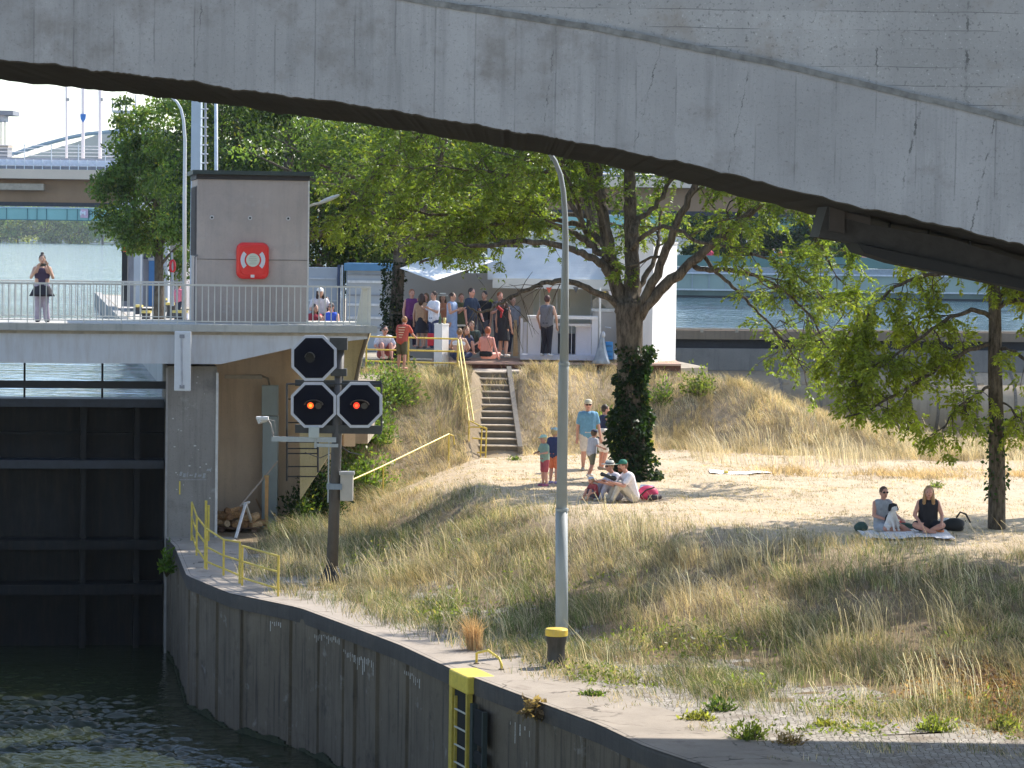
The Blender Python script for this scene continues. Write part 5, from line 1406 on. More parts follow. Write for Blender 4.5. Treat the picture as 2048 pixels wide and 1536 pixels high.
# low far trees on the far bank, right and left
FT = [(-40,1400,17,(.13,.21,.08)),(35,1420,15,(.24,.28,.11)),(90,1405,18,(.15,.22,.09)),(150,1420,15,(.22,.27,.11)),(205,1400,17,(.13,.21,.08)),(262,1420,16,(.15,.22,.09)),(320,1400,16,(.15,.22,.09))]
for k, (px_, Y, h, colr) in enumerate(FT):
    crown_tree('far_bank_tree', ('hazy tree on the far bank of the lake, '+('at the left picture edge','second from the left edge','left of the pink bridge panel','right below the pink bridge panel','below the far bridge letters','hidden partly by the red signal','behind the lock house')[k]),
               Vector((at(px_,470,Y).x, Y, 2.8)), h, 14, h*.5, h*.52, 40+k, colr, 40, 90, 1.6, .5, 5.0, parent_group='trees on the far bank')
for k, (px_, Y, h, lab) in enumerate(((1440,262,11,'dark tree behind the promenade nearest the white wall'),(1545,268,12,'dark tree behind the promenade above the red figure'),(1650,262,11,'dark tree behind the promenade left of the steel beam'),(1760,270,12,'dark tree behind the promenade under the steel beam'),(1880,264,11,'dark tree behind the promenade left of the right trunk'),(2000,268,12,'dark tree behind the promenade at the right edge'))):
    crown_tree('promenade_tree', lab, Vector((at(px_,500,Y).x, Y, 3.4)), h, 3.4, h*.42, h*.5, 60+k, (0.05,0.10,0.04), 90, 200, .45, .2, 1.0, parent_group='trees behind the promenade')
# trees just outside the frame on the right, their shade falls on the bank
crown_tree('park_tree', 'tree standing on the bank beyond the right edge, shading the lower bank', Vector((14.4, 60.0, 1.3)), 12, 3.3, 3.2, 8.0, 71, (0.05,0.11,0.024), 80, 190, .17, .2, .9, parent_group=None)
crown_tree('park_tree', 'second tree beyond the right edge, farther right than the first', Vector((17.2, 57.0, .9)), 12, 3.3, 3.0, 8.0, 72, (0.05,0.11,0.024), 80, 190, .17, .2, .9, parent_group=None)

crown_tree('park_tree', 'leafy tree added beyond the right edge so its shade covers the picnic blanket', Vector((13.6, 67.2, 1.3)), 11, 2.9, 2.6, 7.2, 73, (0.12,0.18,0.036), 80, 170, .17, .2, .85, parent_group=None)  # extra tree put in to keep the sun off the picnic
# ---- ivy
def ivy(name, label, pts, rad, n, seed, size=.085, col=(0.018,0.042,0.016), parent=None, cat='ivy', kind=None, yel=.03):
    rs = np.random.RandomState(seed)
    sl = smooth_line(pts, 6); m_ = len(sl)
    t = rs.beta(1, 1.35, n); i = np.minimum((t*(m_-1)).astype(int), m_-2); fr = (t*(m_-1)-i)[:, None]
    A = np.array(sl); C = A[i]*(1-fr)+A[i+1]*fr
    r_ = np.interp(t, np.linspace(0, 1, len(rad)), rad)*(1+.22*noise2(t*9, np.cos(t*40), 1.5, seed))
    an = rs.uniform(0, 2*math.pi, n)
    lump = 1+.16*np.sin(an*3+t*17)+.1*np.sin(an*5-t*31)
    rr = r_*lump*rs.uniform(.78, 1.12, n)
    O = np.stack([np.cos(an), np.sin(an), np.zeros(n)], 1)
    P = C+O*rr[:, None]
    D = unit(O*.6+rs.normal(0, .5, (n, 3))+np.array([0, 0, -.6])); L = size*rs.uniform(.6, 1.4, n)
    V, F = leaf_quads(P, D, L, L*.8, rs)
    o = quads_mesh(name, V, F, LEAF, leafcol(n, rs, col, .3, yel), parent)
    if label: tag(o, label, cat)
    return o
ivy('ivy', 'dark glossy ivy wrapped round the trunk of the big lawn tree', [np.array(at(1268,985,TY)), np.array(at(1263,900,TY)), np.array(at(1262,830,TY)), np.array(at(1263,770,TY)), np.array(at(1268,735,TY)), np.array(at(1273,690,TY))], [.56,.44,.42,.41,.38,.35,.33], 8800, 3, size=.10)
ivy('ivy', 'ivy covering the dark trunk beside the bar', [np.array(T2), np.array(T2)+np.array([-.05,0,1.5]), np.array(T2)+np.array([-.1,0,3.2])], [.38,.32,.30,.28], 2600, 4, col=(0.02,0.035,0.016))
ivy('ivy', 'patches of ivy on the trunk of the right hand tree', [np.array(at(1993,1000,RTY)), np.array(at(1993,900,RTY)), np.array(at(1992,830,RTY))], [.2,.22,.19], 260, 6, col=(0.03,0.07,0.02))

def shrub(label, c, r, n, seed, col, size=.12, name='shrub', up=.25, yel=.08, group=None):
    rs = np.random.RandomState(seed); c = np.array(c); t_ = thing(name, label, 'shrub' if name == 'shrub' else 'plant', tuple(c), group=group)
    d = unit(rs.normal(size=(n, 3))); d[:, 2] = np.abs(d[:, 2]); an = np.arctan2(d[:, 1], d[:, 0])
    P = c+d*(rs.uniform(size=(n, 1))**.4)*np.array(r)*(1+.25*np.sin(an*3+seed)+.2*np.sin(an*7+d[:, 2]*6))[:, None]
    D = unit(d*.5+rs.normal(0, .6, (n, 3))+np.array([0, 0, up])); L = size*rs.uniform(.5, 1.4, n)
    V, F = leaf_quads(P, D, L, L*.42, rs); quads_mesh('leaves', V, F, LEAF, leafcol(n, rs, col, .3, yel), t_)
    b = MB()
    for k in range(14):
        e = P[rs.randint(n)]; b.tube([c-np.array([0,0,.1]), (c+e)/2+rs.normal(0,.05,3), e], [.018,.012,.006], 4, cap=False)
    b.build('stem', M((0.12,0.10,0.05),.9), t_)
    return t_
def gshrub(label, px, py, Y, r, n, seed, col, **k):
    x = at(px, py, Y).x; return shrub(label, (x, Y, gz(x, Y)-.05), r, n, seed, col, **k)
crown_tree('park_tree', 'sunlit tree between the white lamp and the broad mast', tbase(425,130), 11, 2.6, 4.4, 6.8, 15, (0.095,0.16,0.04), 110, 190, .19, .22, .8, yel=.1)
gshrub('tall bright green shrub on the bank right of the abutment wing wall', 738, 740, 81.5, (.75,.7,1.9), 3200, 81, (0.10,0.17,0.045))
gshrub('green shrub below the terrace railing posts on the bank', 790, 760, 83.2, (.7,.6,1.1), 1700, 82, (0.12,0.19,0.06))
gshrub('light green shrub behind the signal cage on the slope', 720, 880, 79.5, (.85,.7,1.2), 2200, 83, (0.12,0.20,0.055))
gshrub('dark ivy bush growing over the foot of the abutment wall', 640, 960, 75.6, (.62,.55,1.75), 3400, 84, (0.02,0.05,0.018), size=.11)
gshrub('small dark bush at the lower end of the bank handrail', 600, 1000, 74.6, (.5,.45,.9), 1300, 85, (0.035,0.07,0.022))
gshrub('green weed clump on the bank just right of the dry slope crest', 1325, 745, 88.0, (.35,.3,.75), 380, 86, (0.11,0.18,0.05))
gshrub('pale green weeds on the mound right of the white wall', 1398, 755, 88.0, (.55,.4,.8), 620, 87, (0.13,0.18,0.06))
gshrub('small green weed in front of the wooden deck under the big tree', 1215, 745, 86.6, (.35,.3,.5), 300, 88, (0.10,0.17,0.05))
gshrub('leafy green shrub between blue shirted man and ivy trunk', 1215, 860, 84.5, (.55,.5,1.1), 900, 89, (0.13,0.20,0.055))
for k, (px_, py_, r, n, col, lab) in enumerate(((1500,1478,(.28,.25,.34),420,(.09,.15,.03),'broad leaved weed growing from the quay joint near the bottom'),(1578,1488,(.22,.2,.2),240,(.17,.15,.08),'dry grey weed on the cobbles right of the broad leaved weed'),
        (1650,1452,(.2,.16,.12),240,(.16,.21,.05),'small yellow green tuft alone on the cobbles'),(1870,1462,(.32,.24,.26),420,(.13,.20,.05),'yellow green tuft where cobbles meet the bank at the right'),(1398,1440,(.3,.2,.16),360,(.15,.20,.05),'light green weed cushion on the quay edge'),
        (1188,1392,(.22,.16,.1),260,(.07,.14,.03),'low bright green weed on the concrete right of the bollard'),(1030,920,(.2,.15,.12),140,(.09,.16,.05),'small green tuft on the trampled lawn by the stairs'),(1873,975,(.2,.15,.22),140,(.09,.15,.05),'green tuft on the dry lawn behind the picnic'),
        (1440,1422,(.28,.22,.28),300,(.06,.12,.03),'dark green weed left of the broad leaved weed'),(2010,1460,(.3,.25,.25),320,(.12,.17,.05),'weed at the right end of the cobbled path'))):
    p = gnd(px_, py_); shrub(lab, (p.x, p.y, p.z-.03), (r[0]*.95,r[1]*.95,r[2]*.8), n, 100+k, (col[0]*1.5,col[1]*1.25,col[2]*1.5), size=.075, name='weed_plant', up=.5)
p = on_lock(-.05,-2.6,-.05); shrub('bright leafy weed sprouting from the quay wall corner beside the gate', (p.x-.05,p.y,-.55), (.16,.16,.55), 240, 120, (.10,.20,.03), size=.13, name='weed_plant')
p, t = edge_at(edge_u(1085)); shrub('dry root clump hanging over the coping right of the ladder', (p.x-.08,p.y-.04,-.16), (.22,.14,.2), 220, 121, (.22,.17,.12), size=.14, name='weed_plant', up=-.6, yel=0)
# ================================================================== grass (nobody could count it)
def blades(name, label, X, Y, H, Wd, colA, seed, lean=.35, wind=(-.25, -.1), z=None, heads=0.0, colvar=.2):
    rs = np.random.RandomState(seed); n = len(X)
    Z = ground_z(X, Y)-.02 if z is None else z
    gx, gy = np.floor(X/.42), np.floor(Y/.55)
    hsh = lambda k: np.modf(np.abs(np.sin(gx*12.9898+gy*78.233+k*37.7)*43758.5453))[0]
    H = H*(.65+.7*hsh(1)); colA = colA*(.55+.72*hsh(2))[:, None]
    an = hsh(3)*2*math.pi + rs.normal(0, .9, n); fa = rs.uniform(-.9, .9, n)          # width mostly across the view
    wx, wy = np.cos(fa), np.sin(fa)
    ln = rs.rayleigh(lean, n)*(.5+1.1*hsh(4))*H
    dx, dy = np.cos(an)*ln+wind[0]*H, np.sin(an)*ln+wind[1]*H
    base = np.stack([X, Y, Z], 1); wv = np.stack([wx, wy, np.zeros(n)], 1)*Wd[:, None]*.5
    mid = base+np.stack([dx*.32, dy*.32, H*.58], 1); tip = base+np.stack([dx, dy, H*(1-.22*np.minimum(ln/H, 1))], 1)
    hd = (rs.uniform(size=n) < heads)[:, None]
    tw = np.where(hd, .95, .16)
    V = np.stack([base-wv, base+wv, mid+wv*np.where(hd, .45, .8), mid-wv*np.where(hd, .45, .8), tip+wv*tw, tip-wv*tw], 1).reshape(-1, 3)
    i6 = np.arange(n)*6
    F = np.concatenate([np.stack([i6, i6+1, i6+2, i6+3], 1), np.stack([i6+3, i6+2, i6+4, i6+5], 1)])
    c = colA*np.exp(rs.normal(0, colvar, (n, 1)))
    c = np.repeat(np.clip(c, .004, 1), 6, axis=0)
    o = quads_mesh(name, V, F, GRASS, c)
    tag(o, label, 'grass', kind='stuff'); return o
STRAW = np.array([.62, .505, .32]); PALE = np.array([.72, .63, .48]); GREEN = np.array([.165, .215, .085]); OLIVE = np.array([.31, .285, .19])
def sample(n, x0, x1, y0, y1, seed, dens):
    rs = np.random.RandomState(seed); X = rs.uniform(x0, x1, n*3); Y = rs.uniform(y0, y1, n*3)
    d = dens(X, Y); k = rs.uniform(size=len(X)) < d
    # pull towards clumps
    X, Y = X[k][:n], Y[k][:n]
    g = .34
    cx = np.round(X/g)*g+.14*np.sin(Y*37+X*11); cy = np.round(Y/g)*g+.14*np.sin(X*41-Y*13)
    p = (rs.uniform(size=len(X)) < .55)*rs.uniform(.3, .85, len(X))
    return X*(1-p)+cx*p, Y*(1-p)+cy*p, rs
def mixcol(g, s, rs):
    """g in 0..1 green share per blade"""
    r = rs.uniform(size=len(g))
    c = np.where((r < g)[:, None], GREEN*np.exp(rs.normal(0, .25, (len(g), 1))), STRAW)
    c = np.where((rs.uniform(size=len(g)) < .18)[:, None], PALE, c)
    c = np.where((rs.uniform(size=len(g)) < .22)[:, None], OLIVE, c)
    return c
def zone_slope(X, Y):
    yf, yc = np.interp(X, FX, FYv), np.interp(X, CX, CYv)
    return (Y-yf)/(yc-yf)
# lower bank
def dens1(X, Y):
    t = zone_slope(X, Y); a = np.clip((t+.10)/.18, 0, 1)*np.clip((1.12-t)/.4, 0, 1)
    bare = np.clip(1.15-np.exp(-((X-7.9)**2/1.0+(Y-47.7)**2/4)), .15, 1)
    gap = np.clip(.72+.75*noise2(X, Y, 2.1, 9), .12, 1)
    return a*bare*gap
X, Y, rs = sample(170000, -6.4, 13.5, 42, 88, 51, dens1)
t = zone_slope(X, Y)
g = np.clip(.60+.45*noise2(X, Y, .9, 21)+.45*(.45-t), .03, .92)
H = (.13+.21*np.clip(.5+.7*noise2(X, Y, 1.3, 31), .05, 1.2))*rs.uniform(.5, 1.5, len(X))*np.clip(1.25-np.abs(t-.4)*.9, .3, 1.1)
blades('bank_grass', 'long grey green and straw grass covering the lower bank', X, Y, H, rs.uniform(.005, .010, len(X)), mixcol(g, 0, rs), 61, lean=.5, heads=.1)
# tall pale stalks in drifts on the lower bank
X, Y, rs = sample(9000, -5, 13, 44, 70, 52, lambda X, Y: dens1(X, Y)*np.clip(noise2(X, Y, 1.0, 77)-.15, 0, 1))
H = rs.uniform(.45, .85, len(X))
blades('seeding_grass', 'tall pale seeding grass stalks in drifts on the lower bank', X, Y, H, rs.uniform(.008, .014, len(X)), PALE*np.ones((len(X), 1)), 62, lean=.22, heads=.6)
# tufts along the cobbles and quay edge
def dens3(X, Y):
    t = zone_slope(X, Y); d = X-np.interp(Y, EY, EX)
    a = np.clip((t+.55)/.4, 0, 1)*np.clip((.05-t)/.2+.6, 0, 1)*np.clip((d-.65)/.8, 0, 1)**1.3
    return a*np.clip(noise2(X, Y, 2.4, 91)*1.3-.05+np.clip((Y-46)/5, -.3, .5), 0, 1)
X, Y, rs = sample(60000, -6, 9, 42, 74, 53, dens3)
H = rs.uniform(.05, .30, len(X))*np.clip((Y-44)/6, .5, 1.2)
blades('verge_grass', 'green and straw grass tufts growing between the cobbles along the quay', X, Y, H, rs.uniform(.007, .012, len(X)), mixcol(np.full(len(X), .45), 0, rs), 63, lean=.5)
# one dry orange tuft by the grab handle
p = gp(948, 1300, 0); rs = np.random.RandomState(5); n = 420
X, Y = p.x+rs.normal(0, .06, n), p.y+rs.normal(0, .06, n)
blades('straw_tuft', 'single dry orange straw tuft behind the hooped yellow handle', X, Y, rs.uniform(.15, .8, n)**1.3, rs.uniform(.006, .01, n), np.array([[.60, .42, .25]])*np.ones((n, 1)), 64, lean=.28, z=np.zeros(n), wind=(-.05, 0))

# upper bank
def dens4(X, Y):
    y2f, y2c = np.interp(X, UFX, UFY), np.interp(X, UCX, UCY); t2 = (Y-y2f)/(y2c-y2f)
    st = 1-((np.abs(X+.4) < .75) & (Y > 81.2) & (Y < 88))
    return np.clip((t2+.25)/.3, 0, 1)*np.clip((1.18-t2)/.15, 0, 1)*st*np.clip(.8+.6*noise2(X, Y, 1.7, 14), .2, 1)*(X > -6.2)
X, Y, rs = sample(85000, -6, 16, 76, 91, 54, dens4)
g = np.clip(.18-.06*X+.2*noise2(X, Y, .8, 41), .03, .8)*(X < 3)+.07*(X >= 3)
H = (.2+.28*np.clip(.5+.6*noise2(X, Y, 1.2, 36), .1, 1.2))*rs.uniform(.6, 1.3, len(X))
H = np.where(X > 5.5, H*.85, H*.85)
blades('upper_bank_grass', 'dry straw grass on the upper bank either side of the stairs', X, Y, H, rs.uniform(.006, .010, len(X)), mixcol(g, 0, rs), 65, lean=.65, heads=.08)
X, Y, rs = sample(1500, 5, 16, 80, 86, 55, lambda X, Y: np.clip(noise2(X, Y, .9, 17)+.2, 0, 1))
blades('seeding_grass', 'tall pale grass stalks standing against the dark channel on the right', X, Y, rs.uniform(.35, .8, len(X)), rs.uniform(.008, .013, len(X)), PALE*np.ones((len(X), 1)), 66, lean=.2, heads=.6)
# flattened hay swathe on the lawn
def dens5(X, Y): return np.exp(-((Y-77.5-.25*np.sin(X))**2)/1.1)*np.clip((X-6)/1.5, 0, 1)*np.clip(.6+noise2(X, Y, 1.5, 19), 0, 1)
X, Y, rs = sample(8000, 6, 15, 74, 81, 56, dens5)
blades('mown_hay', 'loose swathe of mown hay lying on the lawn at right', X, Y, rs.uniform(.12, .3, len(X)), rs.uniform(.01, .016, len(X)), STRAW*np.array([1.0, .95, .9])*np.ones((len(X), 1)), 67, lean=.95)
# trampled lawn stubble
def dens6(X, Y):
    t = zone_slope(X, Y); y2f = np.interp(X, UFX, UFY)
    return np.clip((t-.9)/.2, 0, 1)*np.clip((y2f+.4-Y)/.5, 0, 1)*np.clip(.55+.7*noise2(X, Y, 1.1, 23), .08, 1)
X, Y, rs = sample(55000, -5, 15, 57, 86, 57, dens6)
blades('lawn_stubble', 'short bleached stubble of the trampled dry lawn', X, Y, rs.uniform(.02, .075, len(X)), rs.uniform(.008, .014, len(X)), mixcol(np.full(len(X), .035), 0, rs), 68, lean=.7)
# grass along the terrace edge
X, Y, rs = sample(6000, -4, 5, 84.5, 91, 58, lambda X, Y: np.exp(-((Y-np.interp(X, UCX, UCY)-.3)**2)/.25))
blades('terrace_grass', 'straggling grass fringe along the terrace edge below the deck', X, Y, rs.uniform(.08, .35, len(X)), rs.uniform(.007, .012, len(X)), mixcol(np.full(len(X), .3), 0, rs), 69, lean=.4)

# low broad leaved weeds in patches along the foot of the bank
def dens7(X, Y):
    t = zone_slope(X, Y); a = np.clip((t+.35)/.25, 0, 1)*np.clip((.62-t)/.4, 0, 1)
    d = X-np.interp(Y, EY, EX)
    return a*(d > 1.5)*np.clip(noise2(X, Y, 1.25, 131)*1.2-.08, 0, 1)*np.clip(1.0-np.exp(-((X-7.9)**2/1.0+(Y-47.7)**2/4)), .1, 1)
X, Y, rs = sample(60000, -5.5, 12, 44, 80, 59, dens7)
hz = np.clip(.08+.4*noise2(X, Y, 1.7, 133), .05, .5)*rs.uniform(.05, 1, len(X))
P = np.stack([X, Y, ground_z(X, Y)+hz], 1); D = unit(rs.normal(0, .7, (len(X), 3))+np.array([0, 0, .35])); L = rs.uniform(.04, .11, len(X))
V, F = leaf_quads(P, D, L, L*.4, rs)
cl = np.array([[.15, .20, .065]])*np.exp(rs.normal(0, .3, (len(X), 1))); cl = np.where((rs.uniform(size=(len(X), 1)) < .12), np.array([[.36, .34, .16]]), cl)
tag(quads_mesh('bank_weeds', V, F, LEAF, np.repeat(cl, 4, axis=0)), 'green broad leaved weeds in patches along the foot of the bank', 'weeds', kind='stuff')
# fallen dry leaves on the bare patch at the right
n = 4200; rs = np.random.RandomState(77); X = 7.8+rs.normal(0, .8, n); Y = 47.9+rs.normal(0, 1.3, n)
P = np.stack([X, Y, ground_z(X, Y)+.02], 1); D = unit(rs.normal(size=(n, 3))*np.array([1, 1, .35])); L = rs.uniform(.04, .1, n)
V, F = leaf_quads(P, D, L, L*.6, rs)
tag(quads_mesh('leaf_litter', V, F, LEAF, np.repeat(np.array([[.25, .165, .12]])*np.exp(rs.normal(0, .35, (n, 1))), 4, axis=0)), 'reddish brown leaf litter on the bare patch at the right end of the bank', 'leaf litter', kind='stuff')
# ================================================================== bar on the terrace
ZT = 3.5
def tz(px, Y, z=ZT): return Vector((at(px, 700, Y).x, Y, z))
# timber deck
dk0, dk1 = at(860, 730, 88.2), at(1362, 732, 89.3)
deckm = M((0.42,0.26,0.19),.8,.25,6,bmp=.2); zdk = 3.68
dck = thing('timber_deck', 'low reddish timber deck under the bar along the terrace edge', 'deck', (dk0.x, 88.2, 3.5))
dn = 18; wv = (dk1-dk0); wv.z = 0
for i in range(dn):
    o = Vector((dk0.x, 88.2+.2*i, zdk-.05)); b = MB(); b.obox(o, Vector((wv.x, wv.y, 0)), (0,.19,0), (0,0,.05)); b.build('plank', deckm, dck)
b = MB(); b.obox(Vector((dk0.x, 88.16, zdk-.05)), Vector((wv.x, wv.y, 0)), (0,.035,0), (0,0,.055)); b.build('edge_board', M((0.62,0.42,0.33),.8,.15,3), dck)
b = MB(); b.obox(Vector((dk0.x, 88.25, 3.2)), Vector((wv.x, wv.y, 0)), (0,.1,0), (0,0,.42)); b.build('skirt', M((0.13,0.06,0.045),.9,.3,5), dck)
# blue grey portable cabins behind
bgm = M((0.40,0.44,0.50),.5,.05,2); dblue = M((0.035,0.06,0.13),.45,.1,3)
cabp = thing('portable_cabin', 'blue grey portable cabin with pale rails right of the dark blue frames', 'cabin', tuple(tz(735,101)))
b = MB(); b.obox(*pboard(693,540,805,702,101,2.4)); b.build('wall', bgm, cabp)
b = MB(); b.obox(*pboard(688,528,800,541,100.8,2.8)); b.build('roof', M((0.10,0.25,0.45),.5,.1,2), cabp)
for y in (562,608,634):
    b = MB(); b.obox(*pboard(695,y,805,y+3.5,100.93,.07)); b.build('rail', M((0.68,0.70,0.74),.4), cabp)
for y in (549,590,655):
    b = MB(); b.obox(*pboard(695,y,805,y+1.5,100.96,.04)); b.build('panel_joint', M((0.28,0.30,0.34),.5), cabp)
cabp = thing('portable_cabin', 'blue grey portable cabin seen just right of the concrete control cabin', 'cabin', tuple(tz(640,102)))
b = MB(); b.obox(*pboard(590,536,674,705,102,2.4)); b.build('wall', bgm, cabp)
for x0,x1,m_ in ((673,680,dblue),(681,686,M((0.62,0.65,0.70),.4)),(687,690,dblue),(691,694,M((0.62,0.65,0.70),.4))):
    b = MB(); b.obox(*pboard(x0,530,x1,704,101.6,.25)); b.build('frame_post', m_, cabp)
for y in (556,600): 
    b = MB(); b.obox(*pboard(590,y,673,y+2,101.95,.05)); b.build('panel_joint', M((0.55,0.58,0.62),.5), cabp)
# bar back wall & interior
bar = thing('beach_bar', 'open fronted bar kiosk with pale panels and slatted white canopy', 'kiosk', tuple(tz(1050,92)))
b = MB(); b.obox(*pboard(770,548,1070,716,93.5,.15)); b.build('back_wall', M((0.42,0.38,0.35),.7,.06,1), bar)
b = MB(); b.obox(*pboard(1065,570,1250,716,92.6,.15)); b.build('side_panel', M((0.56,0.55,0.47),.6,.1,1), bar)
for x in (1077,1111,1180):
    b = MB(); b.obox(*pboard(x,575,x+4,715,92.4,.1)); b.build('frame_post', M((0.75,0.75,0.76),.5), bar)
can = []
b = MB(); b.obox(*pboard(985,560,1245,576,91.2,2.2)); b.build('canopy_edge', M((0.72,0.70,0.64),.5,.05,2), bar)
for i in range(12):
    y0 = 498+5.2*i
    b = MB(); b.obox(*pboard(975,y0,1245,y0+3.9,91.6+.1*(11-i),.06)); b.build('canopy_slat', M((0.74,0.78,0.84),.4,.05,2), bar)
# bunting flags
bf = thing('bunting', 'string of small green, orange and white pennants across the bar opening', 'bunting', tuple(at(1190,590,90.6)))
b = MB(); b.tube([at(1180,572,90.6), at(1205,582,90.6), at(1240,578,90.6)], .008, 4); b.build('cord', wt, bf)
for x, y, c_ in ((1184,574,(.70,.70,.72)),(1196,579,(.10,.30,.20)),(1207,583,(.75,.5,.10)),(1222,582,(.75,.70,.68)),(1098,575,(.65,.12,.06)),(1152,574,(.1,.1,.1))):
    b = MB(); b.prism([at(x-6,y,90.6), at(x+6,y,90.6), at(x,y+12,90.6)], (0,.012,0)); b.build('pennant', M(c_,.7), bf)
b = MB(); b.prism([at(x,y,91.9) for x,y in ((1185,600),(1208,585),(1242,622),(1242,650),(1205,608),(1185,625))], (0,.02,0)); o = b.build('fabric_banner', M((0.72,0.62,0.52),.7,.25,4), None); tag(o, 'draped pale and orange fabric banner hanging behind the trunk', 'banner')
# counter
ctr = thing('bar_counter', 'white framed bar counter standing where the grey vested man waits', 'counter', tuple(tz(1120,89.6,zdk)))
wp = M((0.74,0.73,0.76),.45,.05,2)
for x0,y0,x1,y1,Y in ((1040,637,1046,715,89.6),(1055,634,1082,712,89.5),(1183,635,1196,714,89.5),(1101,650,1116,712,90.3),(1046,645,1054,716,90.2)):
    b = MB(); b.obox(*pboard(x0,y0,x1,y1,Y,.08)); b.build('side_panel', wp, ctr)
b = MB(); b.obox(*pboard(1055,633,1196,637,89.45,.7)); b.build('counter_top', M((0.80,0.80,0.80),.4,.03), ctr)
b = MB(); b.obox(*pboard(1081,648,1183,651,89.6,.5)); b.build('shelf', wp, ctr)
b = MB(); b.obox(*pboard(1040,711,1200,719,89.4,1.2)); b.build('plinth', M((0.62,0.64,0.72),.5,.06), ctr)
b = MB(); b.obox(*pboard(1142,650,1144,711,89.7,.03)); b.build('rod', wp, ctr)
b = MB(); b.obox(*pboard(1116,668,1150,711,90.4,.4)); b.build('dark_crates', M((0.03,0.035,0.06),.6,.4,6), ctr)
b = MB(); b.obox(*pboard(1085,655,1101,711,90.4,.4)); b.build('dark_gap', M((0.05,0.05,0.06),.6,.3,4), ctr)
fr = thing('white_fridge', 'small white fridge box under the bar counter', 'fridge', tuple(tz(1172,89.9,zdk)))
b = MB(); b.obox(*pboard(1151,652,1183,711,89.8,.5)); b.build('body', M((0.72,0.70,0.76),.4,.03), fr, bevel=.02)
b = MB(); b.obox(*pboard(1150,650,1184,654,89.75,.55)); b.build('lid', M((0.78,0.78,0.82),.4), fr)
b = MB(); b.tube([at(1200,720,89.3), at(1200,575,89.3)], .03, 8); o = b.build('canopy_pole', M((0.72,0.72,0.70),.5), None); tag(o, 'thin white canopy pole rising behind the grey rubbish bag', 'pole')
# big cream tank behind
tk = thing('cream_cabinet', 'rounded grey cream cabinet behind the pole left of the big trunk', 'cabinet', tuple(tz(1212,91,zdk)))
b = MB(); b.obox(*pboard(1184,620,1240,716,91,.8)); b.build('body', M((0.50,0.46,0.42),.5,.06,1), tk, bevel=.08)
b = MB(); b.obox(*pboard(1183,618,1241,623,90.97,.85)); b.build('rim', M((0.70,0.68,0.64),.4), tk)
b = MB(); b.tube([at(1210,654,90.9), at(1222,656,90.85)], .02, 6); b.build('tap', M((0.7,.7,.7),.3), tk)
# rubbish bag, crate
rb0 = tz(1204,88.75,zdk)
bag = thing('rubbish_bag', 'grey plastic rubbish bag hanging from the pole by the counter', 'bag', tuple(rb0))
v, f = [], []
prof_ = [(.03,.92),(.05,.82),(.075,.72),(.10,.55),(.15,.33),(.22,.12),(.26,.02),(.24,0)]
n_ = 22
for r_, z in prof_:
    for j in range(n_):
        a = 2*math.pi*j/n_; q = r_*(1+.13*math.sin(7*a+z*5)+.08*math.sin(11*a-z*9)); v.append((rb0.x+q*math.cos(a)-.03*(1-z), rb0.y+q*math.sin(a)*.8, rb0.z+z))
for i in range(len(prof_)-1):
    for j in range(n_): f.append((i*n_+j, (i+1)*n_+j, (i+1)*n_+(j+1) % n_, i*n_+(j+1) % n_))
f.append(tuple((len(prof_)-1)*n_+j for j in range(n_))); f.append(tuple(reversed(range(n_))))
b = MB(); b.add(v, f); b.build('sack', M((0.27,0.31,0.36),.35,.2,6), bag, smooth=True)
b = MB(); b.ball(rb0+Vector((.03,-.02,.86)), (.06,.05,.10)); b.build('knot', M((0.5,0.53,0.58),.35), bag)
cr = thing('blue_crate', 'bright blue plastic crate standing beside the grey rubbish bag', 'crate', tuple(tz(1217,89.0,zdk)))
b = MB(); b.obox(*pboard(1211,684,1226,719,88.95,.35)); b.build('crate_body', M((0.03,0.24,0.58),.4,.06), cr, bevel=.01)
for y in (690,701,711):
    b = MB(); b.obox(*pboard(1213,y,1224,y+4,88.93,.04)); b.build('crate_slot', M((0.02,0.14,0.36),.4), cr)
b = MB(); b.obox(*pboard(1227,700,1236,719,89.2,.3)); o = b.build('stacked_dish', M((0.7,.7,.7),.4), None, bevel=.02); tag(o, 'small stack of pale dishes between the blue crate and the trunk', 'dishes')
# tall white wall / screen
ww = thing('white_screen_wall', 'tall white rendered wall with a sunlit end behind the big trunk', 'wall', tuple(tz(1300,89.8,zdk)))
A_, B_ = tz(1236,90.6,zdk-.02), tz(1304,89.9,zdk-.02); hh = at(1304,486,89.9).z-zdk
e_dir = Vector((at(1351,700,92.3).x-B_.x, 2.4, 0))
b = MB(); b.prism([A_, B_, B_+Vector((0,.02,0))+e_dir, A_+Vector((0,2.6,0))], (0,0,hh)); b.build('wall_block', M((0.80,0.78,0.75),.7,.03,1,dirt=(.6,.57,.54),dirt_amt=.3), ww)
b = MB(); b.prism([A_-Vector((0.02,.02,0)), B_+Vector((.02,-.02,0)), B_+e_dir+Vector((.03,0,0)), A_+Vector((0,2.62,0))], (0,0,.06)); o=b.build('wall_cap', M((0.55,0.54,0.52),.6), ww); o.location.z = hh
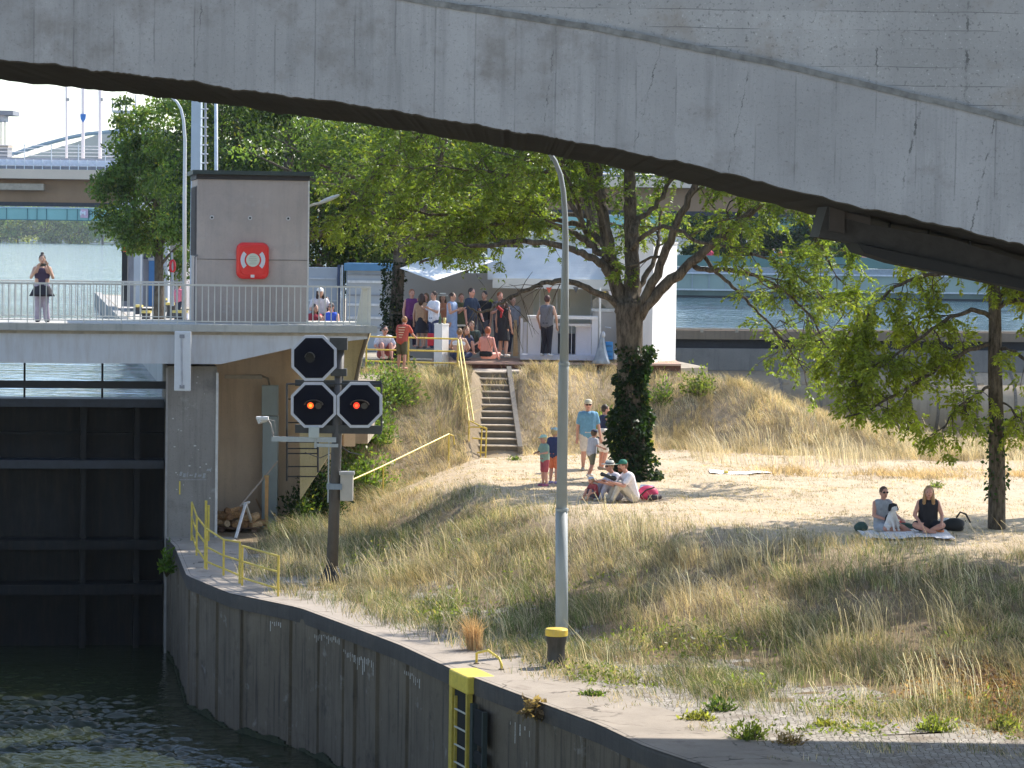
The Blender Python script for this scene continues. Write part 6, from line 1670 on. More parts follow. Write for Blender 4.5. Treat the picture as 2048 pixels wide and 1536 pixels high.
# white shade sail
sl_ = [at(801,538,90), at(925,556,89.2), at(985,528,90.5), at(925,516,92.5), at(850,520,92.5)]
v, f = [], []; NN = 12
a_, b_, c_, d_ = at(800,537,90.2), at(868,562,88.6), at(990,522,91.5), at(860,514,93.2)
for i in range(NN+1):
    for j in range(NN+1):
        s_, t_ = i/NN, j/NN
        p = a_*(1-s_)*(1-t_)+b_*s_*(1-t_)+c_*s_*t_+d_*(1-s_)*t_
        sag = 1.2*s_*(1-s_)*t_*(1-t_); p = p+Vector((0,0,-sag*.35)); v.append(p)
for i in range(NN):
    for j in range(NN): q = i*(NN+1)+j; f.append((q, q+1, q+NN+2, q+NN+1))
b = MB(); b.add(v, f); sail = b.build('shade_sail', M((0.86,0.87,0.89),.6,.02,1), None, smooth=True)
so_ = sail.modifiers.new('thick', 'SOLIDIFY'); so_.thickness = .015
tag(sail, 'white cloth shade sail stretched above the people at the bar', 'shade sail')
# white plinth with bottle
pl = tz(882,87.3,3.52)
pt_ = thing('white_pedestal', 'square white pedestal at the end of the terrace railing', 'pedestal', tuple(pl))
zp = at(882,650,87.3).z
cA, cB, cC = tz(868,87.5,3.5), tz(884,87.15,3.5), tz(897,87.45,3.5)
b = MB(); b.prism([cA, cB, cC, cA+(cC-cB)], (0,0,zp-3.5)); b.build('block', M((0.78,0.76,0.73),.6,.03,2), pt_)
b = MB(); cc = (cA+cC)/2; cc.z = zp; b.prism([Vector((q.x,q.y,zp))+(Vector((q.x,q.y,zp))-cc)*.06 for q in (cA,cB,cC,cA+(cC-cB))], (0,0,.04)); b.build('top_slab', M((0.8,.78,.75),.6), pt_)
vs = thing('bottle', 'green bottle standing on the white pedestal', 'bottle', tuple(cc)); q = at(880,650,87.3); q.z = zp+.04
b = MB(); b.lathe(q, [(.045,0),(.045,.16),(.02,.22),(.016,.30)], 12); b.build('glass', M((0.07,0.12,0.07),.2), vs, smooth=True)
cu_ = thing('yellow_cup', 'small yellow cup beside the bottle on the pedestal', 'cup', tuple(cc)); q = at(889,650,87.35); q.z = zp+.04
b = MB(); b.lathe(q, [(.04,0),(.05,.17),(.045,.17),(.036,.02)], 14); b.build('beaker', M((0.72,0.58,0.22),.4), cu_, smooth=True)
tbx = tz(925,89.8,zdk)
tb_ = thing('bar_table', 'high bar table with plates behind the seated sunbathers', 'table', tuple(tbx))
b = MB(); b.lathe(tbx, [(.25,0),(.25,.03),(.04,.05),(.04,1.02)], 14); b.build('pedestal', M((0.05,.05,.06),.5), tb_)
b = MB(); b.lathe(tbx+Vector((0,0,1.02)), [(.42,0),(.42,.035)], 20); b.build('table_top', M((0.70,0.66,0.58),.5), tb_)
# board leaning
b = MB(); b.prism([at(x,y,89.9) for x,y in ((1028,640),(1034,640),(1036,712),(1026,712))], (0,.05,0)); o = b.build('timber_board', M((0.42,0.30,0.16),.7,.2,8), None); tag(o, 'tall narrow timber board leaning left of the counter', 'board')
# ================================================================== people and dog
REMESH = []
def blob(name, mb, m, parent, vox, smooth=2):
    o = mb.build(name, m, None, smooth=True); o.parent = parent
    r = o.modifiers.new('skin', 'REMESH'); r.mode = 'VOXEL'; r.voxel_size = vox; r.use_smooth_shade = True
    s_ = o.modifiers.new('soft', 'SMOOTH'); s_.factor = .5; s_.iterations = smooth
    REMESH.append(o); return o
def V3(*a): return Vector(a)
SKIN = M((0.55,0.33,0.235), .5, .05, 9); SKIN2 = M((0.48,0.27,0.19), .5, .05, 9); SKIN3 = M((0.60,0.30,0.22), .5, .06, 9)
def pose_stand(lean=0, armL=None, armR=None, legL=None, legR=None, yaw=0, ph=.525):
    d = dict(P=V3(0,0,ph), up=V3(0,-math.sin(R(lean)),math.cos(R(lean))), head=V3(0,-.012,.0))
    d['arms'] = [armR or ((-.035,.01,-.175),(-.045,-.03,-.335)), armL or ((.035,.01,-.175),(.045,-.03,-.335))]
    d['legs'] = [legR or ((-.055,-.01,.275),(-.06,.01,.035),(-.07,-.09,.015)), legL or ((.055,-.01,.275),(.06,.01,.035),(.07,-.09,.015))]
    return d
def pose_sit(lean=-8, kind='cross', arms=None, head=None):
    d = dict(P=V3(0,0,.075), up=V3(0,-math.sin(R(lean)),math.cos(R(lean))), head=head or V3(0,-.03,-.005))
    d['arms'] = arms or [((-.06,-.06,-.15),(.0,-.17,-.20)), ((.06,-.06,-.15),(.0,-.17,-.20))]
    if kind == 'cross': d['legs'] = [((-.16,-.17,.09),(.0,-.24,.03),(.07,-.26,.02)), ((.16,-.17,.09),(.02,-.20,.035),(-.06,-.24,.02))]
    elif kind == 'knees': d['legs'] = [((-.075,-.20,.24),(-.07,-.30,.03),(-.075,-.39,.02)), ((.075,-.20,.24),(.07,-.30,.03),(.075,-.39,.02))]
    elif kind == 'side': d['legs'] = [((-.08,-.24,.06),(.08,-.30,.03),(.15,-.31,.02)), ((.10,-.24,.09),(.20,-.33,.03),(.27,-.33,.02))]
    elif kind == 'out': d['legs'] = [((-.06,-.25,.09),(-.06,-.48,.035),(-.07,-.50,.09)), ((.06,-.25,.10),(.06,-.48,.035),(.07,-.50,.09))]
    return d
def person(label, base, h, rz, pose, skin=SKIN, top=None, bottom=None, hair=None, shoes=None, hat=None, glasses=False, face=True, child=False, group=None, fingers=True, robe=None, sleeves=True):
    """top=(kind,color) bottom=(kind,color) hair=(kind,color) hat=(kind,color)"""
    t_ = thing('person', label, 'person', tuple(base), rz, group)
    k = h
    S_ = lambda v: Vector(v)*k
    P = pose['P']; up = pose['up'].normalized(); X = V3(1,0,0)
    hs = 1.22 if child else 1.0                                   # children have larger heads
    C = P+up*.16; SH = P+up*.285; N = P+up*.315
    Hc_ = P+up*(.405+.01*(hs-1)) + pose['head']
    shw = .106 if not child else .10
    sh = [SH-X*shw, SH+X*shw]
    hips = [P-X*.052-up*.01, P+X*.052-up*.01]
    vox = max(.0115, .0072*k)
    body = MB()
    # torso
    def torso(mb, g):
        mb.cap(S_(P-X*.04), S_(C-X*.045), k*(.068+g), k*(.062+g)); mb.cap(S_(P+X*.04), S_(C+X*.045), k*(.068+g), k*(.062+g))
        mb.cap(S_(C-X*.045), S_(SH-X*.06-up*.03), k*(.062+g), k*(.058+g)); mb.cap(S_(C+X*.045), S_(SH+X*.06-up*.03), k*(.062+g), k*(.058+g))
        mb.cap(S_(P), S_(SH-up*.03), k*(.07+g), k*(.062+g))
    torso(body, 0)
    body.cap(S_(SH-up*.01), S_(Hc_-up*.02), k*.034, k*.030)
    body.ball(S_(Hc_), (k*.047*hs, k*.056*hs, k*.068*hs), 14, 10)
    body.ball(S_(Hc_+V3(0,-.020*hs,-.034*hs)), (k*.034*hs, k*.034*hs, k*.034*hs), 10, 8)      # jaw
    body.ball(S_(Hc_+V3(0,-.058*hs,-.008*hs)), (k*.009*hs, k*.014*hs, k*.014*hs), 8, 6)     # nose
    for sg in (-1, 1): body.ball(S_(Hc_+V3(sg*.048*hs,.005,-.004)), (k*.008, k*.014, k*.019), 8, 6)
    el, wr = [], []
    for i, sg in enumerate((-1, 1)):
        e = sh[i]+Vector(pose['arms'][i][0]); w = sh[i]+Vector(pose['arms'][i][1]); el.append(e); wr.append(w)
        body.cap(S_(sh[i]-up*.012), S_(e), k*.031, k*.024); body.cap(S_(e), S_(w), k*.0245, k*.016)
        hd = (w-e).normalized()
        sd_ = hd.cross(V3(0,1,0)) if abs(hd.y) < .9 else hd.cross(V3(0,0,1)); sd_.normalize()
        pal = w+hd*.028; body.cap(S_(w), S_(pal+hd*.014), k*.015, k*.019)
        curl = (hd*.75+V3(0,-.5,0)*.6).normalized()
        for fi, (o_, fl_) in enumerate(((-.017,.040),(-.006,.046),(.006,.044),(.017,.036))):
            f0 = pal+hd*.018+sd_*o_; f1 = f0+hd*fl_*.55; f2 = f1+curl*fl_*.5
            body.cap(S_(f0), S_(f1), k*.0062, k*.0058, 6); body.cap(S_(f1), S_(f2), k*.0058, k*.0052, 6)
        tb0 = w+hd*.015-sd_*sg*.012; body.cap(S_(tb0), S_(tb0-sd_*sg*.022+hd*.022+V3(0,-.01,0)), k*.008, k*.006, 6)
    kn, an_ = [], []
    for i, sg in enumerate((-1, 1)):
        kk, aa, tt = [Vector(q) for q in pose['legs'][i]]; kn.append(kk); an_.append((aa, tt))
        body.cap(S_(hips[i]), S_(kk), k*.056, k*.036); body.cap(S_(kk), S_(kk+(aa-kk)*.35), k*.036, k*.036); body.cap(S_(kk+(aa-kk)*.35), S_(aa), k*.036, k*.021)
        body.cap(S_(aa+V3(0,.015,-.012)), S_(tt), k*.020, k*.016)
    blob('body', body, skin, t_, vox, 1)
    def cloth(name, mb, col, rough=.85): return blob(name, mb, M(tuple(col), rough, .14, 14), t_, vox*1.05, 2)
    if bottom:
        kind, col = bottom; mb = MB(); g = .010
        mb.cap(S_(P-X*.042+up*.02), S_(P+X*.042+up*.02), k*.078, k*.078)
        if kind in ('trousers', 'shorts', 'wide'):
            for i in range(2):
                kk = kn[i]; aa = an_[i][0]
                if kind == 'shorts':
                    q = hips[i]+(kk-hips[i])*.85; mb.cap(S_(hips[i]), S_(q), k*.068, k*.054)
                elif kind == 'wide':
                    mb.cap(S_(hips[i]), S_(kk), k*.064, k*.052); mb.cap(S_(kk), S_(aa+V3(0,0,.01)), k*.052, k*.050)
                else:
                    mb.cap(S_(hips[i]), S_(kk), k*.066, k*.046); mb.cap(S_(kk), S_(aa+(kk-aa)*.05), k*.046, k*.032)
        elif kind == 'skirt':
            hem = P+V3(0,0,-.24); mb.tube([S_(P+up*.05), S_(P-V3(0,0,.03)), S_(hem)], [k*.078, k*.098, k*.13], 16)
        elif kind == 'bikini': pass
        cloth({'trousers':'trousers','wide':'trousers','shorts':'shorts','skirt':'skirt','bikini':'briefs'}[kind], mb, col)
    if top:
        kind, col = top; mb = MB(); g = .011
        if kind != 'strapless' and kind != 'band':
            torso(mb, g); mb.cap(S_(SH-X*.085-up*.012), S_(SH+X*.085-up*.012), k*.04, k*.04)
        if kind == 'strapless': mb.cap(S_(P+up*.02), S_(C+up*.06), k*.085, k*.084); mb.cap(S_(C-X*.04), S_(C+X*.04), k*.078, k*.078)
        if kind == 'band': mb.cap(S_(C+up*.055-X*.05), S_(C+up*.055+X*.05), k*.072, k*.072)
        if kind == 'tee':
            for i in range(2): mb.cap(S_(sh[i]-up*.01), S_(sh[i]+(el[i]-sh[i])*.72), k*.039, k*.038)
        if kind == 'dress':
            mb.tube([S_(P+up*.08), S_(P-V3(0,0,.02)), S_(P-V3(0,0,.21)), S_(P-V3(0,0,.25))], [k*.075,k*.095,k*.115,k*.115], 16)
        if kind == 'longdress':
            mb.tube([S_(P+up*.08), S_(P-V3(0,0,.02)), S_(P-V3(0,0,.42))], [k*.075,k*.092,k*.12], 16)
        if kind == 'sitdress':
            for i in range(2): mb.cap(S_(hips[i]), S_(hips[i]+(kn[i]-hips[i])*.8), k*.072, k*.058)
        cloth({'tee':'shirt','tank':'vest','strapless':'bodice','band':'bikini_top','dress':'dress','longdress':'dress','sitdress':'dress'}[kind], mb, col)
    if shoes:
        for i in range(2):
            aa, tt = an_[i]; mb = MB(); mb.cap(S_(aa+V3(0,.02,-.012)), S_(tt), k*.027, k*.022); mb.build('shoe', M(tuple(shoes), .6), None, smooth=True).parent = t_
    if hair:
        kind, col = hair; mb = MB(); hm_ = M(tuple(col), .6, .25, 30)
        mb.ball(S_(Hc_+V3(0,.012,.014)), (k*.053*hs, k*.058*hs, k*.066*hs), 14, 9)
        if kind == 'long':
            mb.cap(S_(Hc_+V3(0,.03,.01)), S_(Hc_+V3(0,.045,-.13)), k*.045, k*.042)
            for sg in (-1, 1): mb.cap(S_(Hc_+V3(sg*.042,.008,.02)), S_(Hc_+V3(sg*.055,-.005,-.13)), k*.02, k*.024)
        if kind == 'bun': mb.ball(S_(Hc_+V3(0,.025,.082)), k*.028)
        if kind == 'tail': mb.cap(S_(Hc_+V3(0,.055,.03)), S_(Hc_+V3(0,.075,-.07)), k*.022, k*.014)
        if kind == 'tied': mb.ball(S_(Hc_+V3(0,.062,.02)), k*.026)
        o = mb.build('hair', hm_, None, smooth=True); o.parent = t_
    if hat:
        kind, col = hat; mb = MB(); tm = M(tuple(col), .8, .08, 12)
        c_ = Hc_+V3(0,.004,.028*hs)
        if kind == 'cap':
            mb.lathe(S_(c_), [(k*.057*hs,0),(k*.056*hs,.018*k),(k*.047*hs,.04*k),(k*.025*hs,.054*k),(.002,.057*k)], 16)
            mb.prism([S_(c_+V3(.05*hs*math.cos(R(a)),-.052*hs-.055*abs(math.sin(R(a))),-.006)) for a in range(180,361,20)], S_(V3(0,0,.008)))
        else:
            mb.lathe(S_(c_+V3(0,0,.004)), [(k*.118,0),(k*.12,.006*k),(k*.062,.012*k),(k*.058,.045*k),(k*.045,.056*k),(.002,.055*k)], 20)
        o = mb.build('hat' if kind != 'cap' else 'cap', tm, None, smooth=True); o.parent = t_
        if kind == 'straw':
            mb = MB(); mb.lathe(S_(c_+V3(0,0,.014)), [(k*.064,0),(k*.063,.018*k)], 20); o2 = mb.build('hat_band', M((.02,.02,.025),.7), None); o2.parent = o
    if glasses:
        mb = MB()
        for sg in (-1, 1): mb.ball(S_(Hc_+V3(sg*.021*hs,-.050*hs,.006)), (k*.018, k*.010, k*.014), 10, 6)
        mb.tube([S_(Hc_+V3(-.046*hs,-.02,.01)), S_(Hc_+V3(-.02,-.054*hs,.010)), S_(Hc_+V3(.02,-.054*hs,.010)), S_(Hc_+V3(.046*hs,-.02,.01))], k*.004, 5)
        mb.build('sunglasses', M((.012,.012,.014), .15), None, smooth=True).parent = t_
    elif face:
        for sg in (-1, 1):
            mb = MB(); mb.ball(S_(Hc_+V3(sg*.020*hs,-.047*hs,.004)), (k*.0075, k*.006, k*.005), 8, 6); mb.build('eye', M((.03,.025,.02),.3), None, smooth=True).parent = t_
    if face:
        mb = MB(); mb.ball(S_(Hc_+V3(0,-.050*hs,-.036*hs)), (k*.015, k*.006, k*.004), 8, 6); mb.build('mouth', M((.30,.09,.08),.5), None, smooth=True).parent = t_
    return t_
PI_ = math.pi
def put(px, py, z): return gp(px, py, z)
def mini(name, label, cat, mb, m, smooth=False, group=None, bevel=0):
    o = mb.build(name, m, None, smooth=smooth, bevel=bevel); return tag(o, label, cat, group)

# --- on the footbridge and the upper quay
p = Vector(on_lock(pxs(82), .55, zd))
up_arms = dict(armL=((.055,-.03,-.15),(-.02,-.15,.03)), armR=((-.055,-.04,-.15),(.045,-.155,.0)))
person('woman with hair knot photographing from the footbridge, dark flared top and pale wide trousers', p, 1.62, .1, pose_stand(**up_arms, legL=((.05,-.01,.275),(.075,.0,.035),(.095,-.08,.015))), SKIN, ('strapless',(.06,.04,.08)), ('wide',(.36,.32,.40)), ('bun',(.05,.035,.03)), (.04,.04,.05))
hem = p+Vector((0,0,.62)); b = MB()
v, f = [], []
for i, (r_, z) in enumerate(((.125,.52),(.16,.30),(.27,.06),(.30,0),(.26,.05))):
    for j in range(24):
        a = 2*PI_*j/24; rr_ = r_*(1+.06*math.sin(6*a)*(i > 1)); v.append((hem.x+rr_*math.cos(a), hem.y+rr_*.75*math.sin(a), hem.z+z))
for i in range(4):
    for j in range(24): f.append((i*24+j, (i+1)*24+j, (i+1)*24+(j+1) % 24, i*24+(j+1) % 24))
b.add(v, f); who = [o for o in S.objects if o.get('category') == 'person'][-1]
o = b.build('overskirt', M((.022,.02,.03),.8,.2,9), None, smooth=True); o.parent = who; o.matrix_parent_inverse = Matrix.Identity(4); o.location = -Vector(p)
o.rotation_euler = (0,0,0)
c = p+Vector((.06,-.30,1.375)); b = MB(); b.box(c.x-.075,c.x+.075,c.y-.006,c.y+.006,c.z-.038,c.z+.038); mini('smartphone','black smartphone held up by the woman on the footbridge','phone',b,M((.01,.01,.012),.2))
p = put(357, 641, 3.5)
person('person in pink shirt and dark trousers walking on the upper quay by the white lamp', p, 1.66, PI_*.8, pose_stand(legL=((.06,-.05,.28),(.06,-.02,.04),(.06,-.1,.02)), legR=((-.05,.05,.28),(-.05,.12,.05),(-.05,.06,.015))), SKIN2, ('tee',(.75,.20,.30)), ('trousers',(.02,.025,.05)), ('short',(.10,.06,.04)), (.5,.2,.2), face=False)
b = MB(); q = p+Vector((.28,0,.35)); b.box(q.x-.13,q.x+.13,q.y-.06,q.y+.06,q.z-.3,q.z+.05); mini('shopping_bag','pale blue and pink bag carried by the person in pink','bag',b,M((.42,.45,.60),.6,.3,6),bevel=.02)
def behind(label, px, py_head, Y, h, rz, **k):
    """standing or seated so that the head top is at pixel row py_head"""
    q = at(px, py_head, Y); base = Vector((q.x, Y, q.z-h)); return person(label, base, k.pop('hh', h), rz, **k)
YB = 84.0
q = at(640, 578, YB); person('person in white cap and pale top seated behind the footbridge railing', Vector((q.x, YB, q.z-.92)), 1.72, .3, pose_sit(-2,'out'), SKIN, ('tee',(.62,.58,.60)), ('shorts',(.1,.1,.12)), ('long',(.03,.02,.02)), hat=('cap',(.80,.78,.76)))
q = at(664, 608, YB-1); person('woman in bright blue vest and sunglasses seated behind the footbridge railing', Vector((q.x, YB-1, q.z-.88)), 1.66, -.5, pose_sit(0,'side'), SKIN3, ('tank',(.05,.12,.62)), ('shorts',(.05,.05,.1)), ('tied',(.05,.03,.025)), glasses=True)
q = at(629, 610, YB-.5); person('dark haired person in red seated at the cabin corner behind the railing', Vector((q.x, YB-.5, q.z-.88)), 1.66, .6, pose_sit(0,'knees'), SKIN2, ('tee',(.35,.04,.06)), ('trousers',(.03,.03,.05)), ('long',(.03,.02,.02)))
q = at(652, 596, YB+.5); person('person in black with brown hair seated beside the white cap', Vector((q.x, YB+.5, q.z-.9)), 1.70, .1, pose_sit(0,'cross'), SKIN2, ('tee',(.025,.025,.03)), ('trousers',(.03,.03,.04)), ('short',(.10,.05,.03)))
# bench they sit on
b = MB(); q = at(648, 640, YB); b.box(q.x-.9, q.x+.9, YB-1.4, YB+1, 3.4, at(650,608,YB-.5).z-.93); mini('timber_bench','broad low timber bench behind the footbridge railing','bench',b,M((.26,.2,.15),.8,.3,5))

# --- at the bar
def stand(label, px, py, Y, h, rz, pose=None, **k):
    q = at(px, py, Y); return person(label, Vector((q.x, Y, q.z)), h, rz, pose or pose_stand(), **k)
B_ = PI_
phone_arms = dict(armL=((.05,-.05,-.16),(-.02,-.17,-.10)), armR=((-.05,-.05,-.16),(.03,-.17,-.10)))
q = at(768, 655, 86.6); person('man in white shirt and sunglasses seated behind the yellow terrace railing', Vector((q.x,86.6,q.z-.9)), 1.76, .25, pose_sit(8,'knees'), skin=SKIN3, top=('tee',(.70,.70,.76)), bottom=('shorts',(.30,.08,.10)), hair=('short',(.03,.02,.02)), glasses=True)
stand('child in red striped shirt leaning on the yellow terrace railing', 803, 738, 84.6, 1.50, 2.7, pose_stand(lean=14, armL=((.06,-.05,-.14),(.10,-.16,-.22)), armR=((-.05,-.06,-.14),(-.05,-.18,-.20))), skin=SKIN3, top=('tee',(.50,.09,.06)), bottom=('shorts',(.10,.09,.05)), hair=('tied',(.30,.15,.06)), face=False, child=False)
ch_ = [o for o in S.objects if o.get('category') == 'person'][-1]
b = MB()
for i, z in enumerate((.95,1.02,1.09,1.16,1.23)): b.lathe((0,-.02-.12*(z-.8)*1.2, z*.985-.05), [(.138,0),(.139,.022),(.137,.024)], 18)
o = b.build('shirt_stripe', M((.80,.62,.42),.8), None, smooth=True); o.parent = ch_
stand('person in purple vest with raised arm standing by the ivy trunk', 822, 694, 89.6, 1.72, .4, pose_stand(armL=((.05,-.06,-.14),(-.03,-.15,-.02))), skin=SKIN3, top=('tank',(.16,.04,.16)), bottom=('trousers',(.035,.02,.05)), hair=('short',(.28,.12,.06)))
stand('woman with long dark hair and tan backpack seen from behind at the bar', 842, 697, 88.9, 1.62, 2.9, pose_stand(), skin=SKIN2, top=('tank',(.42,.26,.16)), bottom=('skirt',(.02,.02,.03)), hair=('long',(.06,.03,.02)), face=False, shoes=(.1,.1,.1))
stand('man in white t-shirt with shoulder strap facing the bar table', 867, 700, 88.6, 1.73, -.9, pose_stand(**phone_arms), skin=SKIN2, top=('tee',(.74,.74,.80)), bottom=('trousers',(.04,.05,.12)), hair=('short',(.06,.035,.025)), shoes=(.2,.2,.2))
b = MB(); q = at(861, 680, 88.3); b.box(q.x-.09,q.x+.1,q.y-.05,q.y+.05,q.z-.17,q.z+.2); mini('red_bag','small red bag hanging beside the man in white','bag',b,M((.60,.03,.05),.6,.1),bevel=.03)
stand('woman in pale blue denim dungarees turned to the bar table', 903, 700, 88.9, 1.70, 1.1, pose_stand(**phone_arms), skin=SKIN2, top=('longdress',(.28,.37,.55)), hair=('tied',(.05,.03,.02)), shoes=(.3,.3,.3))
stand('tall man in dark navy shirt standing at the bar table', 941, 700, 89.2, 1.84, .9, pose_stand(armL=((.06,-.04,-.16),(.03,-.12,-.28))), skin=SKIN3, top=('tee',(.025,.04,.075)), bottom=('trousers',(.03,.035,.06)), hair=('short',(.05,.03,.025)), shoes=(.05,.05,.05))
stand('woman in black dress and red scarf seen from behind beside the counter', 1006, 713, 88.6, 1.70, 2.6, pose_stand(armL=((.05,-.02,-.17),(.07,-.06,-.32))), skin=SKIN2, top=('dress',(.018,.018,.022)), hair=('long',(.08,.04,.03)), shoes=(.5,.45,.4), face=False)
b = MB(); q = at(1000, 620, 88.35); b.cap(q+Vector((-.1,-.02,.12)), q+Vector((.06,.0,-.02)), .045, .05); b.cap(q+Vector((.06,0,-.02)), q+Vector((.03,-.03,-.2)), .04,.03); mini('red_scarf','red scarf over the shoulder of the woman in black','scarf',b,M((.45,.03,.04),.8,.3,9),smooth=True)
stand('red haired person looking down behind the bare twigs at the bar', 998, 700, 90.4, 1.74, .5, pose_stand(**phone_arms), skin=SKIN3, top=('tee',(.16,.14,.15)), bottom=('trousers',(.05,.05,.07)), hair=('short',(.32,.10,.04)))
stand('man in grey vest and black trousers waiting at the white bar counter', 1093, 712, 89.1, 1.80, 2.7, pose_stand(armL=((.07,.0,-.165),(.06,-.07,-.30)), armR=((-.06,.0,-.165),(-.055,-.05,-.31)), legL=((.05,-.02,.275),(.075,.02,.035),(.09,-.07,.015)), legR=((-.05,0,.275),(-.06,.02,.035),(-.08,-.06,.015))), skin=SKIN, top=('tank',(.16,.16,.18)), bottom=('trousers',(.018,.018,.028)), hair=('short',(.07,.025,.02)), shoes=(.62,.60,.58), face=False)
stand('woman in white sunhat and rust top behind the man in white', 884, 698, 90.3, 1.66, .3, pose_stand(**phone_arms), skin=SKIN2, top=('tee',(.40,.16,.08)), bottom=('trousers',(.05,.05,.08)), hair=('long',(.09,.05,.03)), hat=('straw',(.72,.68,.60)))
stand('man with dark beard and black t-shirt between navy shirt and red haired person', 968, 700, 90.6, 1.78, -.6, pose_stand(), skin=SKIN2, top=('tee',(.02,.02,.025)), bottom=('shorts',(.10,.10,.12)), hair=('short',(.02,.015,.015)))
stand('woman in olive dress behind the woman in pale blue dungarees', 921, 698, 91.0, 1.68, .2, pose_stand(**phone_arms), skin=SKIN3, top=('dress',(.10,.11,.05)), hair=('tail',(.16,.09,.05)))
stand('person in grey hoodie at the timber board left of the counter', 1024, 708, 91.0, 1.74, .5, pose_stand(), skin=SKIN2, top=('tee',(.20,.20,.22)), bottom=('trousers',(.03,.035,.06)), hair=('short',(.05,.03,.02)))
stand('woman in teal top beside the purple vest at the trunk', 851, 696, 90.6, 1.65, -.4, pose_stand(**phone_arms), skin=SKIN3, top=('tank',(.04,.16,.17)), bottom=('skirt',(.03,.03,.05)), hair=('long',(.20,.12,.06)))
def sitb(label, px, py, Y, h, rz, pose, **k):
    q = at(px, py, Y); return person(label, Vector((q.x, Y, q.z)), h, rz, pose, **k)
sitb('sunbather with bare back and white bikini top seated on the deck edge', 917, 720, 87.2, 1.68, 2.9, pose_sit(4,'cross'), skin=SKIN, top=('band',(.75,.75,.78)), bottom=('trousers',(.03,.04,.09)), hair=('tied',(.22,.12,.06)), face=False)
sitb('sunburnt sitter with bare pink back in black swimwear on the deck edge', 972, 719, 87.4, 1.74, 2.75, pose_sit(6,'cross', arms=[((-.05,.03,-.15),(-.11,.05,-.27)), ((.06,-.05,-.15),(.05,-.16,-.22))]), skin=M((.66,.27,.20),.5,.06,8), bottom=('bikini',(.012,.012,.016)), hair=('short',(.30,.08,.03)), face=False)
sitb('man in dark green shirt seated facing the two sunbathers', 946, 706, 88.3, 1.74, -.3, pose_sit(10,'cross'), skin=SKIN2, top=('tee',(.06,.085,.07)), bottom=('trousers',(.05,.05,.06)), hair=('short',(.12,.07,.04)))
sitb('brown haired child in navy seated behind the bare backed sunbather', 930, 708, 88.0, 1.45, .4, pose_sit(6,'knees'), skin=SKIN2, top=('tee',(.05,.06,.11)), bottom=('shorts',(.05,.06,.11)), hair=('long',(.20,.11,.05)), child=True)
# --- on the lawn
GP = lambda px, py: gnd(px, py)
def lawnp(px, Y): 
    x = at(px, 900, Y).x; return Vector((x, Y, gz(x, Y)))
person('man in blue t-shirt, beige cap, sunglasses and pale shorts standing on the lawn', lawnp(1175, 77.6), 1.83, .05, pose_stand(armL=((.045,.0,-.175),(.075,-.03,-.335)), armR=((-.035,.0,-.18),(-.045,-.03,-.34))), SKIN3, ('tee',(.15,.34,.52)), ('shorts',(.66,.60,.55)), ('short',(.25,.15,.08)), (.4,.35,.3), ('cap',(.62,.56,.44)), True)
person('woman in navy vest and white shorts half hidden by the ivy trunk', lawnp(1205, 78.2), 1.70, 1.9, pose_stand(lean=4, armR=((-.02,-.08,-.13),(.0,-.13,.06)), armL=((.03,.02,-.17),(.03,.0,-.33)), legR=((-.045,-.04,.275),(-.045,.02,.035),(-.045,-.07,.015))), SKIN3, ('tank',(.03,.035,.085)), ('shorts',(.74,.70,.66)), ('short',(.05,.03,.02)), (.3,.25,.2))
b = MB(); q = lawnp(1201, 78.0); b.ball(q+Vector((.04,-.12,.98)), (.22,.12,.12)); mini('belt_bag','cream belt bag worn by the woman in navy vest','bag',b,M((.68,.60,.50),.7,.1),smooth=True)
person('child running in grey t-shirt, navy cap and olive shorts', lawnp(1183, 74.9), 1.20, 2.4, pose_stand(lean=10, armL=((.07,-.06,-.12),(.10,-.12,-.26)), armR=((-.07,.06,-.12),(-.18,.02,-.16)), legL=((.06,-.12,.30),(.06,-.03,.08),(.06,-.12,.05)), legR=((-.05,.03,.28),(-.05,.16,.08),(-.05,.12,.02))), SKIN3, ('tee',(.50,.50,.56)), ('shorts',(.20,.19,.13)), ('short',(.15,.09,.05)), (.6,.6,.6), ('cap',(.025,.03,.075)), face=False, child=True)
person('child in green t-shirt and mint cap looking down at something in hand', GP(1089, 972), 1.22, -1.0, pose_stand(head=None) if False else pose_stand(lean=4, armL=((.05,-.03,-.14),(-.0,-.15,-.16)), armR=((-.05,-.03,-.14),(.02,-.15,-.16))), SKIN3, ('tee',(.26,.37,.30)), ('shorts',(.42,.08,.10)), ('short',(.5,.38,.2)), (.35,.10,.20), ('cap',(.42,.62,.55)), face=True, child=True)
person('child in navy t-shirt, pale blue cap and orange shorts behind the lamp post', GP(1107, 967), 1.34, 2.6, pose_stand(), SKIN3, ('tee',(.04,.05,.13)), ('shorts',(.78,.22,.10)), ('short',(.5,.36,.18)), (.36,.30,.55), ('cap',(.45,.60,.64)), face=False, child=True)
person('toddler in pale blue cap crouching in the long grass beside the straw hat', GP(1190, 1000), .98, -.9, pose_sit(14,'knees'), SKIN3, ('tee',(.38,.07,.08)), ('shorts',(.15,.15,.2)), ('short',(.4,.28,.15)), None, ('cap',(.42,.50,.62)), child=True)
person('person in straw hat with dark band and white blouse seated by the ivy trunk', GP(1234, 1000), 1.66, -1.1, pose_sit(14,'knees', arms=[((-.05,-.08,-.13),(.0,-.2,-.10)), ((.05,-.08,-.13),(.0,-.2,-.10))]), SKIN3, ('tee',(.70,.66,.74)), ('trousers',(.40,.38,.46)), ('short',(.3,.2,.1)), (.4,.35,.3), ('straw',(.74,.70,.60)), glasses=True)
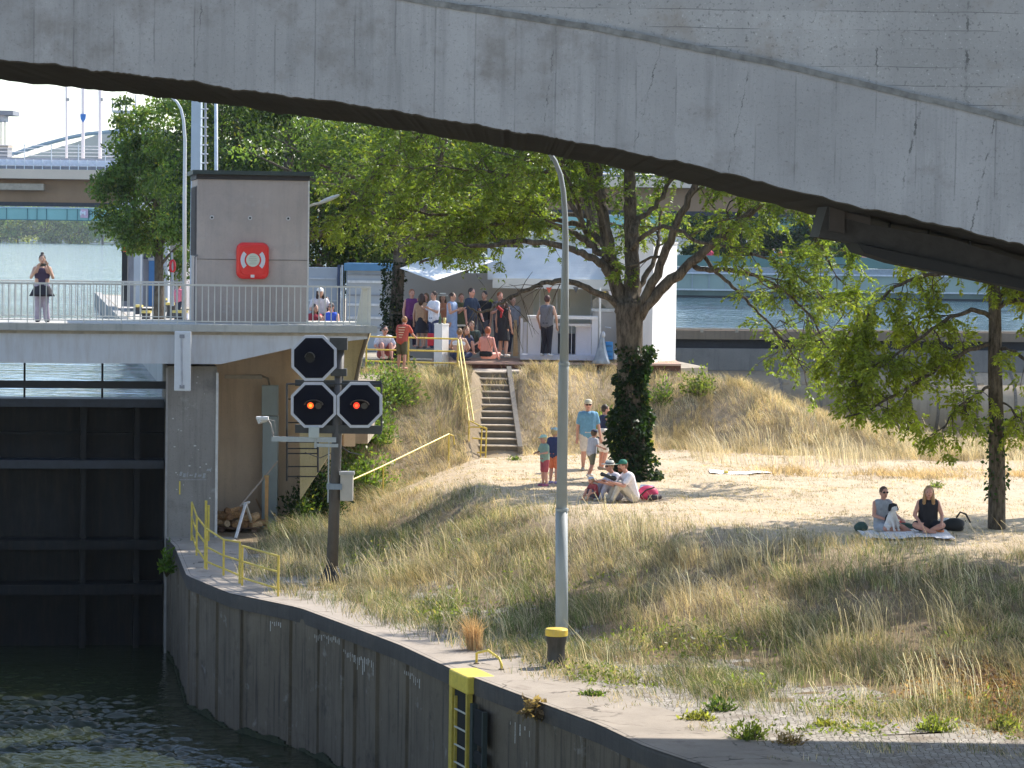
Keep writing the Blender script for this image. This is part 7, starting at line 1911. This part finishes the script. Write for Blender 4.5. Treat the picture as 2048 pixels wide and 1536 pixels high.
person('bearded man in green cap, white t-shirt and beige trousers seated on the grass', GP(1265, 1004), 1.80, -1.25, pose_sit(16,'knees', arms=[((-.05,-.10,-.13),(.0,-.24,-.09)), ((.05,-.10,-.13),(.0,-.24,-.09))]), SKIN3, ('tee',(.78,.72,.74)), ('trousers',(.56,.50,.42)), ('short',(.15,.06,.03)), (.3,.25,.2), ('cap',(.03,.20,.14)))
bm_ = [o for o in S.objects if o.get('category') == 'person'][-1]
b = MB(); hc = V3(0,-.03,-.005)+V3(0,0,.075)+V3(0,-math.sin(R(16)),math.cos(R(16)))*.405; b.ball((hc+V3(0,-.03,-.045))*1.8, (.065,.06,.06)); o = b.build('beard', M((.22,.08,.04),.8,.3,30), None, smooth=True); o.parent = bm_
b = MB(); q = at(1222, 954, GP(1265,1004).y-.15); b.cap(q+Vector((-.17,0,.05)), q+Vector((.07,0,-.03)), .035,.06); b.cap(q+Vector((-.2,0,.06)), q+Vector((-.17,0,.05)), .05,.045); mini('camera','dark long lensed camera held up by the seated couple','camera',b,M((.03,.03,.03),.4),smooth=True)
q = GP(1296, 1000)
rk = thing('backpack', 'crimson and black backpack lying on the grass at the tree foot', 'backpack', tuple(q))
b = MB(); b.ball(q+Vector((0,.05,.15)), (.24,.16,.18), 14, 9); b.build('pack', M((.55,.04,.12),.6,.2,8), rk, smooth=True)
b = MB(); b.cap(q+Vector((.05,-.12,.06)), q+Vector((.26,-.08,.08)), .07,.06); b.build('pocket', M((.04,.03,.04),.7), rk, smooth=True)
b = MB(); b.tube([q+Vector((-.2,-.06,.08)), q+Vector((-.05,-.14,.24)), q+Vector((.14,-.1,.3))], .018, 6); b.build('strap', M((.02,.02,.02),.7), rk)
b = MB(); b.cap(q+Vector((-.14,.1,.3)), q+Vector((.1,.12,.28)), .05,.05); b.build('rolled_jacket', M((.40,.48,.60),.8,.2,9), rk, smooth=True)
# thin towel lying on the lawn
q0, q1 = gnd(1420, 948), gnd(1540, 944)
tw_ = thing('beach_towel', 'white towel with yellow spot lying flat on the sunlit lawn', 'towel', tuple(q0))
v, f = [], []; rs = np.random.RandomState(3)
for i in range(13):
    for j in range(5):
        x = q0.x+(q1.x-q0.x)*i/12; y = q0.y+.55*j/4; v.append((x, y, gz(x,y)+.02+.025*rs.uniform()))
for i in range(12):
    for j in range(4): a = i*5+j; f.append((a, a+5, a+6, a+1))
b = MB(); b.add(v, f); b.build('cloth', M((.82,.80,.78),.8,.05,5), tw_, smooth=True)
b = MB(); x,y = gnd(1452,948).x, gnd(1452,948).y-.04; b.lathe((x,y,gz(x,y)+.03), [(.06,0),(.06,.05),(.02,.06)], 10); b.build('yellow_pot', M((.75,.60,.10),.5), tw_)
# picnic on the right
pb = gnd(1765, 1066); pb2 = gnd(1855, 1066)
v, f = [], []
x0, x1, y0 = gnd(1728,1078).x, gnd(1905,1078).x, gnd(1820,1080).y
rs = np.random.RandomState(9)
for i in range(25):
    for j in range(13):
        x = x0+(x1-x0)*i/24; y = y0+1.6*j/12+.1*math.sin(i*.5); v.append((x, y, gz(x,y)+.035+.03*rs.uniform()))
for i in range(24):
    for j in range(12): a = i*13+j; f.append((a, a+13, a+14, a+1))
b = MB(); b.add(v, f); mini('picnic_blanket','rumpled white picnic blanket under the two women on the right','blanket',b,M((.80,.76,.76),.85,.08,5),smooth=True)
person('woman with sunglasses and tied hair in grey dress holding the dog', Vector((pb.x, pb.y, pb.z+.03)), 1.70, .35, pose_sit(-2,'side', arms=[((-.035,-.05,-.16),(.07,-.18,-.20)), ((.055,-.03,-.16),(.06,-.17,-.20))]), SKIN3, ('sitdress',(.36,.38,.42)), None, ('tied',(.10,.055,.03)), None, None, True)
person('woman with long fair hair in black strappy dress kneeling on the blanket', Vector((pb2.x, pb2.y, pb2.z+.03)), 1.74, -.05, pose_sit(6,'cross', arms=[((-.055,-.03,-.16),(-.0,-.15,-.24)), ((.055,-.03,-.16),(.04,-.15,-.24))]), SKIN3, ('sitdress',(.02,.02,.028)), None, ('long',(.42,.25,.12)), None)
# dog on the lap
q = Vector((pb.x+.14, pb.y-.42, pb.z+.10))
dog = thing('dog', 'black and white dog sitting upright in the arms of the woman in grey', 'dog', tuple(q), .5)
b = MB(); b.cap((0,.08,.10), (0,.0,.30), .115, .095); b.cap((0,0,.30), (0,-.03,.42), .075, .065); b.ball((0,-.04,.47), (.075,.085,.075), 12, 8); b.cap((0,-.08,.455), (0,-.16,.435), .042, .03)
for sg in (-1, 1):
    b.cap((sg*.06,-.05,.26), (sg*.055,-.13,.12), .036, .026); b.cap((sg*.055,-.13,.12), (sg*.055,-.15,.02), .025,.022); b.cap((sg*.055,-.15,.02), (sg*.055,-.19,.015), .024,.02)
    b.cap((sg*.09,.08,.07), (sg*.11,-.06,.09), .065,.045); b.cap((sg*.11,-.06,.09), (sg*.11,.05,.02), .034,.024); b.cap((sg*.11,.05,.02), (sg*.11,-.06,.015), .024,.02)
b.cap((0,.18,.06), (.08,.3,.03), .03,.018)
blob('body', b, M((.74,.70,.68),.8,.08,9), dog, .012, 1)
b = MB(); b.ball((0,-.03,.49), (.085,.088,.072), 12, 8)
for sg in (-1, 1): b.cap((sg*.075,-.02,.52), (sg*.10,-.03,.42), .03, .034)
b.ball((0,.11,.2), (.10,.08,.13))
blob('black_fur', b, M((.012,.012,.014),.8,.2,15), dog, .012, 1)
b = MB(); b.ball((0,-.187,.445), .014); b.build('nose', M((.01,.01,.01),.3), None).parent = dog
# things on and by the blanket
def lump(name, label, cat, px, py, r, col, dz=0, rough=.7, var=.2):
    q = gnd(px, py); b = MB(); b.ball(q+Vector((0,0,r[2]*.8+dz)), r, 14, 9)
    v = []; 
    for (x,y,z) in b.v:
        s_ = 1+.10*math.sin(x*23+z*17)+.08*math.sin(y*31-z*29); v.append((q.x+(x-q.x)*s_, q.y+(y-q.y)*s_, z))
    b.v = v; return mini(name, label, cat, b, M(col, rough, var, 9), smooth=True)
lump('green_bag','dark green bag at the left end of the picnic blanket','bag',1722,1064,(.14,.10,.12),(.05,.10,.08))
lump('dark_bundle','dark green bundle lying between the two women','bundle',1808,1062,(.26,.12,.08),(.03,.08,.06),.03)
lump('red_flask','small red flask lying beside the woman in grey','flask',1805,1056,(.07,.05,.09),(.55,.08,.08),.02)
lump('black_bag','black bag with straps at the right end of the picnic blanket','bag',1908,1062,(.24,.14,.15),(.02,.02,.022))
lump('white_cloth','small white cloth lying on the black bag','cloth',1890,1056,(.14,.08,.06),(.78,.78,.82),.10)
lump('orange_snack','orange snack box in front of the woman in black','box',1880,1068,(.10,.07,.05),(.68,.26,.12),.03)
b = MB(); q = gnd(1908,1060)+Vector((.05,.05,.25)); b.tube([q, q+Vector((.08,0,.12)), q+Vector((.2,0,.08)), q+Vector((.3,0,-.1))], .02, 6); mini('bag_strap','curved black strap standing above the black bag','strap',b,M((.02,.02,.02),.6))

# turn all the voxel bodies and clothes into plain meshes in one go
bpy.context.view_layer.update()
dg_ = bpy.context.evaluated_depsgraph_get()
for o in REMESH:
    me = bpy.data.meshes.new_from_object(o.evaluated_get(dg_))
    o.modifiers.clear(); o.data = me
    me.polygons.foreach_set('use_smooth', [True]*len(me.polygons))
# letters as plain meshes
for o in [x for x in S.objects if x.type == 'FONT']:
    me = bpy.data.meshes.new_from_object(o.evaluated_get(dg_)); n_ = bpy.data.objects.new('letter', me); link(n_)
    n_.parent = o.parent; n_.location = o.location; n_.rotation_euler = o.rotation_euler
    bpy.data.objects.remove(o)
# keep names tidy: Blender's own suffixes only
# ================================================================== summer haze (one closed box of even air)
hm = bpy.data.materials.new('haze_air'); hm.use_nodes = True
hn = hm.node_tree.nodes; hl = hm.node_tree.links
hn.remove(hn['Principled BSDF'])
pv = hn.new('ShaderNodeVolumePrincipled'); pv.inputs['Color'].default_value = (0.80, 0.89, 1.0, 1); pv.inputs['Density'].default_value = 0.00009
pv.inputs['Anisotropy'].default_value = 0.3
hl.new(pv.outputs[0], hn['Material Output'].inputs['Volume'])
b = MB(); b.box(-1700, 1700, -450, 2750, -7.5, 135); hz = b.build('haze', hm); tag(hz, kind='stuff')
